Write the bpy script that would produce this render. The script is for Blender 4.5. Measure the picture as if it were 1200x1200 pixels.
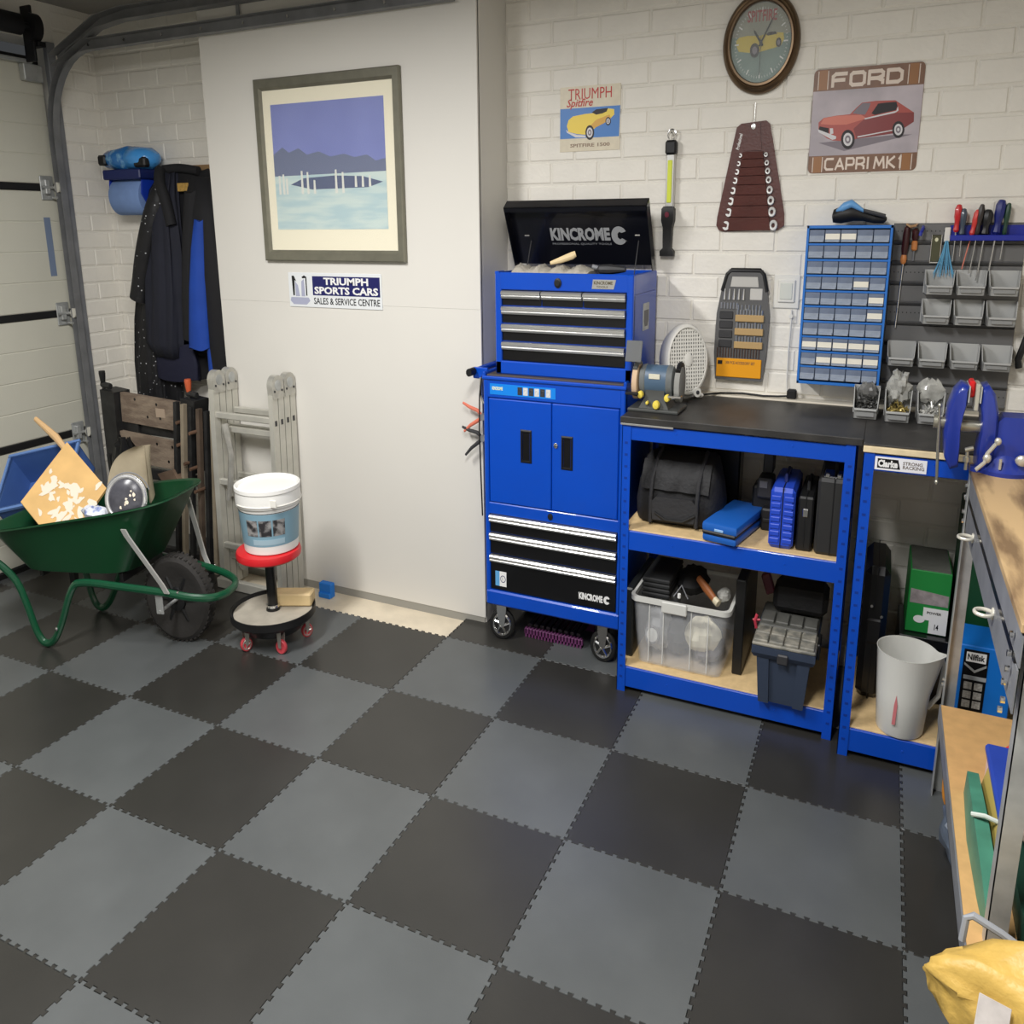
import bpy, bmesh, math, random
from mathutils import Matrix, Vector
random.seed(7)
PI = math.pi
C = bpy.context.scene.collection
for o in list(bpy.data.objects): bpy.data.objects.remove(o)
SC = bpy.context.scene
# The place is 1.298 times taller than it was authored in metres below (see the last lines):
# every height is multiplied by ZS when the scene is finished.
ZS = 1.298

# ------------------------------------------------------------------ camera
def cam_basis(yaw, pitch, roll):
    cy, sy = math.cos(yaw), math.sin(yaw)
    f = Vector((sy*math.cos(pitch), cy*math.cos(pitch), math.sin(pitch)))
    r = Vector((cy, -sy, 0)); u = r.cross(f)
    return r*math.cos(roll)+u*math.sin(roll), -r*math.sin(roll)+u*math.cos(roll), f
r_, u_, f_ = cam_basis(-0.43132, -0.217658, -0.00725)
cam_d = bpy.data.cameras.new('camera'); cam = bpy.data.objects.new('camera', cam_d); C.objects.link(cam)
cam.matrix_world = Matrix(((r_.x, u_.x, -f_.x, 1.79789), (r_.y, u_.y, -f_.y, -3.10134), (r_.z, u_.z, -f_.z, 1.95526), (0, 0, 0, 1)))
cam_d.sensor_width = 36; cam_d.lens = 36*937.4506/1200
cam_d.shift_x = -0.002037; cam_d.shift_y = -0.106265
cam_d.clip_start = 0.05
SC.camera = cam

# ------------------------------------------------------------------ light
W = bpy.data.worlds.new('world'); SC.world = W; W.use_nodes = True
W.node_tree.nodes['Background'].inputs[0].default_value = (0.9, 0.95, 1, 1)
W.node_tree.nodes['Background'].inputs[1].default_value = 0.05
def lamp(name, x, y, z, sx, sy, power, col=(1, 0.965, 0.91), rot=0):
    d = bpy.data.lights.new(name, 'AREA'); d.shape = 'RECTANGLE'; d.size = sx; d.size_y = sy
    d.energy = power; d.color = col
    o = bpy.data.objects.new(name, d); C.objects.link(o); o.location = (x, y, z); o.rotation_euler = (0, 0, rot)
    return o
lamp('ceiling_lamp_light', -0.45, -1.95, 2.30, 0.25, 1.2, 98, (1, 0.985, 0.975))
lamp('ceiling_lamp_light', 1.25, -2.3, 2.30, 0.25, 1.2, 84, (1, 0.985, 0.975))
SC.view_settings.view_transform = 'Standard'; SC.view_settings.look = 'None'
SC.view_settings.gamma = 1; SC.view_settings.use_curve_mapping = False
SC.view_settings.exposure = 0.0

# ------------------------------------------------------------------ materials
def lin(c):
    c = c/255
    return c/12.92 if c <= 0.04045 else ((c+0.055)/1.055)**2.4
def rgb(r, g, b): return (lin(r), lin(g), lin(b), 1)
MATS = {}
def P(name, col, rough=0.5, metal=0.0, var=0.0, vscale=8.0, bump=0.0, bscale=60.0, col2=None, trans=0.0, emit=0.0, coat=0.0, alpha=1.0, stretch=None, ior=1.45, lo=0.4, hi=0.6, spec=None):
    if name in MATS: return MATS[name]
    m = bpy.data.materials.new(name); m.use_nodes = True; nt = m.node_tree; b = nt.nodes['Principled BSDF']
    c = rgb(*col)
    b.inputs['Base Color'].default_value = c; b.inputs['Roughness'].default_value = rough
    b.inputs['Metallic'].default_value = metal; b.inputs['IOR'].default_value = ior
    b.inputs['Transmission Weight'].default_value = trans; b.inputs['Coat Weight'].default_value = coat
    b.inputs['Alpha'].default_value = alpha
    if spec is not None: b.inputs['Specular IOR Level'].default_value = spec
    if emit: b.inputs['Emission Color'].default_value = c; b.inputs['Emission Strength'].default_value = emit
    L = nt.links.new
    if var or bump or col2:
        tc = nt.nodes.new('ShaderNodeTexCoord'); mp = nt.nodes.new('ShaderNodeMapping')
        L(tc.outputs['Object'], mp.inputs[0])
        if stretch: mp.inputs['Scale'].default_value = stretch
    if var or col2:
        n = nt.nodes.new('ShaderNodeTexNoise'); n.inputs['Scale'].default_value = vscale; n.inputs['Detail'].default_value = 6
        L(mp.outputs[0], n.inputs['Vector'])
        rp = nt.nodes.new('ShaderNodeValToRGB')
        rp.color_ramp.elements[0].position = lo; rp.color_ramp.elements[1].position = hi
        if col2:
            rp.color_ramp.elements[0].color = c; rp.color_ramp.elements[1].color = rgb(*col2)
        else:
            rp.color_ramp.elements[0].color = (c[0]*(1-var), c[1]*(1-var), c[2]*(1-var), 1)
            rp.color_ramp.elements[1].color = (min(1, c[0]*(1+var)), min(1, c[1]*(1+var)), min(1, c[2]*(1+var)), 1)
            rp.color_ramp.elements[0].position = 0.3; rp.color_ramp.elements[1].position = 0.7
        L(n.outputs[0], rp.inputs[0]); L(rp.outputs[0], b.inputs['Base Color'])
    if bump:
        n2 = nt.nodes.new('ShaderNodeTexNoise'); n2.inputs['Scale'].default_value = bscale; n2.inputs['Detail'].default_value = 4
        L(mp.outputs[0], n2.inputs['Vector'])
        bp = nt.nodes.new('ShaderNodeBump'); bp.inputs['Strength'].default_value = bump; bp.inputs['Distance'].default_value = 0.01
        L(n2.outputs[0], bp.inputs['Height']); L(bp.outputs[0], b.inputs['Normal'])
    MATS[name] = m
    return m
brickw = P('painted_brick', (233, 229, 219), 0.55, var=0.04, vscale=5, bump=0.25, bscale=45)
mortarw = P('painted_mortar', (228, 224, 214), 0.65, bump=0.35, bscale=120)
plaster = P('plaster_paint', (216, 213, 205), 0.6, var=0.02, vscale=1.5, bump=0.04, bscale=25)
ceilm = P('ceiling_board', (150, 147, 140), 0.8, var=0.05, vscale=2)
creamf = P('floor_paint', (215, 203, 180), 0.45, var=0.1, vscale=9, bump=0.1)
tile_dark = P('tile_charcoal', (48, 47, 44), 0.30, var=0.14, vscale=3.5, bump=0.03, bscale=240, ior=1.55)
tile_mid = P('tile_graphite', (84, 87, 87), 0.30, var=0.12, vscale=3.5, bump=0.03, bscale=240, ior=1.55)
doorw = P('door_panel_paint', (205, 203, 188), 0.5, var=0.02, vscale=3, bump=0.06, bscale=150)
rubber = P('black_rubber', (22, 22, 22), 0.6)
galv = P('galvanised_steel', (178, 180, 178), 0.38, 0.4, var=0.18, vscale=14)
galvd = P('dull_galvanised_steel', (132, 134, 138), 0.5, 0.3, var=0.15, vscale=10)
blue = P('blue_powder_coat', (0, 70, 182), 0.32, var=0.04, vscale=4, coat=0.2)
chrome = P('chrome', (225, 225, 225), 0.12, 1.0)
alu = P('brushed_aluminium', (215, 215, 212), 0.28, 0.85)
blackp = P('black_paint', (12, 12, 14), 0.3, coat=0.2)
blackm = P('matt_black_plastic', (20, 20, 21), 0.5, var=0.15, vscale=10)
dgrey = P('dark_grey_plastic', (52, 52, 54), 0.5, var=0.1)
white = P('white_print', (232, 232, 230), 0.5)
mdf = P('chipboard_shelf', (216, 187, 138), 0.6, var=0.10, vscale=30, bump=0.1, bscale=120)
wood = P('raw_wood', (214, 178, 120), 0.6, var=0.14, vscale=9, stretch=(6, 6, 1))
red = P('red_plastic', (205, 28, 30), 0.4)

# ------------------------------------------------------------------ mesh helper
ORG = {}
class M:
    def __init__(s): s.v = []; s.f = []
    def add(s, vs, fs, T=None):
        n = len(s.v)
        s.v += [tuple(T @ Vector(v)) if T is not None else tuple(v) for v in vs]
        s.f += [tuple(i+n for i in f) for f in fs]
        return s
    def box(s, x0, x1, y0, y1, z0, z1, b=0, T=None, seg=1):
        x0, x1 = min(x0, x1), max(x0, x1); y0, y1 = min(y0, y1), max(y0, y1); z0, z1 = min(z0, z1), max(z0, z1)
        if b:
            bm = bmesh.new(); bmesh.ops.create_cube(bm, size=1)
            for v in bm.verts: v.co = Vector(((x0+x1)/2+v.co.x*(x1-x0), (y0+y1)/2+v.co.y*(y1-y0), (z0+z1)/2+v.co.z*(z1-z0)))
            bmesh.ops.bevel(bm, geom=bm.edges[:], offset=b, segments=seg, affect='EDGES', profile=0.5)
            bm.verts.index_update()
            s.add([v.co[:] for v in bm.verts], [[v.index for v in f.verts] for f in bm.faces], T); bm.free(); return s
        vs = [(x, y, z) for x in (x0, x1) for y in (y0, y1) for z in (z0, z1)]
        return s.add(vs, [(0, 1, 3, 2), (4, 6, 7, 5), (0, 4, 5, 1), (2, 3, 7, 6), (0, 2, 6, 4), (1, 5, 7, 3)], T)
    def cyl(s, p0, p1, r0, r1=None, n=16, caps=True, T=None):
        r1 = r0 if r1 is None else r1
        p0, p1 = Vector(p0), Vector(p1); d = (p1-p0).normalized()
        a = d.orthogonal().normalized(); b = d.cross(a)
        vs = []
        for p, r in ((p0, r0), (p1, r1)):
            for i in range(n):
                t = 2*PI*i/n; vs.append(p+a*r*math.cos(t)+b*r*math.sin(t))
        fs = [(i, (i+1) % n, n+(i+1) % n, n+i) for i in range(n)]
        if caps: fs += [tuple(range(n))[::-1], tuple(range(n, 2*n))]
        return s.add(vs, fs, T)
    def loft(s, rings, caps=True, closed=True, T=None):
        n = len(rings[0]); vs = [p for r in rings for p in r]; fs = []
        for k in range(len(rings)-1):
            for i in range(n if closed else n-1):
                j = (i+1) % n
                fs.append((k*n+i, k*n+j, (k+1)*n+j, (k+1)*n+i))
        if caps and closed:
            fs += [tuple(range(n))[::-1], tuple(range((len(rings)-1)*n, len(rings)*n))]
        return s.add(vs, fs, T)
    def tube(s, pts, r, n=8, closed=False, T=None, flat=None):
        pts = [Vector(p) for p in pts]; m = len(pts); rings = []; prev = None
        rs = r if isinstance(r, (list, tuple)) else [r]*m
        for i in range(m):
            if closed: d = pts[(i+1) % m]-pts[i-1]
            else: d = pts[min(i+1, m-1)]-pts[max(i-1, 0)]
            d.normalize()
            a = d.orthogonal().normalized() if prev is None else (prev-d*prev.dot(d)).normalized()
            prev = a; b = d.cross(a)
            rings.append([pts[i]+a*rs[i]*math.cos(2*PI*k/n)+b*rs[i]*math.sin(2*PI*k/n) for k in range(n)])
        if closed: rings.append(rings[0])
        return s.loft(rings, caps=not closed, T=T)
    def lathe(s, prof, c=(0, 0, 0), axis='z', n=32, T=None, sx=1, sy=1):
        rings = []
        for (r, h) in prof:
            ring = []
            for i in range(n):
                t = 2*PI*i/n; x, y = r*math.cos(t)*sx, r*math.sin(t)*sy
                if axis == 'z': q = (c[0]+x, c[1]+y, c[2]+h)
                elif axis == 'y': q = (c[0]+x, c[1]+h, c[2]-y)
                else: q = (c[0]+h, c[1]+x, c[2]+y)
                ring.append(q)
            rings.append(ring)
        return s.loft(rings, T=T)
    def prism(s, poly, axis, a, b, T=None):
        n = len(poly)
        def q(p, h): return {'y': (p[0], h, p[1]), 'z': (p[0], p[1], h), 'x': (h, p[0], p[1])}[axis]
        vs = [q(p, a) for p in poly]+[q(p, b) for p in poly]
        fs = [tuple(range(n)), tuple(range(n, 2*n))[::-1]]+[(i, i+n, (i+1) % n+n, (i+1) % n) for i in range(n)]
        return s.add(vs, fs, T)
    def ell(s, c, r, n=12, T=None):
        if not isinstance(r, (list, tuple)): r = (r, r, r)
        rings = []
        for k in range(1, n):
            ph = PI*k/n
            rings.append([(c[0]+r[0]*math.sin(ph)*math.cos(2*PI*i/(2*n)), c[1]+r[1]*math.sin(ph)*math.sin(2*PI*i/(2*n)), c[2]-r[2]*math.cos(ph)) for i in range(2*n)])
        return s.loft(rings, T=T)
    def torus(s, c, R, r, axis='y', n=32, m=10, T=None, a0=0, a1=2*PI):
        full = abs(a1-a0-2*PI) < 1e-6
        pts = []
        for i in range(n if full else n+1):
            t = a0+(a1-a0)*i/n; x, y = R*math.cos(t), R*math.sin(t)
            pts.append({'y': (c[0]+x, c[1], c[2]+y), 'z': (c[0]+x, c[1]+y, c[2]), 'x': (c[0], c[1]+x, c[2]+y)}[axis])
        return s.tube(pts, r, m, closed=full, T=T)
    def data(s, name, mat, org=(0, 0, 0), sharp=35, jit=0):
        vs = [(v[0]-org[0]+(random.uniform(-jit, jit) if jit else 0), v[1]-org[1]+(random.uniform(-jit, jit) if jit else 0), v[2]-org[2]) for v in s.v]
        me = bpy.data.meshes.new(name); me.from_pydata(vs, [], s.f)
        bm = bmesh.new(); bm.from_mesh(me); bmesh.ops.recalc_face_normals(bm, faces=bm.faces[:]); bm.to_mesh(me); bm.free()
        me.polygons.foreach_set('use_smooth', [True]*len(me.polygons))
        me.set_sharp_from_angle(angle=math.radians(sharp))
        me.materials.append(mat); return me
    def build_split(s, name, mat, parent, label, sharp):
        root = list(range(len(s.v)))
        def find(i):
            while root[i] != i: root[i] = root[root[i]]; i = root[i]
            return i
        for f in s.f:
            for k in f[1:]: root[find(k)] = find(f[0])
        comp = {}
        for f in s.f: comp.setdefault(find(f[0]), []).append(f)
        o = None
        for fs in comp.values():
            ids = sorted({i for f in fs for i in f}); mp = {i: k for k, i in enumerate(ids)}
            m = M(); m.v = [s.v[i] for i in ids]; m.f = [tuple(mp[i] for i in f) for f in fs]
            o = m.build(name, mat, parent, label, sharp)
        return o
    def build(s, name, mat, parent=None, label=None, sharp=35, kind=None, org=None, split=False):
        if split:
            return s.build_split(name, mat, parent, label, sharp)
        if parent is None and org is None:
            xs = [v[0] for v in s.v]; ys = [v[1] for v in s.v]; zs = [v[2] for v in s.v]
            org = ((min(xs)+max(xs))/2, (min(ys)+max(ys))/2, min(zs))
        if parent is not None: org = ORG[parent.name]
        o = bpy.data.objects.new(name, s.data(name, mat, org, sharp)); C.objects.link(o)
        if parent is None: o.location = org
        else: o.parent = parent
        ORG[o.name] = org
        if label: o['label'] = label
        if kind: o['kind'] = kind
        return o
def tag(o, label=None, cat=None, group=None, kind=None):
    if label: o['label'] = label
    if cat: o['category'] = cat
    if group: o['group'] = group
    if kind: o['kind'] = kind
    return o
def thing(name, loc, label=None, cat=None, group=None, rot=0, kind=None, local=False):
    o = bpy.data.objects.new(name, None); C.objects.link(o); o.empty_display_size = 0.05
    o.location = loc; o.rotation_euler = (0, 0, rot)
    ORG[o.name] = (0, 0, 0) if local or rot else tuple(loc)
    return tag(o, label, cat, group, kind)
def copy_tree(o, loc=None, rot=None, parent=None):
    c = o.copy(); C.objects.link(c); c.parent = parent; ORG[c.name] = ORG.get(o.name, (0, 0, 0))
    if loc is not None: c.location = loc
    if rot is not None: c.rotation_euler = (0, 0, rot)
    for ch in list(o.children): copy_tree(ch, parent=c)
    return c
def text(s, w, h, mat, parent, origin, ux=(1, 0, 0), uy=(0, 0, 1), bold=0.02, name='lettering', thick=0.0006, shear=0.0, spacing=1.0, label=None):
    """flat lettering as a mesh: lower-left corner at origin, w wide along ux, h tall along uy"""
    cu = bpy.data.curves.new('t', 'FONT'); cu.body = s; cu.size = 1; cu.offset = bold; cu.extrude = 0.01; cu.resolution_u = 2
    cu.shear = shear; cu.space_character = spacing; cu.space_line = 0.85
    to = bpy.data.objects.new('t', cu); C.objects.link(to)
    me = bpy.data.meshes.new_from_object(to.evaluated_get(bpy.context.evaluated_depsgraph_get()))
    bpy.data.objects.remove(to); bpy.data.curves.remove(cu)
    xs = [v.co.x for v in me.vertices]; ys = [v.co.y for v in me.vertices]
    x0, x1, y0, y1 = min(xs), max(xs), min(ys), max(ys)
    ux, uy = Vector(ux), Vector(uy); nn = ux.cross(uy).normalized(); org = Vector(ORG[parent.name]); og = Vector(origin)
    for v in me.vertices:
        p = og+ux*((v.co.x-x0)/(x1-x0)*w)+uy*((v.co.y-y0)/(y1-y0)*h)+nn*(thick if v.co.z > 0 else 0)
        v.co = p-org
    me.materials.clear(); me.materials.append(mat); me.name = name
    for p in me.polygons: p.material_index = 0
    o = bpy.data.objects.new(name, me); C.objects.link(o); o.parent = parent; ORG[o.name] = tuple(org)
    if label: o['label'] = label
    return o
def rotm(axis, ang, c): return Matrix.Translation(c) @ Matrix.Rotation(ang, 4, axis) @ Matrix.Translation(-Vector(c))
def rrect(x0, x1, z0, z1, r, n=4):
    pts = []
    for cx, cz, a in ((x1-r, z1-r, 0), (x0+r, z1-r, 90), (x0+r, z0+r, 180), (x1-r, z0+r, 270)):
        for i in range(n+1):
            t = math.radians(a+90*i/n); pts.append((cx+r*math.cos(t), cz+r*math.sin(t)))
    return pts

# ------------------------------------------------------------------ structure
YB = 0.5           # back brick wall
XL = -2.6          # left wall (garage door side)
XR = 2.72
H = 2.46
XP0, XP1, YP = -1.47, 0.112, 0.2     # projecting plastered breast
def struct(name, m, mat, **k): o = m.build(name, mat, **k); o['kind'] = 'structure'; return o
fl = struct('floor', M().box(-3.2, 2.9, -5.2, 0.7, -0.15, -0.012), creamf, org=(0, 0, 0))
struct('ceiling', M().box(-3.2, 2.9, -5.2, 0.7, H, H+0.1), ceilm)
wb = struct('wall_back', M().box(XL-0.2, XR+0.15, YB, YB+0.12, -0.1, H), mortarw, org=(0, YB, 0))
wl = struct('wall_left', M().box(XL-0.2, XL, 0.23, YB, -0.1, H).box(XL-0.2, XL, -5.2, 0.23, 2.3, H), mortarw, org=(XL, 0, 0))
wr = struct('wall_right', M().box(XR, XR+0.15, -5.2, YB, -0.1, H), mortarw)
struct('wall_front', M().box(XL-0.2, XR+0.15, -5.3, -5.15, -0.1, H), plaster)
breast = struct('wall_breast', M().box(XP0, XP1, YP+0.012, YB, 0.0, H).box(XP0, XP1, YP, YP+0.02, 1.216, H, 0.001).box(XP0, XP1, YP+0.001, YP+0.02, 0.022, 1.2158, 0.0006), plaster)
struct('trim_1', M().box(XP0, XP1-0.005, YP+0.004, YP+0.02, -0.012, 0.022), P('grey_sealant', (150, 148, 140), 0.6))

# bricks: one mesh per size, laid course by course, joints recessed
BP, BL, BZ0, BX0 = 0.0785, 0.2270, 1.73, 0.343
_bm = {}
def brick_mesh(w, h, var, axis):
    key = (round(w, 3), round(h, 3), var, axis)
    if key in _bm: return _bm[key]
    rnd = random.Random(var+int(w*1000)); m = M(); e = 0.0045; d = 0.0042
    j = lambda: rnd.uniform(-0.0012, 0.0012)
    if axis == 'y':
        b = [(0, 0, 0), (w, 0, 0), (w, 0, h), (0, 0, h)]
        f = [(e+j(), -d+j()*0.6, e+j()), (w-e+j(), -d+j()*0.6, e+j()), (w-e+j(), -d+j()*0.6, h-e+j()), (e+j(), -d+j()*0.6, h-e+j())]
    else:
        b = [(0, 0, 0), (0, w, 0), (0, w, h), (0, 0, h)]
        f = [(d+j()*0.6, e+j(), e+j()), (d+j()*0.6, w-e+j(), e+j()), (d+j()*0.6, w-e+j(), h-e+j()), (d+j()*0.6, e+j(), h-e+j())]
    m.add(b+f, [(0, 1, 5, 4), (1, 2, 6, 5), (2, 3, 7, 6), (3, 0, 4, 7), (4, 5, 6, 7)])
    me = m.data('brick', brickw, sharp=20); _bm[key] = me; return me
def bricks(parent, a0, a1, z0, z1, axis='y', stuff=False, const=0.0, phase=0.0):
    org = ORG[parent.name]; gap = 0.0075; big = M()
    k = math.floor((z0-BZ0)/BP)
    while BZ0+k*BP < z1-0.01:
        zz0, zz1 = max(z0, BZ0+k*BP+gap/2), min(z1, BZ0+(k+1)*BP-gap/2)
        off = BX0+phase+(0 if k % 2 else BL/2)
        i = math.floor((a0-off)/BL)
        while off+i*BL < a1-0.01:
            x0, x1 = max(a0, off+i*BL+gap/2), min(a1, off+(i+1)*BL-gap/2)
            if x1-x0 > 0.02 and zz1-zz0 > 0.02:
                me = brick_mesh(x1-x0, zz1-zz0, (i*7+k*3) % 4, axis)
                base = (x0, const, zz0) if axis == 'y' else (const, x0, zz0)
                if stuff:
                    big.add([(v.co.x+base[0], v.co.y+base[1], v.co.z+base[2]) for v in me.vertices], [tuple(p.vertices) for p in me.polygons])
                else:
                    o = bpy.data.objects.new('brick', me); C.objects.link(o); o.parent = parent
                    o.location = (base[0]-org[0], base[1]-org[1], base[2]-org[2])
            i += 1
        k += 1
    if stuff:
        big.build('brickwork', brickw, parent, kind='stuff')
zc = BZ0-10*BP
bricks(wb, XP1, XR, zc, H, const=YB)
bricks(wb, XP1, XR, 0, zc, const=YB, stuff=True)
wa = struct('wall_alcove', M().box(XL, XP0, YB-0.004, YB, 0, H), mortarw, org=(XL, YB-0.004, 0))
bricks(wa, XL, XP0, BZ0-17*BP, H, const=YB-0.004, phase=0.06)
bricks(wa, XL, XP0, 0, BZ0-17*BP, const=YB-0.004, stuff=True)
bricks(wl, 0.235, YB-0.004, BZ0-17*BP, H, axis='x', const=XL)

# interlocking floor tiles, 0.5 m, toothed edges
TN = 13
def tooth_curve():
    p = 0.5/TN; a = 0.0065; out = [(0, 0)]
    for i in range(TN):
        b = i*p
        out += [(b+p*0.10, -a*0.5), (b+p*0.30, -a*0.5), (b+p*0.22, a), (b+p*0.68, a), (b+p*0.60, -a*0.5), (b+p*0.90, -a*0.5)]
    out.append((0.5, 0))
    return out
TC = tooth_curve()
g = 0.0006
bot = [(t, v+g) for t, v in TC]; right = [(0.5-g+v, t) for t, v in TC]
top = [(t, 0.5+v-g) for t, v in TC][::-1]; left = [(v+g, t) for t, v in TC][::-1]
outline = bot[:-1]+right[:-1]+top[:-1]+left[:-1]
outline = [(min(max(x, -0.01), 0.51), min(max(y, -0.01), 0.51)) for x, y in outline]
tm = {}
for nm, mt in (('tile_dark', tile_dark), ('tile_mid', tile_mid)):
    m = M(); n = len(outline); e = 0.0014
    cx = cy = 0.25
    inn = [(cx+(x-cx)*0.9955, cy+(y-cy)*0.9955) for x, y in outline]
    m.add([(x, y, -0.012) for x, y in outline]+[(x, y, -0.0012) for x, y in outline]+[(x, y, 0) for x, y in inn],
          [(i, (i+1) % n, n+(i+1) % n, n+i) for i in range(n)]+[(n+i, n+(i+1) % n, 2*n+(i+1) % n, 2*n+i) for i in range(n)]+[tuple(range(2*n, 3*n))])
    tm[nm] = m.data('floor_tile', mt, sharp=30)
for i in range(-6, 6):
    for j in range(-10, 1):
        X, Y = i*0.5, j*0.5
        if j == 0 and i in (-3, -2, -1): continue
        nm = 'tile_dark' if (i+j) % 2 == 0 else 'tile_mid'
        o = bpy.data.objects.new('floor_tile', tm[nm]); C.objects.link(o); o.parent = fl; o.location = (X, Y, 0)

# garage door: sectional, seen from inside
door = thing('door_1', (-2.66, -1.2, 0), kind='structure')
jz = [-0.005, 0.565, 1.13, 1.69, 2.22]
for k in range(4):
    z0, z1 = jz[k]+0.016, jz[k+1]-0.016; n = 4; prof = [(-0.04, z0)]
    st = (z1-z0)/n
    for q in range(n):
        a, b = z0+q*st, z0+(q+1)*st
        prof += [(-0.003, a) if q == 0 else (-0.003, a), (0, a+0.004), (0, b-0.004), (-0.003, b)]
    prof += [(-0.04, z1)]
    m = M()
    ringA = [(-2.66+x, -3.2, z) for x, z in prof]; ringB = [(-2.66+x, 0.185, z) for x, z in prof]
    m.loft([ringA, ringB]); m.build('door_panel', doorw, door)
for k in (0, 1, 2, 3, 4):
    M().box(-2.675, -2.652, -3.2, 0.17, jz[k]-0.016, jz[k]+0.016, 0.003).build('rubber_seal', rubber, door)
M().box(-2.7, -2.645, -3.2, 0.2, -0.012, 0.03, 0.006).build('rubber_seal', rubber, door)
for k in (1, 2, 3):
    z = jz[k]
    hg = M().box(-2.656, -2.648, 0.085, 0.165, z-0.055, z+0.05, 0.003).box(-2.652, -2.625, 0.1, 0.13, z-0.03, z+0.035, 0.004)
    hg.cyl((-2.63, 0.08, z), (-2.63, 0.19, z), 0.007, n=10).cyl((-2.64, 0.145, z-0.045), (-2.6, 0.145, z-0.045), 0.006, n=8).build('hinge', galv, door)
    M().cyl((-2.6, 0.15, z), (-2.6, 0.172, z), 0.022, n=18).build('roller', P('nylon', (215, 212, 200), 0.4), door)
# frame post and track (C channel)
M().box(-2.62, -2.585, 0.185, 0.235, -0.01, 2.3, 0.002).build('frame_post', galvd, door)
def channel(pts, w, d, name, mat, parent, up):
    """C channel swept along pts (in the XZ plane), open towards -Y"""
    m = M(); pr = [(-w/2, -d), (-w/2, 0), (w/2, 0), (w/2, -d), (w/2-0.003, -d), (w/2-0.003, -0.003), (-w/2+0.003, -0.003), (-w/2+0.003, -d)]
    rings = []
    for i, p in enumerate(pts):
        a = Vector(pts[max(i-1, 0)]); b = Vector(pts[min(i+1, len(pts)-1)]); t = (b-a).normalized(); nrm = Vector((-t.z, 0, t.x))
        rings.append([Vector(p)+nrm*u+Vector((0, v, 0)) for u, v in pr])
    m.loft(rings); return m.build(name, mat, parent)
R_ = 0.36; tz = 2.258
arc = [(-2.585, 0.185, 0.0), (-2.585, 0.185, tz-R_)]+[(-2.585+R_-R_*math.cos(t), 0.185, tz-R_+R_*math.sin(t)) for t in [PI/2*i/10 for i in range(1, 11)]]+[(0.02, 0.185, tz)]
steel = P('track_steel', (128, 129, 130), 0.5, 0.25, var=0.15, vscale=10)
channel(arc, 0.046, 0.040, 'lower_track', steel, door, 1)
channel([(-2.5, 0.185, 2.215), (-2.33, 0.185, 2.27), (-2.13, 0.185, 2.335), (-1.95, 0.185, 2.352), (0.02, 0.185, 2.352)], 0.05, 0.055, 'upper_track', steel, door, 1)
M().box(-1.2, -1.18, 0.186, 0.192, 2.25, H-0.001, 0.001).build('track_hanger', steel, door)
bl = M()
for i in range(9):
    bl.cyl((-2.2+i*0.27, 0.139, tz-0.005), (-2.2+i*0.27, 0.1452, tz-0.005), 0.006, n=8)
bl.build('track_rivets', chrome, door, split=True)
sh = M().cyl((-2.53, -3.2, 2.335), (-2.53, 0.12, 2.335), 0.014).cyl((-2.53, -3.2, 2.335), (-2.53, 0.0, 2.335), 0.042, n=20)
sh.build('spring_shaft', P('dark_steel', (40, 40, 42), 0.5, 0.5), door)
M().box(-2.6, -2.52, 0.06, 0.075, 2.2, 2.42, 0.003).box(-2.58, -2.5, 0.075, 0.12, 2.26, 2.28, 0.003).cyl((-2.53, 0.05, 2.335), (-2.53, 0.1, 2.335), 0.055, n=20).build('end_bracket', P('dark_steel', (40, 40, 42)), door)
M().box(-2.655, -2.6, -3.2, 0.1, 2.2, 2.215, 0.003).build('top_rail', galv, door)
M().box(-2.655, -2.61, 0.05, 0.16, 2.13, 2.2, 0.004).build('top_hinge', galv, door)
M().box(-2.659, -2.6585, 0.085, 0.125, 1.3, 1.56).build('door_sticker', P('sticker_blue', (120, 135, 160), 0.5), door)

# ------------------------------------------------------------------ framed picture and signs on the walls
pic = thing('framed_picture', (-0.695, YP-0.001, 1.38), 'large grey-framed landscape print with cream mount on the smooth white wall', 'picture')
fx0, fx1, fz0, fz1, fw = -1.117, -0.274, 1.380, 2.056, 0.042
pframe = P('pewter_frame', (128, 126, 112), 0.35, 0.5, var=0.08, vscale=20)
m = M()
def frame_ring(m, x0, x1, z0, z1, w, y0, y1, yi):
    def rr(d, y): return [(x0+d, y, z0+d), (x1-d, y, z0+d), (x1-d, y, z1-d), (x0+d, y, z1-d)]
    m.loft([rr(0, y1), rr(0, y0+0.004), rr(0.004, y0), rr(w*0.75, y0), rr(w, yi), rr(w, y1)], caps=False)
    return m
frame_ring(m, fx0, fx1, fz0, fz1, fw, YP-0.028, YP-0.001, YP-0.014).build('frame', pframe, pic)
M().box(fx0+0.02, fx1-0.02, YP-0.012, YP-0.002, fz0+0.02, fz1-0.02).build('mount', P('cream_mount', (238, 230, 204), 0.6), pic)
M().box(-1.028, -0.366, YP-0.0126, YP-0.011, 1.500, 1.962).build('print', P('print_sky', (96, 106, 176), 0.55, col2=(116, 126, 192), vscale=3, lo=0.3, hi=0.7), pic)
M().prism([(-1.028, 1.50), (-0.366, 1.50), (-0.366, 1.705), (-1.028, 1.70)], 'y', YP-0.0130, YP-0.012).build('print_ground', P('print_sand', (170, 196, 200), 0.55, col2=(196, 212, 206), vscale=5, stretch=(1, 1, 6)), pic)
hills = [(-1.028, 1.70), (-0.366, 1.705), (-0.366, 1.75), (-0.42, 1.742), (-0.47, 1.765), (-0.54, 1.758), (-0.60, 1.772), (-0.68, 1.764), (-0.75, 1.785), (-0.82, 1.775), (-0.87, 1.80), (-0.93, 1.786), (-0.97, 1.806), (-1.028, 1.78)]
M().prism(hills, 'y', YP-0.0133, YP-0.012).build('print_hills', P('print_hill', (82, 92, 128), 0.55), pic)
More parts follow.
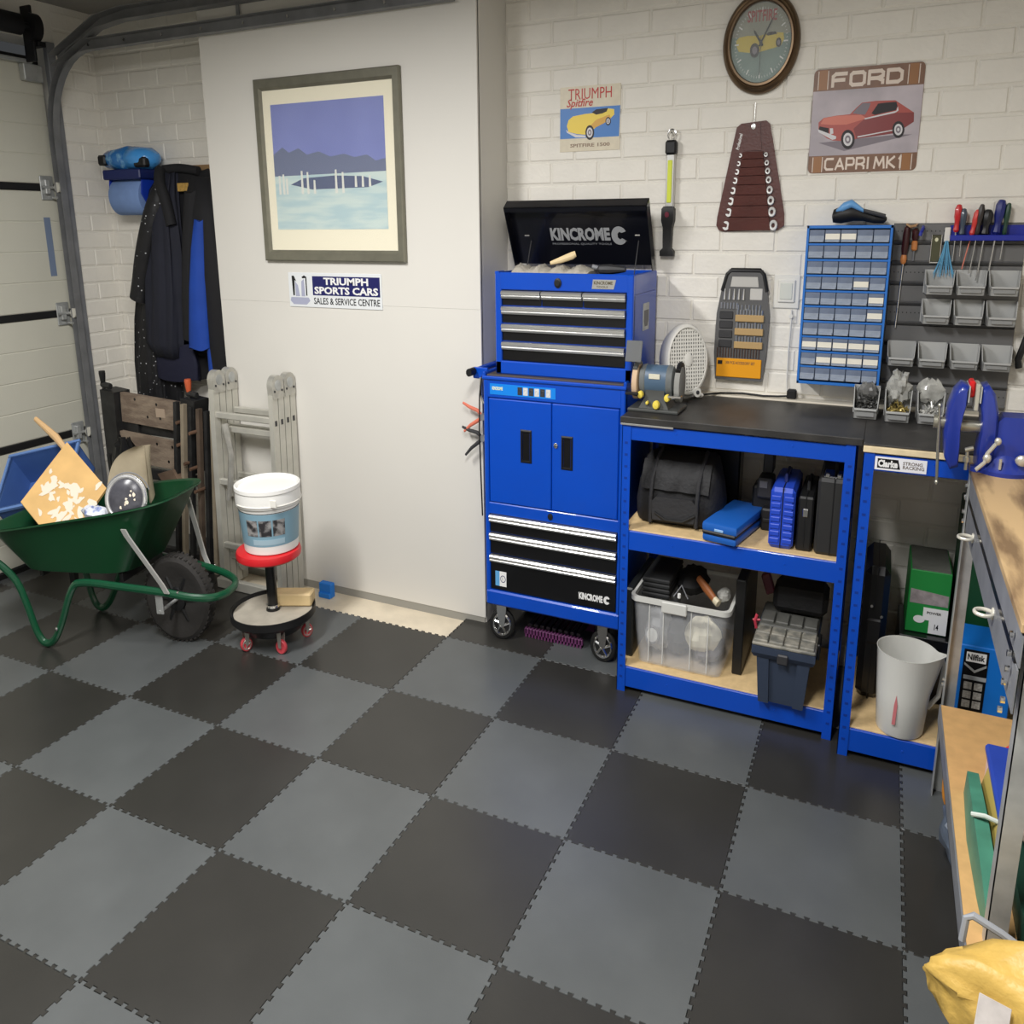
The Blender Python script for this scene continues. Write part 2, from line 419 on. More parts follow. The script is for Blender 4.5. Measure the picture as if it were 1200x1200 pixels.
M().prism([(-0.93, 1.668), (-0.85, 1.690), (-0.66, 1.696), (-0.50, 1.690), (-0.385, 1.668), (-0.47, 1.650), (-0.80, 1.648)], 'y', YP-0.0136, YP-0.012).build('print_lake', P('print_deep', (40, 58, 104), 0.55), pic)
m = M()
for k, (x, h) in enumerate(((-1.0, .07), (-0.975, .075), (-0.955, .06), (-0.86, .085), (-0.825, .08), (-0.785, .05), (-0.655, .085), (-0.615, .075), (-0.54, .06), (-0.50, .06), (-0.46, .06))):
    m.prism([(x-0.006, 1.632+0.02*(k > 7)), (x+0.008, 1.632+0.02*(k > 7)), (x+0.006, 1.632+h), (x-0.004, 1.632+h)], 'y', YP-0.0139, YP-0.012)
m.build('print_posts', P('print_pale', (216, 216, 206), 0.55), pic, split=True)
M().box(fx0+0.03, fx1-0.03, YP-0.0147, YP-0.0145, fz0+0.03, fz1-0.03).build('glass', P('picture_glass', (235, 240, 240), 0.04, alpha=0.06), pic)

navy = P('navy_print', (28, 30, 92), 0.4); offw = P('sign_white', (222, 225, 226), 0.3)
sg = thing('wall_sign', (-0.71, YP-0.001, 1.20), 'small white and navy sports car dealer sign below the framed picture', 'sign')
M().box(-0.995, -0.425, YP-0.004, YP, 1.200, 1.335, 0.0015).build('plate', offw, sg)
M().box(-0.842, -0.435, YP-0.0045, YP-0.003, 1.248, 1.322).build('banner', navy, sg)
yt = YP-0.0045
text('TRIUMPH', 0.27, 0.028, white, sg, (-0.772, yt, 1.289), bold=0.035)
text('SPORTS CARS', 0.385, 0.029, white, sg, (-0.831, yt, 1.253), bold=0.035)
text('SALES & SERVICE CENTRE', 0.40, 0.026, blackm, sg, (-0.838, YP-0.004, 1.213), bold=0.012)
m = M().prism([(-0.972, 1.322), (-0.958, 1.322), (-0.944, 1.300), (-0.955, 1.305), (-0.958, 1.245), (-0.968, 1.245)], 'y', YP-0.0046, YP-0.003)
m.prism([(-0.885, 1.245), (-0.878, 1.245), (-0.878, 1.318), (-0.893, 1.324), (-0.908, 1.318), (-0.905, 1.312), (-0.885, 1.314)], 'y', YP-0.0046, YP-0.003)
m.build('emblem', blackm, sg, split=True)
m = M().prism([(-0.952, 1.242), (-0.952, 1.300), (-0.935, 1.285), (-0.925, 1.242)], 'y', YP-0.0045, YP-0.003).prism([(-0.915, 1.242), (-0.912, 1.30), (-0.895, 1.31), (-0.892, 1.242)], 'y', YP-0.0045, YP-0.003)
m.prism([(-0.982, 1.238), (-0.87, 1.238), (-0.862, 1.225), (-0.885, 1.210), (-0.968, 1.210), (-0.988, 1.225)], 'y', YP-0.0045, YP-0.003)
m.build('emblem', P('emblem_silver', (165, 168, 190), 0.4), sg)

# car adverts: flat printed metal plates on the brick wall
def plate_map(x0, z0, w, h, y):
    return lambda pts: [(x0+u*w, z0+v*h) for u, v in pts]
yw = YB-0.0050
fd = thing('metal_sign', (1.670, yw, 1.660), 'square brown metal sign with a red coupe, right of the clock', 'sign')
FX, FZ, FW, FH = 1.474, 1.662, 0.398, 0.306
def fq(pts):   # picture coordinates of the sign, read off its own artwork
    out = []
    for x, y in pts:
        u = (x-110+(y-80)*0.0714)/1038; v = 1-((y-80)+(x-110)*0.034)/985
        out.append((FX+u*FW, FZ+v*FH))
    return out
def flat(parent, q, pts, lay, name, mat):
    M().prism(q(pts) if q else pts, 'y', lay, yw).build(name, mat, parent)
brown = P('sign_brown', (122, 88, 66), 0.4, var=0.12, vscale=40); cream2 = P('sign_cream', (226, 210, 196), 0.45)
M().prism(rrect(FX, FX+FW, FZ, FZ+FH, 0.016), 'y', yw-0.002, yw).build('plate', brown, fd)
lay = yw-0.0024
M().prism([(FX+0.001, FZ+0.052), (FX+FW-0.001, FZ+0.052), (FX+FW-0.001, FZ+0.243), (FX+0.001, FZ+0.243)], 'y', lay, yw).build('photo_background', P('sign_mauve', (168, 160, 166), 0.45, col2=(196, 186, 192), vscale=4), fd)
m = M(); m2 = M()
for zz0, zz1 in ((FZ+0.001, FZ+0.051), (FZ+0.245, FZ+FH-0.002)):
    for xx in (0.016, 0.052, 0.340, 0.378): m.box(FX+xx, FX+xx+0.003, lay, yw, zz0+0.002, zz1-0.003)
    for xx in (0.020, 0.345): m2.box(FX+xx, FX+xx+0.031, lay, yw, zz0+0.001, zz1-0.001)
m.build('stripe', cream2, fd, split=True); m2.build('stripe', P('sign_ochre', (150, 102, 58), 0.4), fd, split=True)
GL = {'F': [[(0, 0), (0, .8), (.2, 1), (1, 1)], [(0, .48), (.85, .48)]], 'O': [[(.15, 0), (.85, 0), (1, .15), (1, .85), (.85, 1), (.15, 1), (0, .85), (0, .15), (.15, 0)]],
      'R': [[(0, 0), (0, 1), (.85, 1), (1, .85), (1, .58), (.62, .42), (1, .22), (1, 0)], [(0, .42), (.62, .42)]], 'D': [[(0, 0), (0, 1), (.75, 1), (1, .8), (1, .2), (.75, 0), (0, 0)]],
      'C': [[(1, 1), (.2, 1), (0, .8), (0, .2), (.2, 0), (1, 0)]], 'A': [[(0, 0), (.5, 1), (1, 0)], [(.25, .3), (.75, .3)]], 'P': [[(0, 0), (0, 1), (.85, 1), (1, .85), (1, .5), (.85, .38), (0, .38)]],
      'I': [[(.5, 0), (.5, 1)]], 'M': [[(0, 0), (.12, 1), (.5, .25), (.88, 1), (1, 0)]], 'K': [[(0, 0), (0, 1)], [(.9, 1), (.1, .5), (1, 0)]], '1': [[(.3, .8), (.6, 1), (.6, 0)]]}
def strokes(word, widths, x, z, h, t, mat, parent, y0):
    m = M()
    for ch, w in zip(word, widths):
        if ch != ' ':
            for line in GL[ch]:
                pp = [(x+t/2+a*(w-t), z+t/2+b*(h-t)) for a, b in line]
                for (ax, az), (bx, bz) in zip(pp, pp[1:]):
                    d = Vector((bx-ax, bz-az)); L_ = d.length; d /= L_; nx, nz = -d.y*t/2, d.x*t/2; ex, ez = d.x*t*0.35, d.y*t*0.35
                    m.prism([(ax-ex+nx, az-ez+nz), (bx+ex+nx, bz+ez+nz), (bx+ex-nx, bz+ez-nz), (ax-ex-nx, az-ez-nz)], 'y', y0-0.00004*(len(m.v) % 104)/8, yw)
        x += w+t*0.55
    return m.build('lettering', mat, parent)
strokes('FORD', [.060, .060, .060, .060], FX+0.066, FZ+0.250, 0.045, 0.011, cream2, fd, lay-0.0002)
strokes('CAPRI MK1', [.036, .036, .034, .034, .014, .006, .042, .034, .022], FX+0.062, FZ+0.007, 0.038, 0.0068, cream2, fd, lay-0.0002)
cr = P('coupe_red', (170, 72, 62), 0.4); crd = P('coupe_dark_red', (128, 42, 42), 0.4); crl = P('coupe_light', (206, 112, 92), 0.4)
blk = P('print_black', (34, 28, 32), 0.5); prw = P('print_silver', (214, 212, 214), 0.45); shd = P('print_grey', (128, 120, 128), 0.5)
flat(fd, fq, [(150, 770), (400, 850), (960, 720), (1040, 700), (900, 700), (520, 735)], lay-.0002, 'print_ground_tone', shd)
flat(fd, fq, [(150, 575), (200, 532), (330, 512), (455, 503), (520, 440), (570, 398), (700, 385), (880, 385), (950, 432), (1050, 500), (1052, 585), (960, 645), (860, 690), (520, 735), (440, 760), (290, 748), (235, 728), (150, 660)], lay-.0005, 'car_body', cr)
flat(fd, fq, [(600, 545), (900, 500), (1052, 500), (1052, 585), (960, 645), (860, 690), (520, 735), (490, 640)], lay-.0008, 'car_side', crd)
flat(fd, fq, [(200, 535), (330, 515), (560, 510), (620, 545), (420, 600), (280, 600), (170, 590)], lay-.0008, 'car_bonnet', crl)
flat(fd, fq, [(480, 495), (530, 440), (575, 402), (650, 402), (640, 440), (600, 510), (560, 508)], lay-.0011, 'car_windscreen', shd)
flat(fd, fq, [(690, 515), (660, 500), (720, 412), (780, 405), (890, 400), (900, 440), (885, 475)], lay-.0011, 'car_window', blk)
flat(fd, fq, [(590, 545), (890, 482), (905, 440), (910, 480), (880, 500), (600, 555)], lay-.0014, 'car_trim', prw)
flat(fd, fq, [(530, 712), (860, 655), (860, 664), (530, 724)], lay-.0014, 'car_trim', prw)
flat(fd, fq, [(145, 640), (300, 700), (325, 710), (320, 735), (285, 742), (150, 668)], lay-.0014, 'car_bumper', prw)
flat(fd, fq, [(160, 612), (250, 630), (250, 690), (150, 650)], lay-.0012, 'car_grille', blk)
def wheel(parent, q, cx, cy, rx, ry, l):
    for f, mt, d in ((1, blk, 0), (0.68, prw, .0003), (0.42, shd, .0006), (0.2, prw, .0009)):
        flat(parent, q, [(cx+rx*f*math.cos(t*PI/9), cy+ry*f*math.sin(t*PI/9)) for t in range(18)], l-d, 'car_wheel', mt)
wheel(fd, fq, 437, 740, 66, 92, lay-.0016); wheel(fd, fq, 912, 655, 56, 78, lay-.0016)
flat(fd, fq, [(262, 632), (292, 632), (296, 682), (264, 690)], lay-.0016, 'car_lamp', prw)

tp = thing('metal_sign', (0.53, yw, 1.762), 'small square metal sign with a yellow roadster above the open tool chest', 'sign')
TX, TZ, TW, TH = 0.386, 1.762, 0.286, 0.216
def tq(pts): return [(TX+(x-350)/412*TW, TZ+(1-((y-30)+(x-350)*.05)/440)*TH) for x, y in pts]
M().box(TX, TX+TW, yw-0.002, yw, TZ, TZ+TH).build('plate', P('sign_beige', (212, 202, 178), 0.4, var=0.06, vscale=30), tp)
l2 = yw-0.0024
flat(tp, tq, [(351, 175), (761, 155), (756, 360), (351, 380)], l2, 'print_sea', P('print_blue', (52, 118, 190), 0.4))
text('TRIUMPH', 0.205, 0.036, P('print_red', (188, 50, 42), 0.45), tp, (TX+0.040, l2, TZ+0.172), bold=0.0)
text('Spitfire', 0.125, 0.034, P('print_red', (188, 50, 42)), tp, (TX+0.032, l2, TZ+0.141), bold=0.015, shear=0.3)
text('SPITFIRE 1500', 0.19, 0.012, P('print_taupe', (140, 118, 100), 0.5), tp, (TX+0.05, l2, TZ+0.014))
yel = P('print_yellow', (236, 206, 62), 0.4); yeo = P('print_amber', (212, 160, 48), 0.4)
flat(tp, tq, [(398, 290), (410, 250), (440, 225), (520, 210), (570, 205), (640, 205), (680, 175), (720, 180), (722, 215), (690, 250), (650, 275), (600, 300), (560, 330), (530, 350), (470, 345), (410, 330)], l2-.0003, 'car_body', yel)
flat(tp, tq, [(520, 330), (600, 250), (690, 215), (700, 240), (650, 275), (600, 300)], l2-.0006, 'car_side', yeo)
flat(tp, tq, [(570, 200), (600, 180), (680, 172), (670, 195), (640, 208), (600, 215)], l2-.0006, 'car_cockpit', blk)
flat(tp, tq, [(392, 315), (410, 330), (470, 350), (530, 355), (530, 368), (460, 368), (400, 335)], l2-.0006, 'car_bumper', prw)
wheel(tp, tq, 558, 335, 30, 50, l2-.0009); wheel(tp, tq, 682, 260, 18, 28, l2-.0009)

# ------------------------------------------------------------------ wall clock
ck = thing('wall_clock', (1.262, YB-0.005, 1.908), 'round bronze-rimmed wall clock with a yellow roadster on its dial', 'clock')
cc = (1.262, YB-0.005, 2.060)
bronze = P('bronze_rim', (104, 86, 66), 0.32, 0.75, var=0.15, vscale=20)
M().lathe([(0.150, 0), (0.152, -0.012), (0.147, -0.026), (0.138, -0.034), (0.132, -0.030), (0.128, -0.036), (0.121, -0.036), (0.118, -0.028), (0.118, 0)], cc, 'y', 64).build('rim', bronze, ck)
M().lathe([(0.119, -0.006), (0.119, -0.012)], cc, 'y', 64).build('dial', P('dial_green', (120, 142, 134), 0.5, var=0.15, vscale=9), ck)
yc = cc[1]-0.0122
def arc_cap(R, z0, z1, n=24):
    t0 = math.asin(max(-1, min(1, z0/R))); t1 = math.asin(max(-1, min(1, z1/R)))
    rr = [(cc[0]+R*math.cos(t0+(t1-t0)*i/n), cc[2]+R*math.sin(t0+(t1-t0)*i/n)) for i in range(n+1)]
    ll = [(2*cc[0]-x, z) for x, z in rr[::-1]]
    return rr+ll
M().prism(arc_cap(0.1175, 0.022, 0.1170), 'y', yc-0.0004, yc+0.001).build('dial_sky', P('dial_grey', (150, 152, 138), 0.5, var=0.15, vscale=12), ck)
def cq(pts): return [(cc[0]+(x-578)/495*0.150, cc[2]-(y-565+(x-578)*0.08)/615*0.150) for x, y in pts]
def cf(pts, d, name, mt): M().prism(cq(pts), 'y', yc-d, yc+0.001).build(name, mt, ck)
cf([(250, 540), (290, 500), (400, 480), (560, 480), (640, 460), (720, 440), (860, 445), (870, 520), (840, 590), (770, 620), (620, 660), (500, 690), (290, 670), (260, 610)], .0007, 'car_body', P('clock_yellow', (206, 184, 60), 0.45))
cf([(640, 465), (680, 435), (760, 430), (780, 460), (660, 480)], .001, 'car_cockpit', blk)
for x, y, rx, ry in ((500, 655, 62, 88), (805, 560, 36, 58)):
    cf([(x+rx*math.cos(t*PI/8), y+ry*math.sin(t*PI/8)) for t in range(16)], .001, 'car_wheel', blk)
    cf([(x+rx*.55*math.cos(t*PI/8), y+ry*.55*math.sin(t*PI/8)) for t in range(16)], .0013, 'car_wheel', shd)
text('SPITFIRE', 0.115, 0.034, P('clock_red', (166, 70, 70), 0.5), ck, (1.204, yc-.0005, 2.122), bold=0.02)
m = M()
for k in range(60):
    t = k*PI/30; r0, r1 = (0.098, 0.104) if k % 5 else (0.088, 0.104)
    w = 0.0007 if k % 5 else 0.002
    T = Matrix.Translation(cc) @ Matrix.Rotation(t, 4, 'Y')
    m.box(-w, w, -0.0130, -0.0120, r0, r1, T=T)
m.build('minute_marks', white, ck)
for ang, L_, w in ((math.radians(32), 0.085, 0.0028), (math.radians(-38), 0.05, 0.004)):
    T = Matrix.Translation(cc) @ Matrix.Rotation(ang, 4, 'Y')
    M().prism([(-w, -0.012), (w, -0.012), (w*0.9, L_*0.8), (0, L_), (-w*0.9, L_*0.8)], 'y', -0.018, -0.0165, T=T).build('hand', blackm, ck)
M().box(1.2610, 1.2630, cc[1]-0.0195, cc[1]-0.0185, cc[2]-0.095, cc[2]+0.02).cyl((1.262, cc[1]-0.012, 2.06), (1.262, cc[1]-0.021, 2.06), 0.006).build('second_hand', dgrey, ck)
M().lathe([(0.1185, -0.0245), (0.1185, -0.026)], cc, 'y', 48).build('glass', P('clock_glass', (235, 240, 240), 0.03, alpha=0.10), ck)

# ------------------------------------------------------------------ inspection lamp
il = thing('inspection_lamp', (0.908, YB-0.03, 1.403), 'slim black inspection torch with a yellow light strip hanging on the bricks', 'torch')
M().cyl((0.912, YB-0.001, 1.800), (0.912, YB-0.035, 1.806), 0.0035, n=8).torus((0.912, YB-0.03, 1.800), 0.017, 0.003, 'y', 20, 6, a0=-PI*0.4, a1=PI*1.3).build('hook', chrome, il)
M().box(0.888, 0.936, YB-0.048, YB-0.010, 1.735, 1.782, 0.007).build('head', blackm, il)
M().box(0.893, 0.931, YB-0.040, YB-0.014, 1.565, 1.740, 0.004).build('body', alu, il)
M().box(0.901, 0.921, YB-0.0435, YB-0.036, 1.580, 1.718, 0.002).build('light_strip', P('led_yellow', (214, 224, 70), 0.35), il)
m = M(); m.loft([[(0.908+sx*w, YB-0.028+sy*d, z) for sx, sy in ((-1, -1), (1, -1), (1, 1), (-1, 1))] for z, w, d in ((1.403, .030, .016), (1.420, .030, .018), (1.430, .018, .014), (1.500, .020, .016), (1.520, .027, .020), (1.560, .027, .020), (1.568, .019, .016))])
m.build('handle', blackm, il, sharp=60)
M().lathe([(0.010, 0), (0.009, -0.004)], (0.906, YB-0.047, 1.541), 'y', 16).build('button', P('dark_red_button', (120, 40, 60), 0.4), il)

# ------------------------------------------------------------------ spanner roll
sr = thing('spanner_roll', (1.255, YB-0.006, 1.488), 'brown leather tool roll holding a graded row of eight spanners', 'tool roll')
leather = P('brown_leather', (84, 42, 36), 0.42, var=0.14, vscale=14, bump=0.12, bscale=90)
op = [(1.150, 1.484), (1.372, 1.489), (1.396, 1.502), (1.394, 1.540), (1.330, 1.770), (1.315, 1.818), (1.300, 1.829), (1.200, 1.823), (1.182, 1.812), (1.172, 1.770), (1.118, 1.530), (1.116, 1.504), (1.128, 1.488)]
M().prism(op, 'y', YB-0.014, YB-0.005).build('leather_back', leather, sr)
def lerp(a, b, t): return a+(b-a)*t
zs = [1.735, 1.712, 1.686, 1.660, 1.632, 1.600, 1.566, 1.530, 1.487]
for k in range(8):
    z1, z0 = zs[k], zs[k+1]; hwb = lerp(0.040, 0.088, (1.735-z0)/0.25); hwt = lerp(0.040, 0.088, (1.735-z1)/0.25); cx = 1.255
    M().loft([[(cx-hwb, YB-0.014, z0), (cx+hwb, YB-0.014, z0), (cx+hwt, YB-0.014, z1), (cx-hwt, YB-0.014, z1)], [(cx-hwb, YB-0.027, z0+0.001), (cx+hwb, YB-0.027, z0+0.001), (cx+hwt, YB-0.033, z1-0.001), (cx-hwt, YB-0.033, z1-0.001)]]).build('pocket', leather, sr)
M().prism([(1.222, 1.738), (1.288, 1.738), (1.276, 1.822), (1.236, 1.820)], 'y', YB-0.018, YB-0.013).build('flap', leather, sr)
M().lathe([(0.009, 0), (0.009, -0.003), (0.005, -0.004)], (1.251, YB-0.018, 1.812), 'y', 16).cyl((1.251, YB-0.004, 1.812), (1.252, YB-0.007, 1.885), 0.0015, n=6).build('eyelet', alu, sr)
text('Professional', 0.050, 0.014, white, sr, (1.196, YB-0.0142, 1.742), ux=(0.24, 0, 0.97), uy=(-0.97, 0, 0.24), bold=0.02)
spanners = []
def make_spanner(k):
    z = zs[k+1]+0.012+k*0.0006; hw = lerp(0.052, 0.104, (1.735-z)/0.25); s = lerp(0.55, 1.25, k/7)
    t = thing('spanner', (1.255, YB-0.02, z), None, 'spanner', 'spanners in the brown roll')
    y0, y1 = YB-0.026, YB-0.018
    M().box(1.255-hw+0.012*s, 1.255+hw-0.012*s, y0+0.001, y1-0.001, z-0.0035*s, z+0.0035*s, 0.001).build('shank', chrome, t)
    c = (1.255-hw+0.004, z); R = 0.0118*s; pts = []
    for i in range(21):
        a = math.radians(-145+290*i/20)
        pts.append((c[0]+R*math.cos(a), c[1]+R*math.sin(a)))
    pts = pts+[(c[0]-R*0.35, c[1]+R*0.42), (c[0]+R*0.2, c[1]+R*0.42), (c[0]+R*0.4, c[1]), (c[0]+R*0.2, c[1]-R*0.42), (c[0]-R*0.35, c[1]-R*0.42)]
    T = rotm('Y', math.radians(15), (c[0], 0, c[1]))
    M().prism(pts, 'y', y0-0.002, y1, T=T).build('open_jaw', P('satin_steel', (226, 226, 224), 0.35, 0.4), t)
    M().torus((1.255+hw-0.002, (y0+y1)/2, z), 0.0098*s, 0.0045*s, 'y', 18, 8).build('ring_end', P('satin_steel', (226, 226, 224), 0.35, 0.4), t)
    return t
ordn = ['shortest spanner, topmost in the brown roll', 'second spanner from the top in the brown roll', 'third spanner from the top in the brown roll', 'fourth spanner from the top in the brown roll',
        'fifth spanner from the top in the brown roll', 'third-largest spanner, third from the bottom of the brown roll', 'second-largest spanner, just above the largest in the brown roll', 'largest spanner at the bottom of the brown roll']
for k in range(8): make_spanner(k)['label'] = ordn[k]

# ------------------------------------------------------------------ bit set case
bs = thing('bit_set_case', (1.250, YB-0.02, 0.990), 'grey clear-fronted drill bit case with an orange base hanging on the bricks', 'tool case')
casem = P('case_grey', (92, 92, 92), 0.4)
bo = [(1.146, 0.990), (1.346, 0.990), (1.358, 1.080), (1.362, 1.215), (1.340, 1.330), (1.322, 1.360), (1.185, 1.362), (1.165, 1.335), (1.140, 1.215), (1.136, 1.080)]
M().prism(bo, 'y', YB-0.040, YB-0.005).build('case', casem, bs)
hh = [(1.170, 1.310), (1.332, 1.310), (1.318, 1.358), (1.188, 1.358)]
M().tube([(1.160, YB-0.034, 1.290), (1.178, YB-0.034, 1.345), (1.195, YB-0.034, 1.358), (1.315, YB-0.034, 1.358), (1.330, YB-0.034, 1.345), (1.346, YB-0.034, 1.290)], 0.009, 8).build('handle', blackm, bs)
M().prism([(1.194, 1.305), (1.312, 1.305), (1.306, 1.338), (1.200, 1.338)], 'y', YB-0.042, YB-0.03).build('hang_panel', P('light_grey_plastic', (190, 188, 182), 0.4), bs)
M().box(1.150, 1.342, YB-0.046, YB-0.038, 1.000, 1.064, 0.002).build('base_label', P('orange_label', (232, 158, 24), 0.4), bs)
M().box(1.156, 1.176, YB-0.047, YB-0.045, 1.043, 1.056).build('base_badge', blackm, bs)
text('300 PCE ACCESSORY SET', 0.125, 0.010, brown, bs, (1.190, YB-0.0462, 1.045))
m = M(); mb = M(); mr = M()
for k in range(3):
    z = 1.225-0.045*k-0.0
    mb.box(1.222, 1.342, YB-0.050, YB-0.038, z-0.035+0.0, z-0.012, 0.002)
    for i in range(9): m.cyl((1.230+i*0.0128, YB-0.044, z-0.013), (1.230+i*0.0128, YB-0.044, z+0.004+0.004*((i*5) % 3 == 0)), 0.0042, n=6)
for i in range(16):
    mr.cyl((1.152+i*0.0118, YB-0.043, 1.068), (1.152+i*0.0118, YB-0.043, 1.100), 0.0025, n=6)
for i in range(5): m.cyl((1.170+i*0.020, YB-0.043, 1.262), (1.172+i*0.020, YB-0.043, 1.298), 0.006, 0.0025, n=8)
for i in range(6): m.cyl((1.160+i*0.013, YB-0.043, 1.232), (1.160+i*0.013, YB-0.043, 1.252), 0.004, n=6)
for i in range(7): m.cyl((1.232+i*0.015, YB-0.043, 1.228), (1.232+i*0.015, YB-0.043, 1.246), 0.003, n=6)
m.build('bits', alu, bs, kind='stuff'); mb.build('bit_rack', P('tan_plastic', (182, 152, 104), 0.45), bs)
mr.build('drill_bits', P('bronze_bits', (120, 96, 84), 0.35, 0.7), bs, kind='stuff')
for k in range(4): M().box(1.154, 1.212, YB-0.044, YB-0.038, 1.100+k*0.032, 1.127+k*0.032, 0.003).build('compartment', dgrey, bs)
M().box(1.278, 1.330, YB-0.044, YB-0.038, 1.262, 1.300, 0.002).build('label_card', P('pale_card', (196, 194, 188), 0.5), bs)

# ------------------------------------------------------------------ wall switch and its cable
sw = thing('wall_socket', (1.422, YB-0.005, 1.236), 'square white electrical spur on the brick wall beside the drawer organiser', 'socket')
wp = P('white_plastic', (228, 226, 218), 0.35)
M().box(1.370, 1.476, YB-0.012, YB-0.004, 1.236, 1.346, 0.003).build('back_box', wp, sw)
M().box(1.388, 1.458, YB-0.020, YB-0.011, 1.256, 1.330, 0.003).build('face_plate', wp, sw)
M().box(1.398, 1.448, YB-0.023, YB-0.019, 1.266, 1.320, 0.002).build('rocker', P('off_white_plastic', (214, 216, 206), 0.35), sw)
m = M().tube([(1.448, YB-0.012, 1.232), (1.450, YB-0.016, 1.20), (1.447, YB-0.014, 1.10), (1.448, YB-0.014, 1.00), (1.452, YB-0.02, 0.965), (1.472, YB-0.04, 0.948)], 0.0035, 8)
m.cyl((1.448, YB-0.010, 1.212), (1.448, YB-0.022, 1.212), 0.008, n=10)
tag(m.build('power_cable', wp, label='white cable dropping from the spur to the bench'), cat='cable')
m = M().tube([(1.10, 0.36, 0.945), (1.18, 0.44, 0.945), (1.27, 0.462, 0.946), (1.36, 0.44, 0.946), (1.42, 0.44, 0.948), (1.465, 0.452, 0.950)], 0.0035, 8)
m.box(1.455, 1.495, YB-0.05, YB-0.02, 0.938, 0.972, 0.006)
tag(m.build('power_cable', blackm, label='black cable with plug lying along the back of the bench'), cat='cable')

# ------------------------------------------------------------------ drawer organiser
OX0, OX1, OZ0, OZ1, OY = 1.500, 1.812, 1.010, 1.502, 0.352
og = thing('drawer_organiser', ((OX0+OX1)/2, 0.42, OZ0), 'blue wall cabinet of small clear parts drawers, ten rows of five', 'organiser')
oblue = P('organiser_blue', (40, 112, 196), 0.4)
t = 0.009; m = M()
m.box(OX0, OX0+t, OY, YB-0.005, OZ0, OZ1, 0.001).box(OX1-t, OX1, OY, YB-0.005, OZ0, OZ1, 0.001).box(OX0, OX1, OY, YB-0.005, OZ0, OZ0+t, 0.001).box(OX0, OX1, OY, YB-0.005, OZ1-t, OZ1, 0.001).box(OX0, OX1, YB-0.012, YB-0.005, OZ0, OZ1)
rh = (OZ1-OZ0-2*t)/10
for k in range(1, 10): m.box(OX0+t, OX1-t, OY+0.003, YB-0.012, OZ0+t+k*rh-0.003, OZ0+t+k*rh+0.003)
m.build('carcass', oblue, og)
clear = P('clear_drawer', (110, 122, 144), 0.25, var=0.30, vscale=9, alpha=1.0, coat=0.3)
grip = P('drawer_grip', (146, 156, 172), 0.25, var=0.15, vscale=30)
labm = P('paper_label', (232, 228, 214), 0.6)
cw = (OX1-OX0-2*t)/5
lab = {(0, 1), (0, 2), (3, 3), (4, 4), (5, 4), (7, 0), (7, 1), (7, 2), (7, 3), (7, 4), (8, 1), (8, 2), (8, 3), (8, 4)}
dm = M().box(0.001, cw-0.001, 0.004, 0.12, 0.004, rh-0.006, 0.0015).data('drawer', clear)
gm = M().box(0.004, cw-0.004, -0.007, 0.005, 0.005, 0.012, 0.001).box(0.002, cw-0.002, 0.000, 0.005, 0.004, 0.024, 0.001).data('grip', grip)
lm = M().box(0.003, cw-0.003, -0.0022, 0.0, 0.013, 0.030).data('paper_label', labm)
content = [P('drawer_contents_%s' % n, c, 0.4, 0.3, var=0.3, vscale=60) for n, c in (('steel', (120, 124, 130)), ('brass', (120, 112, 92)), ('dark', (70, 76, 86)))]
for r in range(10):
    for c in range(5):
        d = bpy.data.objects.new('drawer', dm); C.objects.link(d); d.parent = og; ORG[d.name] = ORG[og.name]
        d.location = (OX0+t+c*cw-ORG[og.name][0], OY-ORG[og.name][1], OZ1-t-(r+1)*rh+0.002-ORG[og.name][2])
        q = bpy.data.objects.new('grip', gm); C.objects.link(q); q.parent = d
        if (r, c) in lab:
            q = bpy.data.objects.new('paper_label', lm); C.objects.link(q); q.parent = d

# hot air gun / sander lying on the organiser
hg = thing('heat_gun', (1.69, 0.42, OZ1), 'black and light blue power tool lying on top of the drawer organiser', 'power tool')
m = M(); m.loft([[(x, 0.42+r1*math.cos(a), z+r2*math.sin(a)) for a in [2*PI*i/14 for i in range(14)]] for x, z, r1, r2 in ((1.585, 1.530, .004, .004), (1.590, 1.530, .026, .020), (1.62, 1.534, .034, .027), (1.665, 1.540, .032, .026), (1.70, 1.532, .022, .018), (1.74, 1.522, .018, .015), (1.775, 1.520, .018, .014), (1.786, 1.520, .004, .004))])
m.build('body', blackm, hg, sharp=60)
m = M(); m.loft([[(x, 0.40+r1*math.cos(a), z+r2*math.sin(a)) for a in [2*PI*i/12 for i in range(12)]] for x, z, r1, r2 in ((1.60, 1.545, .006, .004), (1.625, 1.556, .022, .014), (1.655, 1.566, .02, .013), (1.70, 1.545, .010, .006))])
m.build('shell', P('tool_light_blue', (104, 160, 214), 0.35), hg, sharp=60)
M().tube([(1.70, 0.40, 1.545), (1.74, 0.385, 1.537), (1.78, 0.39, 1.528)], 0.006, 8).build('trigger', dgrey, hg)

# ------------------------------------------------------------------ pegboard panel
PX0, PX1, PZ0, PZ1 = 1.818, 2.268, 0.95, 1.505
pb = thing('pegboard', ((PX0+PX1)/2, YB-0.02, PZ0), 'grey louvred metal tool panel on the wall right of the drawer organiser', 'tool panel')
pgm = P('panel_grey', (106, 106, 106), 0.45, 0.2, var=0.06)
n = 9; sh_ = (PZ1-PZ0)/n
for k in range(n):
    z0 = PZ0+k*sh_
    m = M()
    prof = [(YB-0.006, z0), (YB-0.012, z0+0.001), (YB-0.022, z0+0.010), (YB-0.014, z0+0.014), (YB-0.014, z0+sh_-0.001), (YB-0.006, z0+sh_)]
    m.prism(prof, 'x', PX0, PX1); m.build('louvre_panel', pgm, pb)
m = M()
for k in range(n):
    for i in range(30):
        if (k % 2 == 0): m.lathe([(0.0022, 0), (0.0022, -0.0006)], (PX0+0.012+i*0.0148, YB-0.0141, PZ0+k*sh_+0.040), 'y', 6)
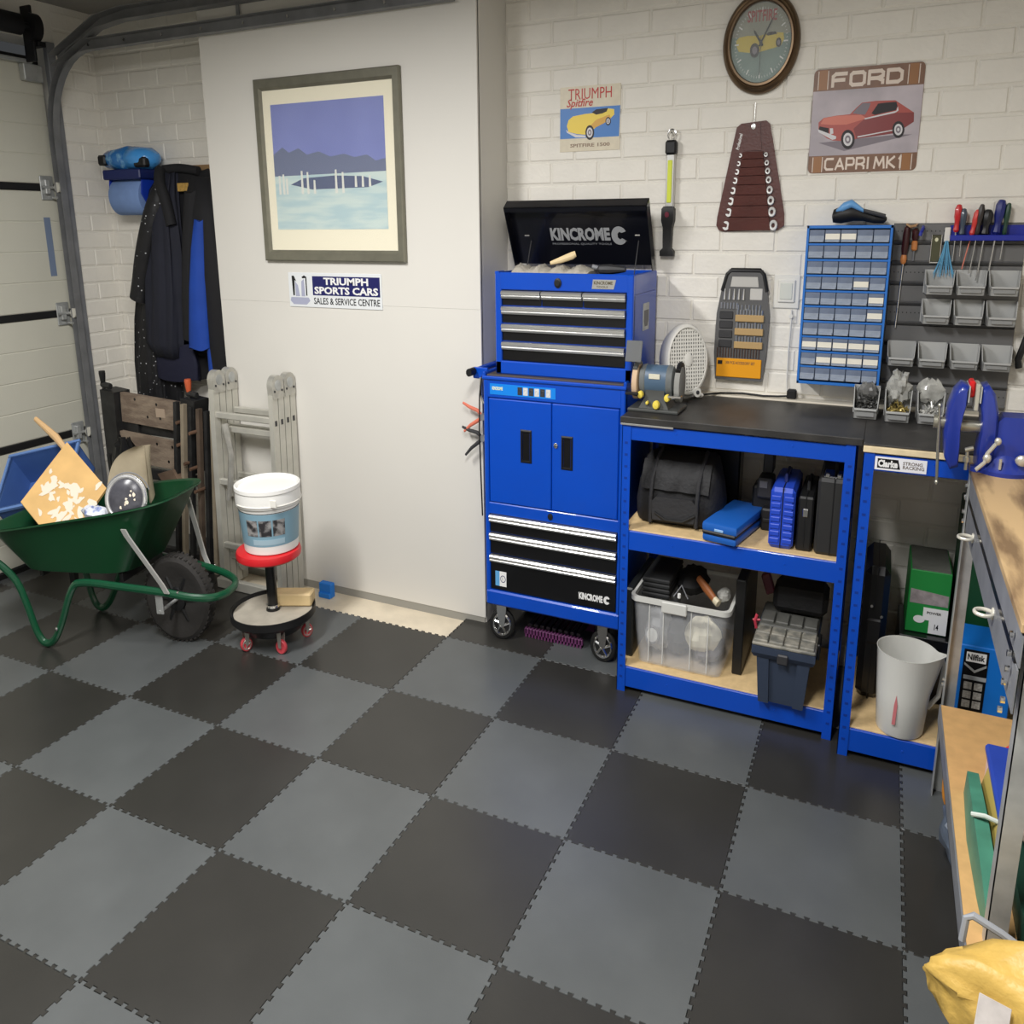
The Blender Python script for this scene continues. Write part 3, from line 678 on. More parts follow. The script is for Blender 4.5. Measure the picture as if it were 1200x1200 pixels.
m.build('peg_holes', blackp, pb, kind='stuff')
M().box(PX0-0.004, PX1, YB-0.006, YB-0.004, PZ0-0.02, PZ1+0.002).build('back_plate', pgm, pb)

# bins
binm = P('bin_grey', (176, 177, 175), 0.45)
def bin_parts(w, d, h, name='storage_bin'):
    """open fronted bin, local coords: back at y=0, opening towards -y, base z=0, x centred"""
    m = M(); t = 0.0025; hw = w/2; fh = h*0.36; fw = hw*0.86
    side = lambda s: [(s*hw*0.93, 0, 0), (s*fw, -d*0.86, 0), (s*fw*1.02, -d, fh), (s*fw*1.08, -d*0.78, fh*1.15), (s*hw, -d*0.42, h), (s*hw, 0, h)]
    for s in (-1, 1):
        a = side(s); b = [(x-s*t, y, z) for x, y, z in a]; m.loft([a, b])
    m.box(-hw, hw, -t, 0, 0, h, 0.0005)
    m.add([(-fw, -d*0.86, 0), (fw, -d*0.86, 0), (hw*0.93, 0, 0), (-hw*0.93, 0, 0), (-fw, -d*0.86, t), (fw, -d*0.86, t), (hw*0.93, 0, t), (-hw*0.93, 0, t)], [(0, 1, 2, 3), (4, 5, 6, 7), (0, 1, 5, 4), (1, 2, 6, 5), (2, 3, 7, 6), (3, 0, 4, 7)])
    a = [(-fw, -d*0.86, 0), (fw, -d*0.86, 0), (fw*1.02, -d, fh), (-fw*1.02, -d, fh)]
    m.loft([a, [(x, y+t, z) for x, y, z in a]])
    m.box(-fw*0.98, fw*0.98, -d-0.008, -d+0.004, fh-0.004, fh+0.002, 0.001)
    lp = M().box(-fw*0.78, fw*0.78, -d*0.955-0.004, -d*0.93, fh*0.28, fh*0.86, 0.001)
    return m, lp
bmesh_, lmesh_ = bin_parts(0.104, 0.10, 0.070)
bmd = bmesh_.data('storage_bin', binm); lmd = lmesh_.data('label_holder', P('bin_grey_dark', (140, 141, 140), 0.5))
rows = [('top', [1.991, 2.098, 2.207], 1.300), ('middle', [1.990, 2.100, 2.210], 1.212), ('bottom', [1.882, 1.992, 2.104, 2.212], 1.080)]
names = {3: ['left', 'middle', 'right'], 4: ['leftmost', 'second from left', 'third from left', 'rightmost']}
for rn, xs, z in rows:
    for i, x in enumerate(xs):
        o = bpy.data.objects.new('storage_bin', bmd); C.objects.link(o); o.location = (x, YB-0.024, z)
        tag(o, 'empty grey bin on the tool panel, %s of the %s row' % (names[len(xs)][i], rn), 'bin', 'empty grey bins on the tool panel'); ORG[o.name] = (x, YB-0.024, z)
        q = bpy.data.objects.new('label_holder', lmd); C.objects.link(q); q.parent = o
ZB = 0.935   # bench surface
bb, lb = bin_parts(0.094, 0.125, 0.088)
bbd = bb.data('storage_bin', binm); lbd = lb.data('label_holder', P('bin_grey_dark', (118, 119, 118)))
for i, (x, y, what) in enumerate(((1.772, 0.315, 'left bin on the bench, full of bagged dark fixings'), (1.884, 0.30, 'middle bin on the bench, heaped with clear bags and brass parts'), (1.996, 0.31, 'right bin on the bench, holding a bag and silver fixings'))):
    o = bpy.data.objects.new('storage_bin', bbd); C.objects.link(o); o.location = (x, y, ZB+0.002); tag(o, 'grey '+what, 'bin', 'filled grey bins standing on the bench'); ORG[o.name] = (x, y, ZB)
    q = bpy.data.objects.new('label_holder', lbd); C.objects.link(q); q.parent = o
def crumple(cx, cy, cz, rx, ry, rz, mat, name, seed, n=9, amp=0.25, parent=None, label=None, cat=None, kind=None):
    rnd = random.Random(seed); m = M().ell((cx, cy, cz), (rx, ry, rz), n)
    vs = []
    for v in m.v:
        d = Vector(v)-Vector((cx, cy, cz)); f = 1+rnd.uniform(-amp, amp); vs.append(tuple(Vector((cx, cy, cz))+d*f))
    m.v = vs
    o = m.build(name, mat, parent, sharp=25)
    return tag(o, label, cat, kind=kind)
bagm = P('clear_bag', (196, 196, 190), 0.15, trans=0.35, var=0.3, vscale=30)
def fixings(cx, cy, cz, rx, ry, rz, seed, mat, n, label, s=0.006):
    rnd = random.Random(seed); m = M()
    for i in range(n):
        a = rnd.uniform(0, 2*PI); r = math.sqrt(rnd.random())
        p = Vector((cx+rx*r*math.cos(a), cy+ry*r*math.sin(a), cz+rnd.uniform(0, rz)*(1-r*0.6))); d = Vector((rnd.uniform(-1, 1), rnd.uniform(-1, 1), rnd.uniform(-.6, .6))).normalized()*s*rnd.uniform(1, 2.4)
        m.cyl(p-d, p+d, s*0.45, n=6)
    return tag(m.build('loose_fixings', mat, label=label), cat='fixings', kind='stuff')
fixings(1.772, 0.262, ZB+0.012, 0.036, 0.045, 0.075, 3, P('dark_fixings', (96, 96, 94), 0.35, 0.6, var=0.3, vscale=60), 150, 'dark metal fixings filling the left bench bin')
fixings(1.884, 0.25, ZB+0.012, 0.036, 0.045, 0.05, 4, P('brass_fixings', (176, 158, 96), 0.35, 0.6, var=0.3, vscale=60), 110, 'brass coloured fixings in the middle bench bin')
fixings(1.996, 0.25, ZB+0.012, 0.036, 0.045, 0.045, 5, P('silver_fixings', (216, 216, 212), 0.3, 0.6), 90, 'silver fixings in the right bench bin')
crumple(1.884, 0.272, ZB+0.095, 0.038, 0.036, 0.048, bagm, 'plastic_bag', 11, label='crumpled clear bag heaped in the middle bench bin', cat='bag', amp=0.32)
crumple(1.996, 0.285, ZB+0.088, 0.044, 0.016, 0.036, bagm, 'plastic_bag', 12, label='clear bag standing in the right bench bin', cat='bag', amp=0.22)
crumple(1.774, 0.285, ZB+0.075, 0.034, 0.022, 0.030, P('grey_bag', (120, 120, 118), 0.2, trans=0.2, var=0.3, vscale=30), 'plastic_bag', 13, label='small dark bag in the left bench bin', cat='bag', amp=0.2)

# tools on the panel
rack = thing('screwdriver_rack', (2.13, YB-0.04, 1.46), 'blue holder strip with screwdrivers at the top of the tool panel', 'tool rack')
rbm = P('rack_blue', (24, 40, 150), 0.4)
M().box(2.012, 2.268, YB-0.075, YB-0.016, 1.462, 1.470, 0.001).box(2.012, 2.268, YB-0.020, YB-0.014, 1.462, 1.500, 0.001).box(2.012, 2.268, YB-0.077, YB-0.072, 1.456, 1.472, 0.001).build('shelf', rbm, rack)
def screwdriver(x, y, ztop, hl, hr, bladel, col, label, tilt=0.0, rb=0.0026, hexa=8, kind='screwdriver', col2=None, bladecol=None):
    t = thing(kind, (x, y, ztop-hl), label, kind.replace('_', ' '), 'tools in the blue holder strip')
    T = Matrix.Translation((x, y, 1.467)) @ Matrix.Rotation(tilt, 4, 'Y') @ Matrix.Translation((-x, -y, -1.467))
    prof = [(hr*0.3, 0), (hr*0.62, -0.002), (hr, -hl*0.16), (hr*0.98, -hl*0.45), (hr*0.7, -hl*0.62), (hr*0.66, -hl*0.75), (hr*0.85, -hl*0.92), (hr*0.5, -hl)]
    M().lathe(prof, (x, y, ztop), 'z', hexa, T=T).build('handle', P('handle_%d_%d_%d' % col, col, 0.35, coat=0.3), t)
    if col2: M().lathe([(hr*1.02, -hl*0.2), (hr*1.04, -hl*0.3), (hr*1.02, -hl*0.42)], (x, y, ztop), 'z', hexa, T=T).build('grip_band', P('handle_%d_%d_%d' % col2, col2, 0.4), t)
    M().cyl((x, y, ztop-hl+0.002), (x, y, ztop-hl-bladel), rb, n=8, T=T).build('blade', bladecol or chrome, t)
    return t
yk = YB-0.048
screwdriver(2.030, yk, 1.560, 0.080, 0.013, 0.085, (196, 32, 36), 'red-handled screwdriver, leftmost in the blue strip', 0.03)
screwdriver(2.050, yk-0.006, 1.548, 0.078, 0.012, 0.06, (62, 74, 88), 'slate-handled screwdriver beside the leftmost red one', 0.0)
screwdriver(2.083, yk, 1.546, 0.075, 0.012, 0.100, (206, 54, 48), 'red-handled screwdriver leaning far left over the strip', 0.20, bladecol=P('copper_blade', (196, 120, 104), 0.35, 0.5))
screwdriver(2.100, yk-0.006, 1.560, 0.090, 0.011, 0.110, (44, 36, 34), 'dark-handled screwdriver with a long thin shaft', 0.10)
screwdriver(2.126, yk, 1.545, 0.075, 0.018, 0.13, (24, 24, 26), 'stubby fat black-handled screwdriver in the strip', 0.08, rb=0.003)
screwdriver(2.163, yk, 1.572, 0.100, 0.018, 0.105, (26, 36, 110), 'large navy-handled screwdriver, tallest in the strip', 0.09, rb=0.0035)
screwdriver(2.190, yk-0.004, 1.562, 0.090, 0.010, 0.07, (28, 62, 44), 'slim dark green-handled screwdriver right of the navy one', 0.06)
# hanging tools on the left of the panel
sd = thing('long_screwdriver', (1.862, YB-0.03, 1.19), 'long screwdriver with black and amber handle hanging at the panel left edge', 'screwdriver')
T = rotm('Y', math.radians(2), (1.862, 0, 1.49))
M().cyl((1.862, YB-0.03, 1.19), (1.862, YB-0.03, 1.39), 0.0032, n=8, T=T).build('blade', chrome, sd)
M().lathe([(0.006, 0), (0.011, 0.006), (0.012, 0.018), (0.009, 0.028)], (1.862, YB-0.03, 1.385), 'z', 10, T=T).build('collar', P('amber_handle', (206, 132, 74), 0.35), sd)
M().lathe([(0.009, 0), (0.013, 0.02), (0.013, 0.06), (0.010, 0.082), (0.004, 0.088)], (1.862, YB-0.03, 1.412), 'z', 10, T=T).build('handle', P('dark_red_handle', (60, 22, 22), 0.35), sd)
sd = thing('short_screwdriver', (1.893, YB-0.03, 1.40), 'short screwdriver with red and amber handle next to the long one', 'screwdriver')
M().cyl((1.893, YB-0.03, 1.395), (1.893, YB-0.03, 1.43), 0.003, n=8).build('blade', galvd, sd)
M().lathe([(0.006, 0), (0.011, 0.004), (0.011, 0.026), (0.008, 0.03)], (1.893, YB-0.03, 1.425), 'z', 10).build('collar', P('amber_handle', (206, 132, 74)), sd)
M().lathe([(0.008, 0), (0.012, 0.01), (0.012, 0.030), (0.005, 0.038)], (1.893, YB-0.03, 1.455), 'z', 10).build('handle', P('dark_red_handle', (60, 22, 22)), sd)
m = M().tube([(1.860, YB-0.014, 1.502), (1.860, YB-0.045, 1.503), (1.872, YB-0.05, 1.497), (1.890, YB-0.05, 1.500), (1.896, YB-0.02, 1.503)], 0.0045, 8)
tag(m.build('tool_hook', P('brass_hook', (176, 140, 104), 0.35, 0.6), label='copper coloured hooks carrying the two hanging screwdrivers'), cat='hook')
m = M().tube([(1.918, YB-0.014, 1.495), (1.916, YB-0.06, 1.490), (1.910, YB-0.075, 1.478), (1.908, YB-0.075, 1.470)], 0.006, 8)
tag(m.build('tool_hook', rbm, label='short blue plastic hook on the tool panel'), cat='hook')
sk = thing('scraper', (1.968, YB-0.03, 1.395), 'flat steel rasp blade with a handle hole hanging on the tool panel', 'scraper')
M().box(1.952, 1.986, YB-0.022, YB-0.016, 1.392, 1.472, 0.002).build('blade', P('olive_steel', (92, 92, 74), 0.3, 0.8), sk)
m = M().box(1.950, 1.954, YB-0.026, YB-0.014, 1.390, 1.474, 0.001).box(1.984, 1.988, YB-0.026, YB-0.014, 1.390, 1.474, 0.001).box(1.950, 1.988, YB-0.026, YB-0.014, 1.388, 1.393, 0.001).build('rim', chrome, sk)
M().lathe([(0.006, 0), (0.006, -0.003)], (1.969, YB-0.022, 1.458), 'y', 12).build('pin', P('pale_pin', (226, 224, 190), 0.4), sk)
ct = thing('cable_ties', (2.005, YB-0.03, 1.36), 'bunch of light blue cable ties with a white tag hanging from the panel', 'cable ties')
M().box(1.994, 2.014, YB-0.032, YB-0.020, 1.452, 1.494, 0.002).build('white_tag', wp, ct)
rnd = random.Random(5); m = M()
for i in range(26):
    a = rnd.uniform(-1, 1); y = YB-0.026-rnd.uniform(0, 0.012)
    m.tube([(2.004+a*0.004, y, 1.455), (2.004+a*0.012, y-0.004, 1.42), (2.004+a*0.024, y-0.006, 1.385), (2.004+a*0.036, y-0.010, 1.362-rnd.uniform(0, .018))], 0.0013, 4)
m.build('ties', P('tie_blue', (88, 158, 196), 0.4), ct, kind='stuff')

# ------------------------------------------------------------------ roller cabinet
CX0, CX1, CY, CYB, CZ0, CZ1 = 0.195, 0.858, 0.05, 0.47, 0.150, 0.995
rc = thing('roller_cabinet', ((CX0+CX1)/2, 0.26, 0), 'tall blue steel roller tool cabinet with two doors and three silver-edged drawers', 'tool cabinet')
m = M()
m.box(CX0, CX1, CY+0.012, CYB, CZ0+0.01, CZ1, 0.004)                     # body
m.box(CX0, CX0+0.022, CY, CY+0.03, CZ0, CZ1, 0.004).box(CX1-0.022, CX1, CY, CY+0.03, CZ0, CZ1, 0.004)   # posts
m.box(CX0, CX1, CY-0.004, CY+0.03, CZ0, CZ0+0.058, 0.006)                # plinth
m.box(CX0+0.018, CX1-0.018, CY+0.002, CY+0.03, 0.502, 0.545, 0.003)      # middle rail
m.box(CX0+0.018, CX1-0.018, CY+0.002, CY+0.03, 0.928, CZ1, 0.003)        # top rail
m.box(CX0-0.004, CX1+0.004, CY-0.006, CY+0.012, CZ1-0.004, CZ1+0.008, 0.003).box(CX0-0.004, CX0+0.01, CY, CYB, CZ1-0.004, CZ1+0.022, 0.004).box(CX1-0.01, CX1+0.004, CY, CYB, CZ1-0.004, CZ1+0.022, 0.004)
m.build('carcass', blue, rc)
M().box(CX0+0.012, CX1-0.012, CY+0.012, CYB-0.01, CZ1-0.002, CZ1+0.0125, 0.002).build('top_mat', P('brown_grey_mat', (74, 66, 62), 0.6), rc)
for k, (a, b) in enumerate(((CX0+0.026, 0.5245), (0.5285, CX1-0.026))):
    d = M().box(a, b, CY+0.001, CY+0.02, 0.548, 0.925, 0.003).build('door', blue, rc)
    hx = 0.405 if k == 0 else 0.600; z0 = 0.707 if k == 0 else 0.700
    frame_ring(M(), hx-0.027, hx+0.027, z0, z0+0.118, 0.010, CY-0.005, CY+0.004, CY+0.0004).build('handle_frame', blackm, d)
    M().box(hx-0.016, hx+0.016, CY-0.0006, CY+0.001, z0+0.010, z0+0.108).build('handle_recess', blackp, d)
    if k: M().lathe([(0.009, 0), (0.009, -0.006), (0.006, -0.008)], (0.548, CY+0.001, 0.782), 'y', 16).build('lock', chrome, d)
M().lathe([(0.012, 0), (0.012, -0.004), (0.007, -0.006)], (0.522, CY+0.002, 0.524), 'y', 16).build('drawer_lock', blackm, rc)
def drawer(parent, a, b, z0, z1, y, trimh=0.026):
    d = M().box(a, b, y+0.004, y+0.03, z0, z1, 0.002).build('drawer', blackp, parent)
    m = M(); zt = z1; pr = [(y+0.006, zt), (y-0.010, zt-0.001), (y-0.016, zt-0.006), (y-0.016, zt-trimh*0.45), (y-0.010, zt-trimh*0.62), (y-0.013, zt-trimh*0.75), (y-0.009, zt-trimh), (y+0.006, zt-trimh)]
    m.prism(pr, 'x', a+0.001, b-0.001); m.build('edge_trim', alu, d)
    return d
da, db = CX0+0.024, CX1-0.024
drawer(rc, da, db, 0.435, 0.500, CY); drawer(rc, da, db, 0.352, 0.431, CY)
bd = drawer(rc, da, db, 0.212, 0.348, CY)
text('KINCROME', 0.115, 0.026, white, bd, (0.660, CY+0.0035, 0.238), bold=0.05, shear=-0.1)
def emblem(parent, c, R, y, mat, axis=((1, 0, 0), (0, 0, 1)), depth=0.0006):
    """round spanner-jaw emblem, open to the right"""
    ux, uy = Vector(axis[0]), Vector(axis[1]); nn = ux.cross(uy); o = Vector((c[0], y, c[1]))
    pts = [(R*math.cos(math.radians(a)), R*math.sin(math.radians(a))) for a in range(28, 333, 12)]
    pts += [(R*0.95, -R*0.62), (R*0.35, -R*0.30), (R*0.05, -R*0.42), (-R*0.20, -R*0.20), (-R*0.20, R*0.22), (R*0.05, R*0.42), (R*0.35, R*0.30)]
    m = M(); f = [o+ux*a+uy*b+nn*depth for a, b in pts]; g_ = [o+ux*a+uy*b for a, b in pts]; n = len(pts)
    m.add(f+g_, [tuple(range(n)), tuple(range(n, 2*n))[::-1]]+[(i, (i+1) % n, (i+1) % n+n, i+n) for i in range(n)])
    return m.build('emblem', mat, parent)
emblem(bd, (0.793, 0.251), 0.015, CY+0.0035, white)
m = M().box(0.243, 0.265, CY+0.002, CY+0.0035, 0.228, 0.285).build('sticker', P('sticker_sky', (96, 164, 214), 0.4), bd)
M().box(0.265, 0.300, CY+0.002, CY+0.0035, 0.228, 0.285).build('sticker', white, bd)
M().torus((0.2825, CY+0.003, 0.257), 0.0125, 0.002, 'y', 24, 6).box(0.279, 0.281, CY+0.002, CY+0.003, 0.25, 0.265).build('sticker_mark', navy, bd)
M().box(0.228, 0.405, CY+0.0005, CY+0.002, 0.940, 0.978).box(0.405, 0.545, CY+0.0005, CY+0.002, 0.940, 0.978).build('sticker_strip', P('sticker_azure', (20, 128, 222), 0.35), rc, split=True)
text('KINCROME', 0.052, 0.012, P('pale_yellow_print', (226, 230, 190), 0.4), rc, (0.240, CY+0.0005, 0.956), bold=0.04)
for i in range(6): M().box(0.365+i*0.027, 0.387+i*0.027, CY-0.0004, CY+0.001, 0.945, 0.972, 0.0).torus((0.376+i*0.027, CY-0.0004, 0.9585), 0.007, 0.0015, 'y', 14, 5).build('sticker_icon', P('icon_grey', (206, 206, 204), 0.4) if i % 2 else dgrey, rc)
def caster(parent, x, y, R=0.062, w=0.024, wheelm=None, rimm=None, spokes=5, h=0.15, yaw=0.0, top=True):
    T = Matrix.Translation((x, y, 0)) @ Matrix.Rotation(yaw, 4, 'Z')
    wh = M().lathe([(R*0.62, -w*0.42), (R*0.86, -w*0.5), (R*0.98, -w*0.3), (R, 0), (R*0.98, w*0.3), (R*0.86, w*0.5), (R*0.62, w*0.42)], (0, 0, R), 'y', 28, T=T).build('caster_wheel', wheelm or rubber, parent)
    m = M()
    m.torus((0, -w*0.5, R), R*0.66, R*0.09, 'y', 24, 6, T=T).cyl((0, -w*0.62, R), (0, w*0.62, R), R*0.2, n=14, T=T)
    for k in range(spokes):
        a = 2*PI*k/spokes
        m.cyl((R*0.15*math.cos(a), -w*0.52, R+R*0.15*math.sin(a)), (R*0.62*math.cos(a+0.25), -w*0.52, R+R*0.62*math.sin(a+0.25)), R*0.10, R*0.07, n=6, T=T)
    m.build('rim', rimm or chrome, wh)
    m = M().box(-R*0.42, R*0.42, -w*1.05, w*1.05, h-0.008, h, 0.001, T=T)
    for s in (-1, 1):
        m.loft([[(a, s*w*0.80+b, z) for a, b in ((-q, -.0015), (q, -.0015), (q, .0015), (-q, .0015))] for q, z in ((R*0.38, h-0.006), (R*0.36, h-0.03), (R*0.22, R))], T=T)
    m.build('fork', rimm or chrome, parent)
for x, y in ((CX0+0.062, CY+0.045), (CX1-0.09, CY+0.045), (CX0+0.062, CYB-0.07), (CX1-0.09, CYB-0.07)):
    caster(rc, x, y, yaw=0.2 if x < 0.5 else 0.0)
# side handles
M().cyl((CX0-0.062, CY+0.02, 1.012), (CX0-0.062, CY+0.33, 1.012), 0.010, n=12).build('side_handle', blue, rc)
M().cyl((CX0-0.062, CY-0.02, 1.012), (CX0-0.062, CY+0.03, 1.012), 0.014, n=12).cyl((CX0-0.062, CY+0.30, 1.012), (CX0-0.062, CY+0.35, 1.012), 0.014, n=12).build('handle_cap', blackm, rc, split=True)
M().box(CX0-0.07, CX0+0.004, CY+0.035, CY+0.05, 0.985, 1.025, 0.003).box(CX0-0.07, CX0+0.004, CY+0.27, CY+0.285, 0.985, 1.025, 0.003).build('handle_bracket', blue, rc, split=True)
M().tube([(CX0-0.03, CY+0.035, 0.99), (CX0-0.028, CY+0.03, 0.93), (CX0-0.008, CY+0.02, 0.90)], 0.006, 8).build('handle_strut', chrome, rc)
# pliers and a tie on the cabinet side
def pliers(x, y, z, col, label, rot):
    t = thing('pliers', (x, y, z), label, 'pliers', 'pliers hooked on the cabinet side')
    T = Matrix.Translation((x, y, z)) @ Matrix.Rotation(rot, 4, 'Y')
    M().tube([(0.0, 0, 0.0), (-0.03, 0, 0.018), (-0.075, 0, 0.022), (-0.11, 0, 0.03)], [0.006, 0.008, 0.007, 0.005], 8, T=T).build('handle', col, t)
    M().tube([(0.0, 0, 0.0), (-0.025, 0, -0.02), (-0.06, 0, -0.045), (-0.09, 0, -0.075)], [0.006, 0.008, 0.007, 0.005], 8, T=T).build('handle', col, t)
    M().cyl((0, -0.008, 0), (0, 0.008, 0), 0.013, n=14, T=T).loft([[(0.0, -.005, -.012), (0.0, .005, -.012), (0.0, .005, .012), (0.0, -.005, .012)], [(0.055, -.003, -.004), (0.055, .003, -.004), (0.055, .003, .004), (0.055, -.003, .004)]], T=T).build('jaws', galvd, t)
pliers(0.140, 0.15, 0.835, P('salmon_grip', (214, 116, 92), 0.45), 'pliers with salmon-red grips hooked on the left side of the blue cabinet', 0.15)
pliers(0.138, 0.15, 0.755, dgrey, 'dark pliers hooked below the red-gripped pair', 0.05)
m = M().tube([(0.186, 0.055, 1.0), (0.176, 0.05, 0.93), (0.172, 0.05, 0.80), (0.176, 0.05, 0.65), (0.181, 0.05, 0.49)], 0.0035, 6)
tag(m.build('dangling_lace', blackm, label='thin black cord hanging down the left side of the blue cabinet'), cat='cord')

# tool chest on top
HX0, HX1, HY, HYB, HZ0, HZ1 = 0.240, 0.870, 0.090, 0.455, 1.008, 1.355
tc = thing('tool_chest', ((HX0+HX1)/2, 0.27, HZ0), 'blue tool chest with open black lid standing on the roller cabinet', 'tool chest')
m = M()
m.box(HX0, HX1, HY+0.014, HYB, HZ0, 1.29, 0.004)
m.box(HX0, HX0+0.03, HY, HY+0.03, HZ0, HZ1, 0.004).box(HX1-0.03, HX1, HY, HY+0.03, HZ0, HZ1, 0.004)
m.box(HX0, HX1, HY, HY+0.02, HZ0, HZ0+0.046, 0.004).box(HX0+0.02, HX1-0.02, HY+0.001, HY+0.02, 1.298, HZ1, 0.003)
m.box(HX0, HX0+0.012, HY+0.026, HYB, 1.289, HZ1, 0.003).box(HX1-0.012, HX1, HY+0.026, HYB, 1.289, HZ1, 0.003).box(HX0+0.01, HX1-0.01, HYB-0.012, HYB-0.001, 1.289, HZ1, 0.003)
m.box(HX0, HX0+0.02, HY, HY+0.06, HZ1-0.006, HZ1+0.004, 0.002)
m.build('carcass', blue, tc)
dy = HY+0.003
a, b = HX0+0.032, HX1-0.032; w3 = (b-a-0.008)/3
for k in range(3): drawer(tc, a+k*(w3+0.004), a+k*(w3+0.004)+w3, 1.246, 1.295, dy)
for z0, z1 in ((1.186, 1.242), (1.125, 1.182)): drawer(tc, a, b, z0, z1, dy)
drawer(tc, a, b, 1.056, 1.121, dy)
M().lathe([(0.016, 0), (0.016, -0.006), (0.010, -0.008), (0.010, -0.011), (0.004, -0.011)], (0.538, HY+0.001, 1.324), 'y', 20).build('lock', blackm, tc)
M().prism([(0.690, 1.308), (0.785, 1.308), (0.795, 1.338), (0.695, 1.338)], 'y', HY-0.001, HY+0.002).build('badge', alu, tc)
text('KINCROME', 0.082, 0.011, P('badge_print', (92, 84, 60), 0.4), tc, (0.699, HY-0.001, 1.322), bold=0.03)
text('TOOLS', 0.05, 0.006, P('badge_print', (92, 84, 60)), tc, (0.71, HY-0.001, 1.312), bold=0.02)
# side handle recess (right side)
M().box(HX1-0.0005, HX1+0.004, 0.235, 0.325, 1.165, 1.255, 0.001).build('handle_plate', galv, tc)
M().prism([(0.245, 1.232), (0.315, 1.232), (0.315, 1.195), (0.300, 1.178), (0.260, 1.178), (0.245, 1.195)], 'x', HX1+0.003, HX1+0.0045).build('handle_recess', blackp, tc)
# lid: hinged at the back, leaning forward over the tray
LBz, LTz, LBy, LTy = 1.372, 1.592, 0.448, 0.315
lx0, lx1 = 0.196, 0.862
uu = Vector((0, LTy-LBy, LTz-LBz)); ul = uu.length; un = uu.normalized(); nrm = Vector((1, 0, 0)).cross(un)  # faces the front
def lp_(x, t, d): return Vector((x, LBy, LBz))+un*t+nrm*d
def lslab(m, xa, xb, t0, t1, d0, d1):
    m.loft([[lp_(xa, t0, d0), lp_(xb, t0, d0), lp_(xb, t1, d0), lp_(xa, t1, d0)], [lp_(xa, t0, d1), lp_(xb, t0, d1), lp_(xb, t1, d1), lp_(xa, t1, d1)]])
    return m
m = M(); lslab(m, lx0, lx1, 0, ul, -0.003, 0)
for xa, xb, t0, t1 in ((lx0, lx0+0.003, 0, ul), (lx1-0.003, lx1, 0, ul), (lx0, lx1, ul-0.003, ul)): lslab(m, xa, xb, t0, t1, -0.003, 0.045)
lslab(m, lx0, lx1, ul-0.018, ul, 0.040, 0.045)
lid = m.build('lid', P('lid_black', (14, 15, 22), 0.28, coat=0.3), tc)
text('KINCROME', 0.285, 0.052, P('lid_grey_print', (150, 152, 154), 0.4), lid, tuple(lp_(0.385, 0.098, 0.0005)), uy=tuple(un), bold=0.045)
text('PROFESSIONAL QUALITY TOOLS', 0.285, 0.009, P('lid_grey_print2', (112, 114, 118), 0.4), lid, tuple(lp_(0.388, 0.080, 0.0005)), uy=tuple(un))
o_ = lp_(0.712, 0.118, 0.0005); R = 0.036
pts = [(R*math.cos(math.radians(a)), R*math.sin(math.radians(a))) for a in range(28, 333, 12)]+[(R*0.95, -R*0.62), (R*0.35, -R*0.30), (R*0.05, -R*0.42), (-R*0.20, -R*0.20), (-R*0.20, R*0.22), (R*0.05, R*0.42), (R*0.35, R*0.30)]
m = M(); n = len(pts); m.add([o_+Vector((1, 0, 0))*p+un*q+nrm*0.0006 for p, q in pts]+[o_+Vector((1, 0, 0))*p+un*q for p, q in pts], [tuple(range(n)), tuple(range(n, 2*n))[::-1]]+[(i, (i+1) % n, (i+1) % n+n, i+n) for i in range(n)])
m.build('emblem', P('lid_grey_print', (150, 152, 154)), lid)
for x in (0.265, 0.795): M().box(x-0.012, x+0.012, *sorted((lp_(x, 0.11, 0)[1]-0.006, lp_(x, 0.11, 0)[1]+0.0)), lp_(x, .12, 0)[2]-0.004, lp_(x, .12, 0)[2]+0.004, 0.001).build('stay_clip', chrome, lid)
for x in (0.285, 0.80): M().tube([tuple(lp_(x, 0.10, 0.006)), (x, HY+0.22, 1.30)], 0.0025, 6).build('lid_stay', dgrey, tc)
M().box(HX0+0.012, HX1-0.012, HY+0.02, HYB-0.012, 1.292, 1.296).build('tray', blackm, tc)
# what lies in the open chest
cl = M(); rnd = random.Random(2)
rings = []
for i in range(28):
    x = 0.300+0.36*i/27
    hgt = 0.022+0.007*math.sin(i*0.9)+0.004*math.sin(i*2.3); wy = 0.075
    rings.append([(x+0.004*math.sin(a*3+i), 0.20+wy*math.cos(a)*(1+0.06*math.sin(i*1.7+a*2)), 1.350+hgt*math.sin(a)*(1+0.15*math.sin(i+a*5))) for a in [2*PI*k/18 for k in range(18)]])
cl.loft(rings)
tag(cl.build('folded_rag', P('grey_rag', (172, 166, 154), 0.8, var=0.15, vscale=40, bump=0.5, bscale=120), label='folded pale grey rag heaped in the open tool chest', sharp=80), cat='rag')
tag(M().tube([(0.475, 0.16, 1.385), (0.52, 0.17, 1.396), (0.565, 0.19, 1.410), (0.578, 0.195, 1.416)], [0.006, 0.011, 0.013, 0.010], 10).build('wooden_peg', P('pale_wood', (226, 204, 158), 0.5), label='short pale wooden handle resting on the grey rag'), cat='tool handle')
g = thing('air_tool', (0.68, 0.2, 1.35), 'black hand tool lying at the right inside the open chest', 'tool')
M().loft([[(x, 0.2+r*math.cos(a), 1.366+r*0.6*math.sin(a)) for a in [2*PI*i/10 for i in range(10)]] for x, r in ((0.675, .010), (0.69, .026), (0.73, .030), (0.77, .022), (0.80, .014))]).build('body', dgrey, g)
M().cyl((0.655, 0.195, 1.375), (0.68, 0.198, 1.37), 0.008, n=10).build('nozzle', galvd, g)

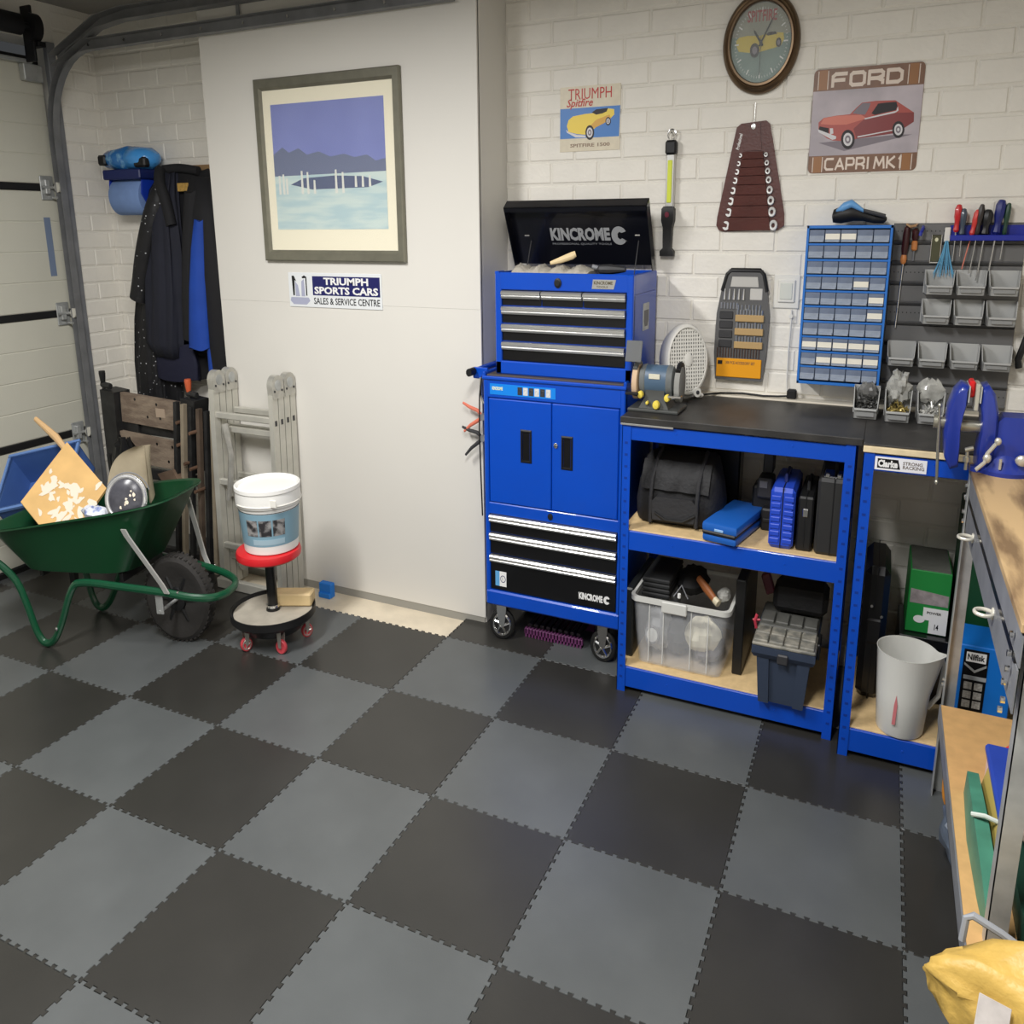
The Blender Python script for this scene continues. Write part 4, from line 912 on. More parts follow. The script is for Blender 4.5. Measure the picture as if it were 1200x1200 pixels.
# long plastic mat under the cabinet
ur = thing('shoe_rack', (0.49, 0.2, 0), 'purple and black plastic rack lying on the floor under the roller cabinet', 'rack')
for k in range(9): M().box(0.36+k*0.031, 0.38+k*0.031, 0.17, 0.33, 0.040, 0.052, 0.002).build('slat', P('rack_black', (34, 26, 34), 0.5), ur)
m = M().box(0.345, 0.645, 0.155, 0.170, 0.012, 0.036, 0.003).box(0.345, 0.645, 0.33, 0.345, 0.0, 0.036, 0.003)
for k in range(18): m.box(0.35+k*0.0165, 0.358+k*0.0165, 0.155, 0.17, 0.0, 0.040, 0.001)
m.build('edge_rail', P('rack_purple', (104, 52, 96), 0.5), ur, split=True)

# ------------------------------------------------------------------ blue shelving bays
def slots(m, x, y, z0, z1, sgn=1):
    z = z0
    while z < z1:
        m.box(x-0.006, x+0.006, y-0.0012, y+0.0002, z, z+0.007); z += 0.038
def bay(x0, x1, label, shelves, y0=-0.1, y1=0.42, badge=False, zt=0.925):
    b = thing('workbench_bay', ((x0+x1)/2, (y0+y1)/2, 0), label, 'workbench')
    w = 0.036
    for sx, x in ((1, x0), (-1, x1)):
        for sy, y in ((1, y0), (-1, y1)):
            m = M(); m.box(x, x+sx*w, y, y+sy*0.0025, 0, zt-0.012, 0.0).box(x, x+sx*0.0025, y, y+sy*w, 0, zt-0.012)
            lg = m.build('leg', blue, b)
            if sy == 1:
                s_ = M(); slots(s_, x+sx*w/2, y, 0.05, zt-0.05); s_.build('slots', P('slot_blue', (0, 48, 138), 0.5), lg, kind='stuff')
    for z, th in shelves:
        top = z > 0.8
        for y, s in ((y0+0.004, 1), (y1-0.004, -1)):
            m = M(); m.box(x0+0.030, x1-0.030, y, y+s*0.012, z-th, z-0.004 if not top else z-0.016, 0.002)
            for q in (0.25, 0.75): m.lathe([(0.004, 0), (0.003, -0.002)], (lerp(x0, x1, q), y, z-th/2), 'y', 8)
            m.build('beam', blue, b)
        for x, s in ((x0+0.003, 1), (x1-0.003, -1)): M().box(x, x+s*0.010, y0+0.03, y1-0.03, z-th, z-0.006, 0.002).build('side_beam', blue, b)
        M().box(x0+0.004, x1-0.004, y0+0.014, y1-0.014, z-0.008, z, 0.001).build('shelf_board', mdf, b)
    return b
b1 = bay(0.893, 1.758, 'long blue steel bench bay with two chipboard shelves beside the roller cabinet', [(0.925, 0.065), (0.567, 0.068), (0.092, 0.075)])
b2 = bay(1.782, 2.655, 'blue steel bench bay in the corner with a white maker plate', [(0.925, 0.062), (0.092, 0.075)], y0=-0.175, y1=0.40)
D2 = -0.075
M().box(1.820, 1.980, D2-0.0985, D2-0.097, 0.868, 0.904).build('maker_plate', P('plate_white', (232, 232, 236), 0.3), b2)
M().prism([(1.828, 0.873), (1.900, 0.873), (1.892, 0.899), (1.828, 0.899)], 'y', D2-0.0989, D2-0.0984).build('plate_panel', blackp, b2)
text('Clarke', 0.062, 0.020, white, b2, (1.830, D2-0.0989, 0.876), bold=0.05)
text('STRONG\nRACKING', 0.066, 0.020, P('plate_print', (110, 100, 92), 0.4), b2, (1.907, D2-0.0986, 0.876), bold=0.02)
M().box(0.888, 1.10, -0.109, -0.1005, 0.909, 0.9145, 0.0005).build('edge_strip', alu, b1)
wt = thing('worktop', (1.56, 0.16, 0.925), 'long chipboard worktop with a black rubber mat over both blue bays', 'worktop')
M().box(0.886, 1.776, -0.100, 0.425, 0.925, 0.930, 0.001).box(1.780, 2.66, -0.182, 0.425, 0.9135, 0.930, 0.0015).build('board', P('worktop_board', (222, 204, 166), 0.55, var=0.08, vscale=30), wt)
mat_ = P('black_bench_mat', (44, 43, 42), 0.42, col2=(62, 60, 58), vscale=7, lo=0.4, hi=0.75, bump=0.1, bscale=160)
M().box(0.888, 1.779, -0.107, 0.428, 0.930, ZB, 0.0015).box(0.886, 1.776, -0.108, -0.101, 0.9145, 0.934, 0.001).box(1.779, 2.66, -0.172, 0.428, 0.930, ZB, 0.0015).build('mat', mat_, wt)
M().box(0.90, 2.27, 0.428, 0.500, 0.925, 0.940, 0.002).build('back_ledge', P('cream_ledge', (222, 214, 196), 0.6), wt)

# ------------------------------------------------------------------ shelf contents
fab = P('black_nylon', (26, 26, 28), 0.65, var=0.2, vscale=20, bump=0.3, bscale=70)
bg = thing('tool_bag', (1.09, 0.15, 0.567), 'soft black tool bag with flap and pockets on the upper blue shelf', 'bag')
m = M(); rings = []
for k, (z, hx, hy, cy) in enumerate(((0.570, 0.160, 0.110, 0.13), (0.580, 0.176, 0.125, 0.13), (0.640, 0.180, 0.128, 0.13), (0.700, 0.172, 0.118, 0.13), (0.740, 0.160, 0.100, 0.13), (0.775, 0.145, 0.07, 0.135), (0.790, 0.125, 0.035, 0.14))):
    ring = []
    for i in range(40):
        a = 2*PI*i/40; c, s_ = math.cos(a), math.sin(a)
        x = math.copysign(abs(c)**0.4, c)*hx; y = math.copysign(abs(s_)**0.5, s_)*hy
        ring.append((1.092+x+0.004*math.sin(5*a+k), cy+y+0.005*math.sin(7*a+k*2), z+0.004*math.sin(4*a+k)))
    rings.append(ring)
m.loft(rings); m.build('body', fab, bg, sharp=80)
m = M(); m.loft([[(x, -0.004-0.008*math.sin((x-0.93)*25), 0.605), (x, 0.000, 0.605)] for x in (0.99, 1.20)], closed=False, caps=False)
pr = [(1.005, 0.590), (1.175, 0.592), (1.185, 0.650), (1.165, 0.668), (1.02, 0.668), (0.998, 0.65)]
M().prism(pr, 'y', -0.018, 0.012).build('pocket', P('nylon_grey', (44, 44, 46), 0.7, bump=0.3, bscale=70), bg)
fl2 = [[(0.95+i*0.0155, y+0.004*math.sin(i*1.1+j), z) for i in range(19)] for j, (y, z) in enumerate(((0.045, 0.775), (0.020, 0.752), (0.000, 0.715), (-0.010, 0.690)))]
m = M(); m.loft(fl2+[[(x, y+0.006, z) for x, y, z in r] for r in fl2[::-1]], closed=False, caps=False); m.build('flap', fab, bg, sharp=80)
for x in (0.995, 1.185): M().tube([(x, -0.012, 0.58), (x, -0.014, 0.66), (x+0.003, -0.006, 0.72), (x+0.01, 0.05, 0.78), (x+0.01, 0.12, 0.80)], 0.008, 8).build('strap', P('nylon_grey', (44, 44, 46)), bg)
M().tube([(1.015, -0.02, 0.615), (1.06, -0.024, 0.596), (1.13, -0.024, 0.596), (1.18, -0.02, 0.62)], 0.005, 8).build('piping', blackm, bg)

def case(name, label, x0, x1, y0, y1, z0, z1, col, r=0.008, cat='case', rot=0, ribs=0, handle=None, latch=None, seam=True):
    cx, cy = (x0+x1)/2, (y0+y1)/2
    t = thing(name, (cx, cy, z0), label, cat, rot=rot)
    def L(x, y, z): return (x-cx, y-cy, z-z0)
    if not rot: L = lambda x, y, z: (x, y, z)
    def B(m, a, b, c, d, e, f, bv): p, q = L(a, c, e), L(b, d, f); return m.box(p[0], q[0], p[1], q[1], p[2], q[2], bv)
    B(M(), x0, x1, y0, y1, z0, z1, r).build('shell', col, t)
    if seam: B(M(), cx-0.002, cx+0.002, y0-0.002, y1+0.002, z0+0.004, z1+0.002, 0.0008).build('seam', blackm, t)
    if ribs:
        m = M()
        for k in range(ribs):
            z = lerp(z0+0.015, z1-0.02, (k+0.5)/ribs); h = (z1-z0)/ribs*0.28
            B(m, x0+0.004, (x0+x1)/2-0.006, y0-0.004, y0+0.01, z-h, z+h, 0.002); B(m, (x0+x1)/2+0.006, x1-0.004, y0-0.004, y0+0.01, z-h, z+h, 0.002)
        m.build('ribs', col, t)
    if handle:
        m = M().tube([L(cx, lerp(y0, y1, 0.3), z1-0.005), L(cx, lerp(y0, y1, 0.32), z1+0.02), L(cx, lerp(y0, y1, 0.68), z1+0.02), L(cx, lerp(y0, y1, 0.7), z1-0.005)], 0.007, 8); m.build('handle', handle, t)
    if latch:
        B(M(), cx-0.010, cx+0.010, y0-0.006, y0+0.004, z1-0.060, z1-0.035, 0.002).build('latch', latch, t)
    return t
roy = P('royal_blue_plastic', (36, 72, 190), 0.4); midb = P('mid_blue_plastic', (30, 92, 176), 0.38)
case('tool_case', 'upright royal blue ribbed plastic case on the upper blue shelf', 1.472, 1.562, -0.062, 0.23, 0.568, 0.755, roy, 0.012, ribs=7, handle=P('dark_blue_plastic', (18, 34, 96), 0.4))
case('tool_case', 'narrow upright black case with a silver latch beside the royal blue one', 1.572, 1.628, -0.05, 0.25, 0.568, 0.735, blackm, 0.006, handle=blackm, latch=chrome)
case('tool_case', 'wide upright black case with silver catches at the right end of the upper shelf', 1.638, 1.750, -0.062, 0.28, 0.568, 0.800, P('charcoal_case', (40, 40, 40), 0.5, var=0.1), 0.010, handle=blackm)
tag(M().box(1.66, 1.675, -0.05, -0.03, 0.800, 0.812, 0.002).box(1.70, 1.715, -0.05, -0.03, 0.800, 0.812, 0.002).box(1.655, 1.72, -0.045, 0.05, 0.800, 0.804, 0.001).build('case_catch', chrome, label='pair of silver catches on top of the wide black case'), cat='catch')
lc = thing('tool_case', (1.33, 0.06, 0.567), 'flat mid blue case lying on the upper shelf before the bag', 'case', rot=math.radians(-12))
m = M().box(-0.072, 0.072, -0.175, 0.15, 0.034, 0.064, 0.010, seg=2).build('lid', midb, lc)
M().box(-0.070, 0.070, -0.173, 0.15, 0.002, 0.030, 0.010, seg=2).build('base', midb, lc)
M().box(-0.068, 0.068, -0.178, 0.145, 0.026, 0.038, 0.004).build('seam_band', blackm, lc)
M().box(-0.018, 0.018, -0.178, -0.172, 0.040, 0.048, 0.001).build('badge', P('badge_blue', (140, 180, 220), 0.4), lc)
# behind: drill charger and black boxes
dc = thing('charger', (1.40, 0.22, 0.567), 'black cordless tool charger and box standing behind the flat blue case', 'charger')
M().box(1.375, 1.465, 0.16, 0.28, 0.568, 0.70, 0.008).build('body', blackm, dc)
M().box(1.395, 1.455, 0.14, 0.24, 0.665, 0.730, 0.006).build('battery', dgrey, dc)
M().box(1.405, 1.435, 0.137, 0.141, 0.70, 0.722, 0.001).build('label_mark', P('faded_grey_print', (110, 110, 112), 0.5), dc)
M().box(1.43, 1.47, 0.10, 0.115, 0.60, 0.610, 0.001).box(1.42, 1.475, 0.11, 0.2, 0.568, 0.64, 0.006).build('front_block', blackm, dc)
M().box(1.405, 1.445, 0.22, 0.30, 0.730, 0.86, 0.004).build('stack', dgrey, dc)
case('black_box', 'tall dark box standing at the left behind the tool bag', 0.94, 1.30, 0.30, 0.40, 0.568, 0.84, blackp, 0.006, cat='box', seam=False)

# clear tub on the lower shelf
tubm = P('clear_tub', (226, 228, 230), 0.2, alpha=0.20)
tb = thing('clear_tub', (1.14, 0.14, 0.093), 'clear plastic storage tub stuffed with bags on the lower blue shelf', 'tub')
def rr_ring(x0, x1, y0, y1, z, r, n=5):
    return [(x, y, z) for x, y in rrect(x0, x1, y0, y1, r, n)]
m = M(); m.loft([rr_ring(0.965, 1.315, -0.042, 0.30, 0.096, 0.03), rr_ring(0.952, 1.328, -0.052, 0.31, 0.20, 0.03), rr_ring(0.942, 1.340, -0.060, 0.32, 0.322, 0.03), rr_ring(0.946, 1.336, -0.056, 0.316, 0.322, 0.03), rr_ring(0.956, 1.324, -0.048, 0.306, 0.20, 0.03), rr_ring(0.969, 1.311, -0.038, 0.296, 0.100, 0.03)])
m.build('body', tubm, tb)
m = M(); m.loft([rr_ring(0.932, 1.350, -0.070, 0.33, 0.318, 0.035), rr_ring(0.932, 1.350, -0.070, 0.33, 0.334, 0.035), rr_ring(0.946, 1.336, -0.056, 0.316, 0.334, 0.03), rr_ring(0.946, 1.336, -0.056, 0.316, 0.318, 0.03)], caps=False)
m.build('rim', P('tub_rim', (222, 222, 216), 0.3, trans=0.2), tb)
M().box(1.070, 1.175, -0.078, -0.060, 0.298, 0.336, 0.003).build('clip_handle', P('tub_rim', (222, 222, 216)), tb)
for x in (1.015, 1.075, 1.19, 1.26): M().box(x, x+0.0035, -0.059, -0.052, 0.11, 0.31).build('corner_rib', P('tub_rib', (236, 236, 232), 0.25, trans=0.3), tb)
def blob(cx, cy, cz, rx, ry, rz, col, label, seed, name='bagged_bundle', cat='bundle', amp=0.12):
    return crumple(cx, cy, cz, rx, ry, rz, col, name, seed, 8, amp, label=label, cat=cat)
blob(1.03, 0.06, 0.185, 0.06, 0.07, 0.075, P('bag_grey', (176, 178, 180), 0.5, var=0.2, vscale=20), 'pale grey bagged bundle at the left inside the clear tub', 21)
blob(1.22, 0.05, 0.200, 0.075, 0.075, 0.055, P('bag_cream', (236, 230, 206), 0.5, var=0.15, vscale=20), 'cream bagged bundle at the right inside the clear tub', 22)
blob(1.11, 0.10, 0.170, 0.06, 0.10, 0.07, P('bag_dark', (70, 72, 78), 0.5, var=0.2, vscale=20), 'dark grey bundle in the middle of the clear tub', 23)
blob(1.24, 0.10, 0.140, 0.065, 0.10, 0.04, P('bag_mid', (112, 108, 114), 0.5, var=0.3, vscale=30), 'mid grey bundle low at the right of the clear tub', 24)
blob(1.14, 0.20, 0.155, 0.15, 0.08, 0.05, P('bag_mid2', (110, 110, 112), 0.5, var=0.3, vscale=30), 'wide grey bundle at the back of the clear tub', 25)
t = thing('cable_reel', (1.025, -0.03, 0.16), 'round white reel seen through the front of the clear tub', 'reel')
M().torus((1.025, -0.030, 0.195), 0.028, 0.005, 'y', 24, 8).build('ring', P('reel_grey', (150, 150, 152), 0.4), t)
M().lathe([(0.024, 0.006), (0.024, -0.002), (0.008, -0.004)], (1.025, -0.034, 0.195), 'y', 24).build('hub', P('reel_white', (230, 230, 226), 0.4), t)
fm = P('foam_black', (30, 31, 32), 0.7, var=0.2)
t = thing('folded_mats', (1.03, 0.14, 0.33), 'stack of folded black mats sticking out of the clear tub', 'mats')
for k in range(4): M().box(0.965, 1.085, 0.0, 0.25, 0.315+k*0.017, 0.330+k*0.017, 0.004).build('layer', fm, t)
blob(1.15, 0.16, 0.345, 0.07, 0.09, 0.045, P('fabric_black', (18, 18, 20), 0.7), 'black cloth heap in the top of the clear tub', 26, 'cloth', 'cloth')
t = thing('wall_bracket', (1.135, 0.0, 0.33), 'small grey triangular bracket poking out of the clear tub', 'bracket')
M().tube([(1.105, -0.01, 0.335), (1.135, 0.0, 0.375), (1.165, -0.01, 0.335)], 0.003, 6).build('bracket_arm', galvd, t)
M().cyl((1.13, -0.02, 0.338), (1.13, -0.02, 0.352), 0.007, n=10).build('foot', white, t)
t = thing('brush_handle', (1.24, 0.04, 0.34), 'brown wooden handle sticking out at the right of the clear tub', 'handle')
M().tube([(1.19, 0.07, 0.385), (1.23, 0.04, 0.365), (1.275, 0.0, 0.345)], [0.012, 0.016, 0.012], 10).build('grip', P('brown_wood', (142, 84, 44), 0.5), t)
M().tube([(1.272, 0.002, 0.346), (1.29, -0.01, 0.338)], 0.013, 10).build('ferrule', P('cream_ferrule', (206, 196, 168), 0.5), t)
blob(1.302, 0.05, 0.350, 0.028, 0.04, 0.022, bagm, 'clear bag corner at the right of the clear tub', 27, 'plastic_bag', 'bag')
case('flat_case', 'dark flat case wedged behind the left leg beside the clear tub', 0.90, 0.935, -0.02, 0.34, 0.093, 0.34, P('case_dark', (30, 32, 32), 0.4), 0.006, seam=False)
case('folded_chair', 'thin dark folded panels between the clear tub and the toolbox', 1.352, 1.392, 0.02, 0.38, 0.093, 0.42, P('case_black', (24, 24, 24), 0.4), 0.004, cat='panel', ribs=0, seam=False)

# toolbox on the lower shelf
slate = P('slate_plastic', (50, 60, 78), 0.45, var=0.05)
tx = thing('toolbox', (1.565, 0.03, 0.093), 'dusty slate-grey plastic toolbox with compartment lid hanging over the lower shelf edge', 'toolbox')
m = M(); m.loft([[(x, y, z) for x, y in ((1.565-w, -0.135+f), (1.565+w, -0.135+f), (1.565+w, 0.22), (1.565-w, 0.22))] for z, w, f in ((0.094, 0.084, 0.01), (0.248, 0.098, 0.0))])
for s in (-1, 1): m.loft([[(1.565+s*x, y, z) for x, y in ((0.052*a, -0.15+f), (0.097*a, -0.15+f), (0.097*a, -0.12+f), (0.052*a, -0.12+f))] for z, a, f in ((0.094, 0.86, 0.012), (0.245, 1.0, 0.004))])
m.build('body', slate, tx)
M().loft([[(x, y, z) for x, y in ((1.565-w, -0.15-f), (1.565+w, -0.15-f), (1.565+w, 0.23), (1.565-w, 0.23))] for z, w, f in ((0.246, 0.108, 0.0), (0.262, 0.116, 0.012), (0.284, 0.116, 0.012))]).build('lid_skirt', slate, tx)
m = M(); dm_ = P('dusty_plastic', (150, 146, 134), 0.6, col2=(104, 104, 98), vscale=22)
m.box(1.449, 1.681, -0.160, -0.02, 0.284, 0.296, 0.004)
for i in range(4):
    for j in range(2): m.box(1.455+i*0.056, 1.507+i*0.056, -0.156+j*0.066, -0.096+j*0.066, 0.294, 0.305, 0.003)
m.build('compartment_lid', dm_, tx)
m = M().box(1.455, 1.676, -0.015, 0.20, 0.284, 0.302, 0.004)
for i in range(4): m.box(1.462+i*0.054, 1.510+i*0.054, 0.0, 0.09, 0.300, 0.312, 0.003)
m.build('rear_lid', P('dark_dusty_plastic', (84, 84, 80), 0.6, var=0.2, vscale=20), tx)
M().box(1.545, 1.585, -0.170, -0.155, 0.240, 0.272, 0.004).build('latch', dgrey, tx)
M().box(1.680, 1.692, -0.10, 0.0, 0.25, 0.30, 0.003).build('side_latch', blackm, tx)
case('soft_case', 'black soft case lying on the back of the grey toolbox', 1.49, 1.70, 0.08, 0.24, 0.314, 0.395, fab, 0.02, cat='case', seam=False)
tag(M().tube([(1.452, -0.08, 0.31), (1.446, -0.085, 0.335), (1.452, -0.075, 0.352)], 0.006, 8).tube([(1.437, -0.08, 0.335), (1.465, -0.08, 0.338)], 0.004, 6).build('red_clamp', P('crimson_plastic', (170, 48, 66), 0.4), label='small crimson clamp lying on the left of the toolbox lid'), cat='clamp')
tag(M().box(1.455, 1.49, 0.10, 0.13, 0.36, 0.43, 0.004, T=rotm('Y', -0.4, (1.47, 0.1, 0.38))).build('maroon_handle', P('maroon_plastic', (74, 22, 34), 0.4), label='maroon handle standing behind the left of the toolbox'), cat='handle')

# second bay
bl_ = case('blower_case', 'tall black moulded case standing at the left of the corner bay', 1.826, 1.915, 0.05, 0.35, 0.093, 0.520, P('gloss_black', (16, 16, 17), 0.3), 0.022, ribs=0)
M().box(1.846, 1.898, 0.042, 0.055, 0.28, 0.36, 0.006).build('latch_panel', blackm, bl_)
M().cyl((1.858, 0.044, 0.40), (1.858, 0.050, 0.40), 0.005, n=8).cyl((1.895, 0.044, 0.37), (1.895, 0.050, 0.37), 0.005, n=8).build('rivets', chrome, bl_, split=True)
grn = P('green_card', (28, 132, 58), 0.5); dgrn = P('dark_green_card', (20, 74, 44), 0.5)
vb = thing('vacuum_box', (2.05, 0.24, 0.093), 'black cardboard vacuum box under the green carton in the corner bay', 'box')
M().box(1.965, 2.145, 0.12, 0.40, 0.094, 0.300, 0.002).build('carton', blackp, vb)
text('power', 0.055, 0.016, P('dim_white', (140, 140, 140), 0.5), vb, (1.985, 0.1195, 0.258), bold=0.02)
text('VAC', 0.045, 0.020, white, vb, (2.045, 0.1195, 0.254), bold=0.04)
gb = thing('green_carton', (2.055, 0.27, 0.301), 'green and white carton with a white label on the black box', 'box')
M().box(1.985, 2.128, 0.16, 0.42, 0.301, 0.500, 0.002).build('carton', grn, gb)
M().box(1.99, 2.123, 0.165, 0.415, 0.500, 0.503).build('grey_top', P('grey_card', (92, 94, 88), 0.6, var=0.2, vscale=12), gb)
M().box(2.065, 2.127, 0.1585, 0.1605, 0.304, 0.385).box(2.042, 2.0649, 0.1585, 0.1605, 0.345, 0.385).build('white_label', white, gb, split=True)
M().prism([(1.992, 0.395), (2.124, 0.395), (2.124, 0.43), (1.992, 0.44)], 'y', 0.1585, 0.161).build('photo_label', P('label_mauve', (150, 142, 142), 0.5, var=0.25, vscale=40), gb)
M().lathe([(0.020, 0), (0.020, -0.001)], (2.03, 0.159, 0.345), 'y', 20, sy=0.6).build('oval_mark', white, gb)
text('14', 0.014, 0.018, blackm, gb, (2.085, 0.158, 0.318)); text('POWER', 0.05, 0.008, blackm, gb, (2.055, 0.158, 0.366))
pt = thing('plastic_jug', (1.985, -0.10, 0.093), 'tall translucent white measuring bucket with spout at the front of the corner bay', 'bucket')
jugm = P('translucent_white', (224, 224, 218), 0.3, alpha=0.86)
m = M(); n = 40; rings = []
def jr(z, r, sp=0, th=0):
    out = []
    for i in range(n):
        a = 2*PI*i/n; q = max(0, math.cos(a+0.25))**24*sp; out.append((1.985+(r-th+q)*math.cos(a), -0.10+(r-th+q)*math.sin(a), z+q*0.5))
    return out
m.loft([jr(0.094, 0.076), jr(0.10, 0.080), jr(0.22, 0.090), jr(0.335, 0.099, 0.028), jr(0.341, 0.101, 0.03), jr(0.341, 0.098, 0.028), jr(0.335, 0.099, 0.026, 0.003), jr(0.22, 0.090, 0, 0.003), jr(0.10, 0.080, 0, 0.003)])
m.build('bucket_body', jugm, pt, sharp=50)
M().tube([(2.080, -0.08, 0.315), (2.105, -0.06, 0.312), (2.115, -0.05, 0.29), (2.105, -0.06, 0.20), (2.072, -0.08, 0.165)], 0.008, 8).build('handle', jugm, pt)
M().prism([(1.955, 0.14), (1.966, 0.14), (1.968, 0.20), (1.962, 0.23), (1.957, 0.20)], 'y', -0.1895, -0.186).build('red_stain', P('pink_stain', (206, 120, 124), 0.5), pt)

# ------------------------------------------------------------------ fan heater and bench grinder
fn = thing('fan', (1.03, 0.36, ZB), 'white table fan with a slotted grille behind the bench grinder', 'fan')
fanw = P('fan_white', (222, 220, 212), 0.35)
Tf = Matrix.Translation((1.025, 0.345, 1.062)) @ Matrix.Rotation(math.radians(38), 4, 'Z') @ Matrix.Diagonal((0.80, 1, 1, 1)) @ Matrix.Rotation(math.radians(-8), 4, 'X')
M().lathe([(0.02, 0.085), (0.085, 0.078), (0.108, 0.055), (0.122, 0.0), (0.122, -0.040), (0.116, -0.052), (0.108, -0.055), (0.104, -0.046)], (0, 0, 0), 'y', 40, T=Tf).build('housing', fanw, fn)
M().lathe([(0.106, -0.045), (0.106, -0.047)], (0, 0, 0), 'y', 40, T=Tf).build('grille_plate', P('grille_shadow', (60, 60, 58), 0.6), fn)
m = M()
for k in range(-7, 8):
    x = k*0.0138; h = math.sqrt(max(0, 0.104**2-x*x)); m.box(x-0.0034, x+0.0034, -0.053, -0.047, -h, h, T=Tf)
for k in range(-8, 9):
    z = k*0.0122; w = math.sqrt(max(0, 0.104**2-z*z)); m.box(-w, w, -0.052, -0.047, z-0.0028, z+0.0028, T=Tf)
m.lathe([(0.022, -0.046), (0.022, -0.056), (0.012, -0.058)], (0, 0, 0), 'y', 20, T=Tf)
m.build('grille', fanw, fn, kind='stuff')
M().lathe([(0.03, 0.0), (0.034, -0.01), (0.0, -0.012)][:2], (0, 0, 0), 'y', 20, T=Tf).build('hub_cap', fanw, fn)
M().box(-0.085, 0.085, -0.05, 0.07, -0.127, -0.112, 0.006, T=Matrix.Translation((1.025, 0.345, 1.064)) @ Matrix.Rotation(math.radians(38), 4, 'Z')).build('base', fanw, fn)
M().cyl((1.098, 0.300, 0.965), (1.108, 0.285, 0.965), 0.016, n=18).build('pivot_knob', fanw, fn)
M().cyl((1.105, 0.289, 0.965), (1.110, 0.282, 0.965), 0.007, n=12).build('pivot_cap', dgrey, fn)

gr = thing('bench_grinder', (0.99, 0.06, ZB), 'grey-blue bench grinder with yellow knobs at the left end of the black worktop', 'grinder')
gb_ = P('grinder_blue_grey', (74, 96, 118), 0.4); gg = P('cast_grey', (104, 108, 108), 0.5); yk_ = P('yellow_knob', (226, 204, 84), 0.4)
gy = 0.06
m = M().box(0.885, 1.095, gy-0.075, gy+0.085, ZB, ZB+0.012, 0.004); m.build('foot_plate', P('cast_dark', (62, 64, 62), 0.5), gr)
M().loft([[(x, y, z) for x, y in ((0.99-w, gy-d), (0.99+w, gy-d), (0.99+w, gy+d), (0.99-w, gy+d))] for z, w, d in ((ZB+0.010, .062, .06), (ZB+0.045, .040, .045), (ZB+0.07, .038, .042))]).build('pedestal', P('cast_dark', (62, 64, 62)), gr)
M().lathe([(0.030, -0.062), (0.047, -0.056), (0.050, -0.04), (0.050, 0.04), (0.047, 0.056), (0.030, 0.062)], (0.99, gy, 1.030), 'x', 28).build('motor', gb_, gr)
for s in (-1, 1): M().lathe([(0.049, s*0.042), (0.052, s*0.047), (0.046, s*0.066), (0.020, s*0.075)], (0.99, gy, 1.030), 'x', 24).build('end_bell', gg, gr)
M().box(0.965, 1.010, gy-0.052, gy-0.046, 1.040, 1.056, 0.001).build('rating_plate', P('plate_pale', (210, 206, 186), 0.4), gr)
for s, x in ((-1, 0.905), (1, 1.080)):
    M().lathe([(0.050, -0.012), (0.056, -0.010), (0.056, 0.010), (0.050, 0.012)], (x, gy, 1.022), 'x', 28).build('grinding_wheel', P('stone_tan', (200, 172, 142), 0.8) if s < 0 else P('stone_grey', (138, 138, 134), 0.8), gr)
    M().torus((x, gy+0.004, 1.022), 0.062, 0.010, 'x', 18, 8, a0=-0.9, a1=PI*0.75).build('wheel_guard', gg if s < 0 else blackm, gr)
    M().box(x-0.026, x+0.026, gy-0.086, gy-0.058, 0.990, 0.997, 0.001).tube([(x, gy-0.06, 0.99), (x-s*0.022, gy-0.055, 0.985), (x-s*0.028, gy-0.02, 0.985)], 0.005, 6).build('tool_rest', chrome if s > 0 else blackm, gr)
for x, y, z, r in ((0.936, gy-0.062, 0.990, 0.012), (1.046, gy-0.062, 0.985, 0.012), (1.004, gy-0.070, 0.962, 0.014), (0.966, gy-0.064, 0.966, 0.006)):
    M().lathe([(r*0.7, 0.012), (r, 0.008), (r, -0.006), (r*0.8, -0.010), (r*0.3, -0.012)], (x, y, z), 'y', 14).build('knob', yk_, gr)
M().tube([(0.905, gy-0.01, 1.075), (0.905, gy-0.045, 1.092), (0.905, gy-0.06, 1.10)], 0.004, 6).build('shield_arm', chrome, gr)
M().box(0.872, 0.938, gy-0.075, gy-0.070, 1.092, 1.160, 0.002, T=rotm('X', math.radians(-18), (0.9, gy-0.07, 1.1))).build('eye_shield', P('smoky_shield', (128, 130, 130), 0.2, trans=0.35, ior=1.2), gr)
M().tube([(1.045, 0.11, 0.99), (1.05, 0.15, 0.96), (1.07, 0.24, 0.945), (1.10, 0.36, 0.943)], 0.0035, 6).build('flex', blackm, gr)

# ------------------------------------------------------------------ right hand steel workbench
rb = thing('steel_workbench', (2.39, -0.8, 0), 'galvanised steel workbench with stained chipboard top along the right wall', 'workbench')
BX, BXE, BY0, BY1 = 2.100, 2.70, -1.40, -0.215
M().box(BX-0.004, BXE, BY0, BY1, 0.905, 0.921, 0.002).build('top_board', P('stained_board', (196, 166, 122), 0.6, col2=(122, 98, 70), vscale=3.2, stretch=(5, 0.9, 1), lo=0.46, hi=0.66, bump=0.1, bscale=90), rb)
M().box(BX, BX+0.003, BY0, BY1, 0.848, 0.905).box(BX, BXE, BY1-0.003, BY1, 0.845, 0.905).box(BX, BX+0.03, BY0, BY1, 0.902, 0.905).build('upper_rail', galvd, rb)
M().box(BX+0.002, BX+0.005, BY0+0.02, BY1, 0.762, 0.836).box(BX, BXE, BY1-0.01, BY1-0.007, 0.762, 0.836).build('lower_rail', galvd, rb)
M().box(BX-0.0006, BX+0.012, BY0+0.05, BY1-0.04, 0.836, 0.8505).build('rail_gap_shade', blackp, rb)  # solid black strip colours in the shade of the gap between the rails
def angle_leg(x, y, sx, sy, z1, name='leg'):
    return M().box(x, x+sx*0.040, y, y+sy*0.0025, 0, z1).box(x, x+sx*0.0025, y, y+sy*0.040, 0, z1).build(name, galv, rb)
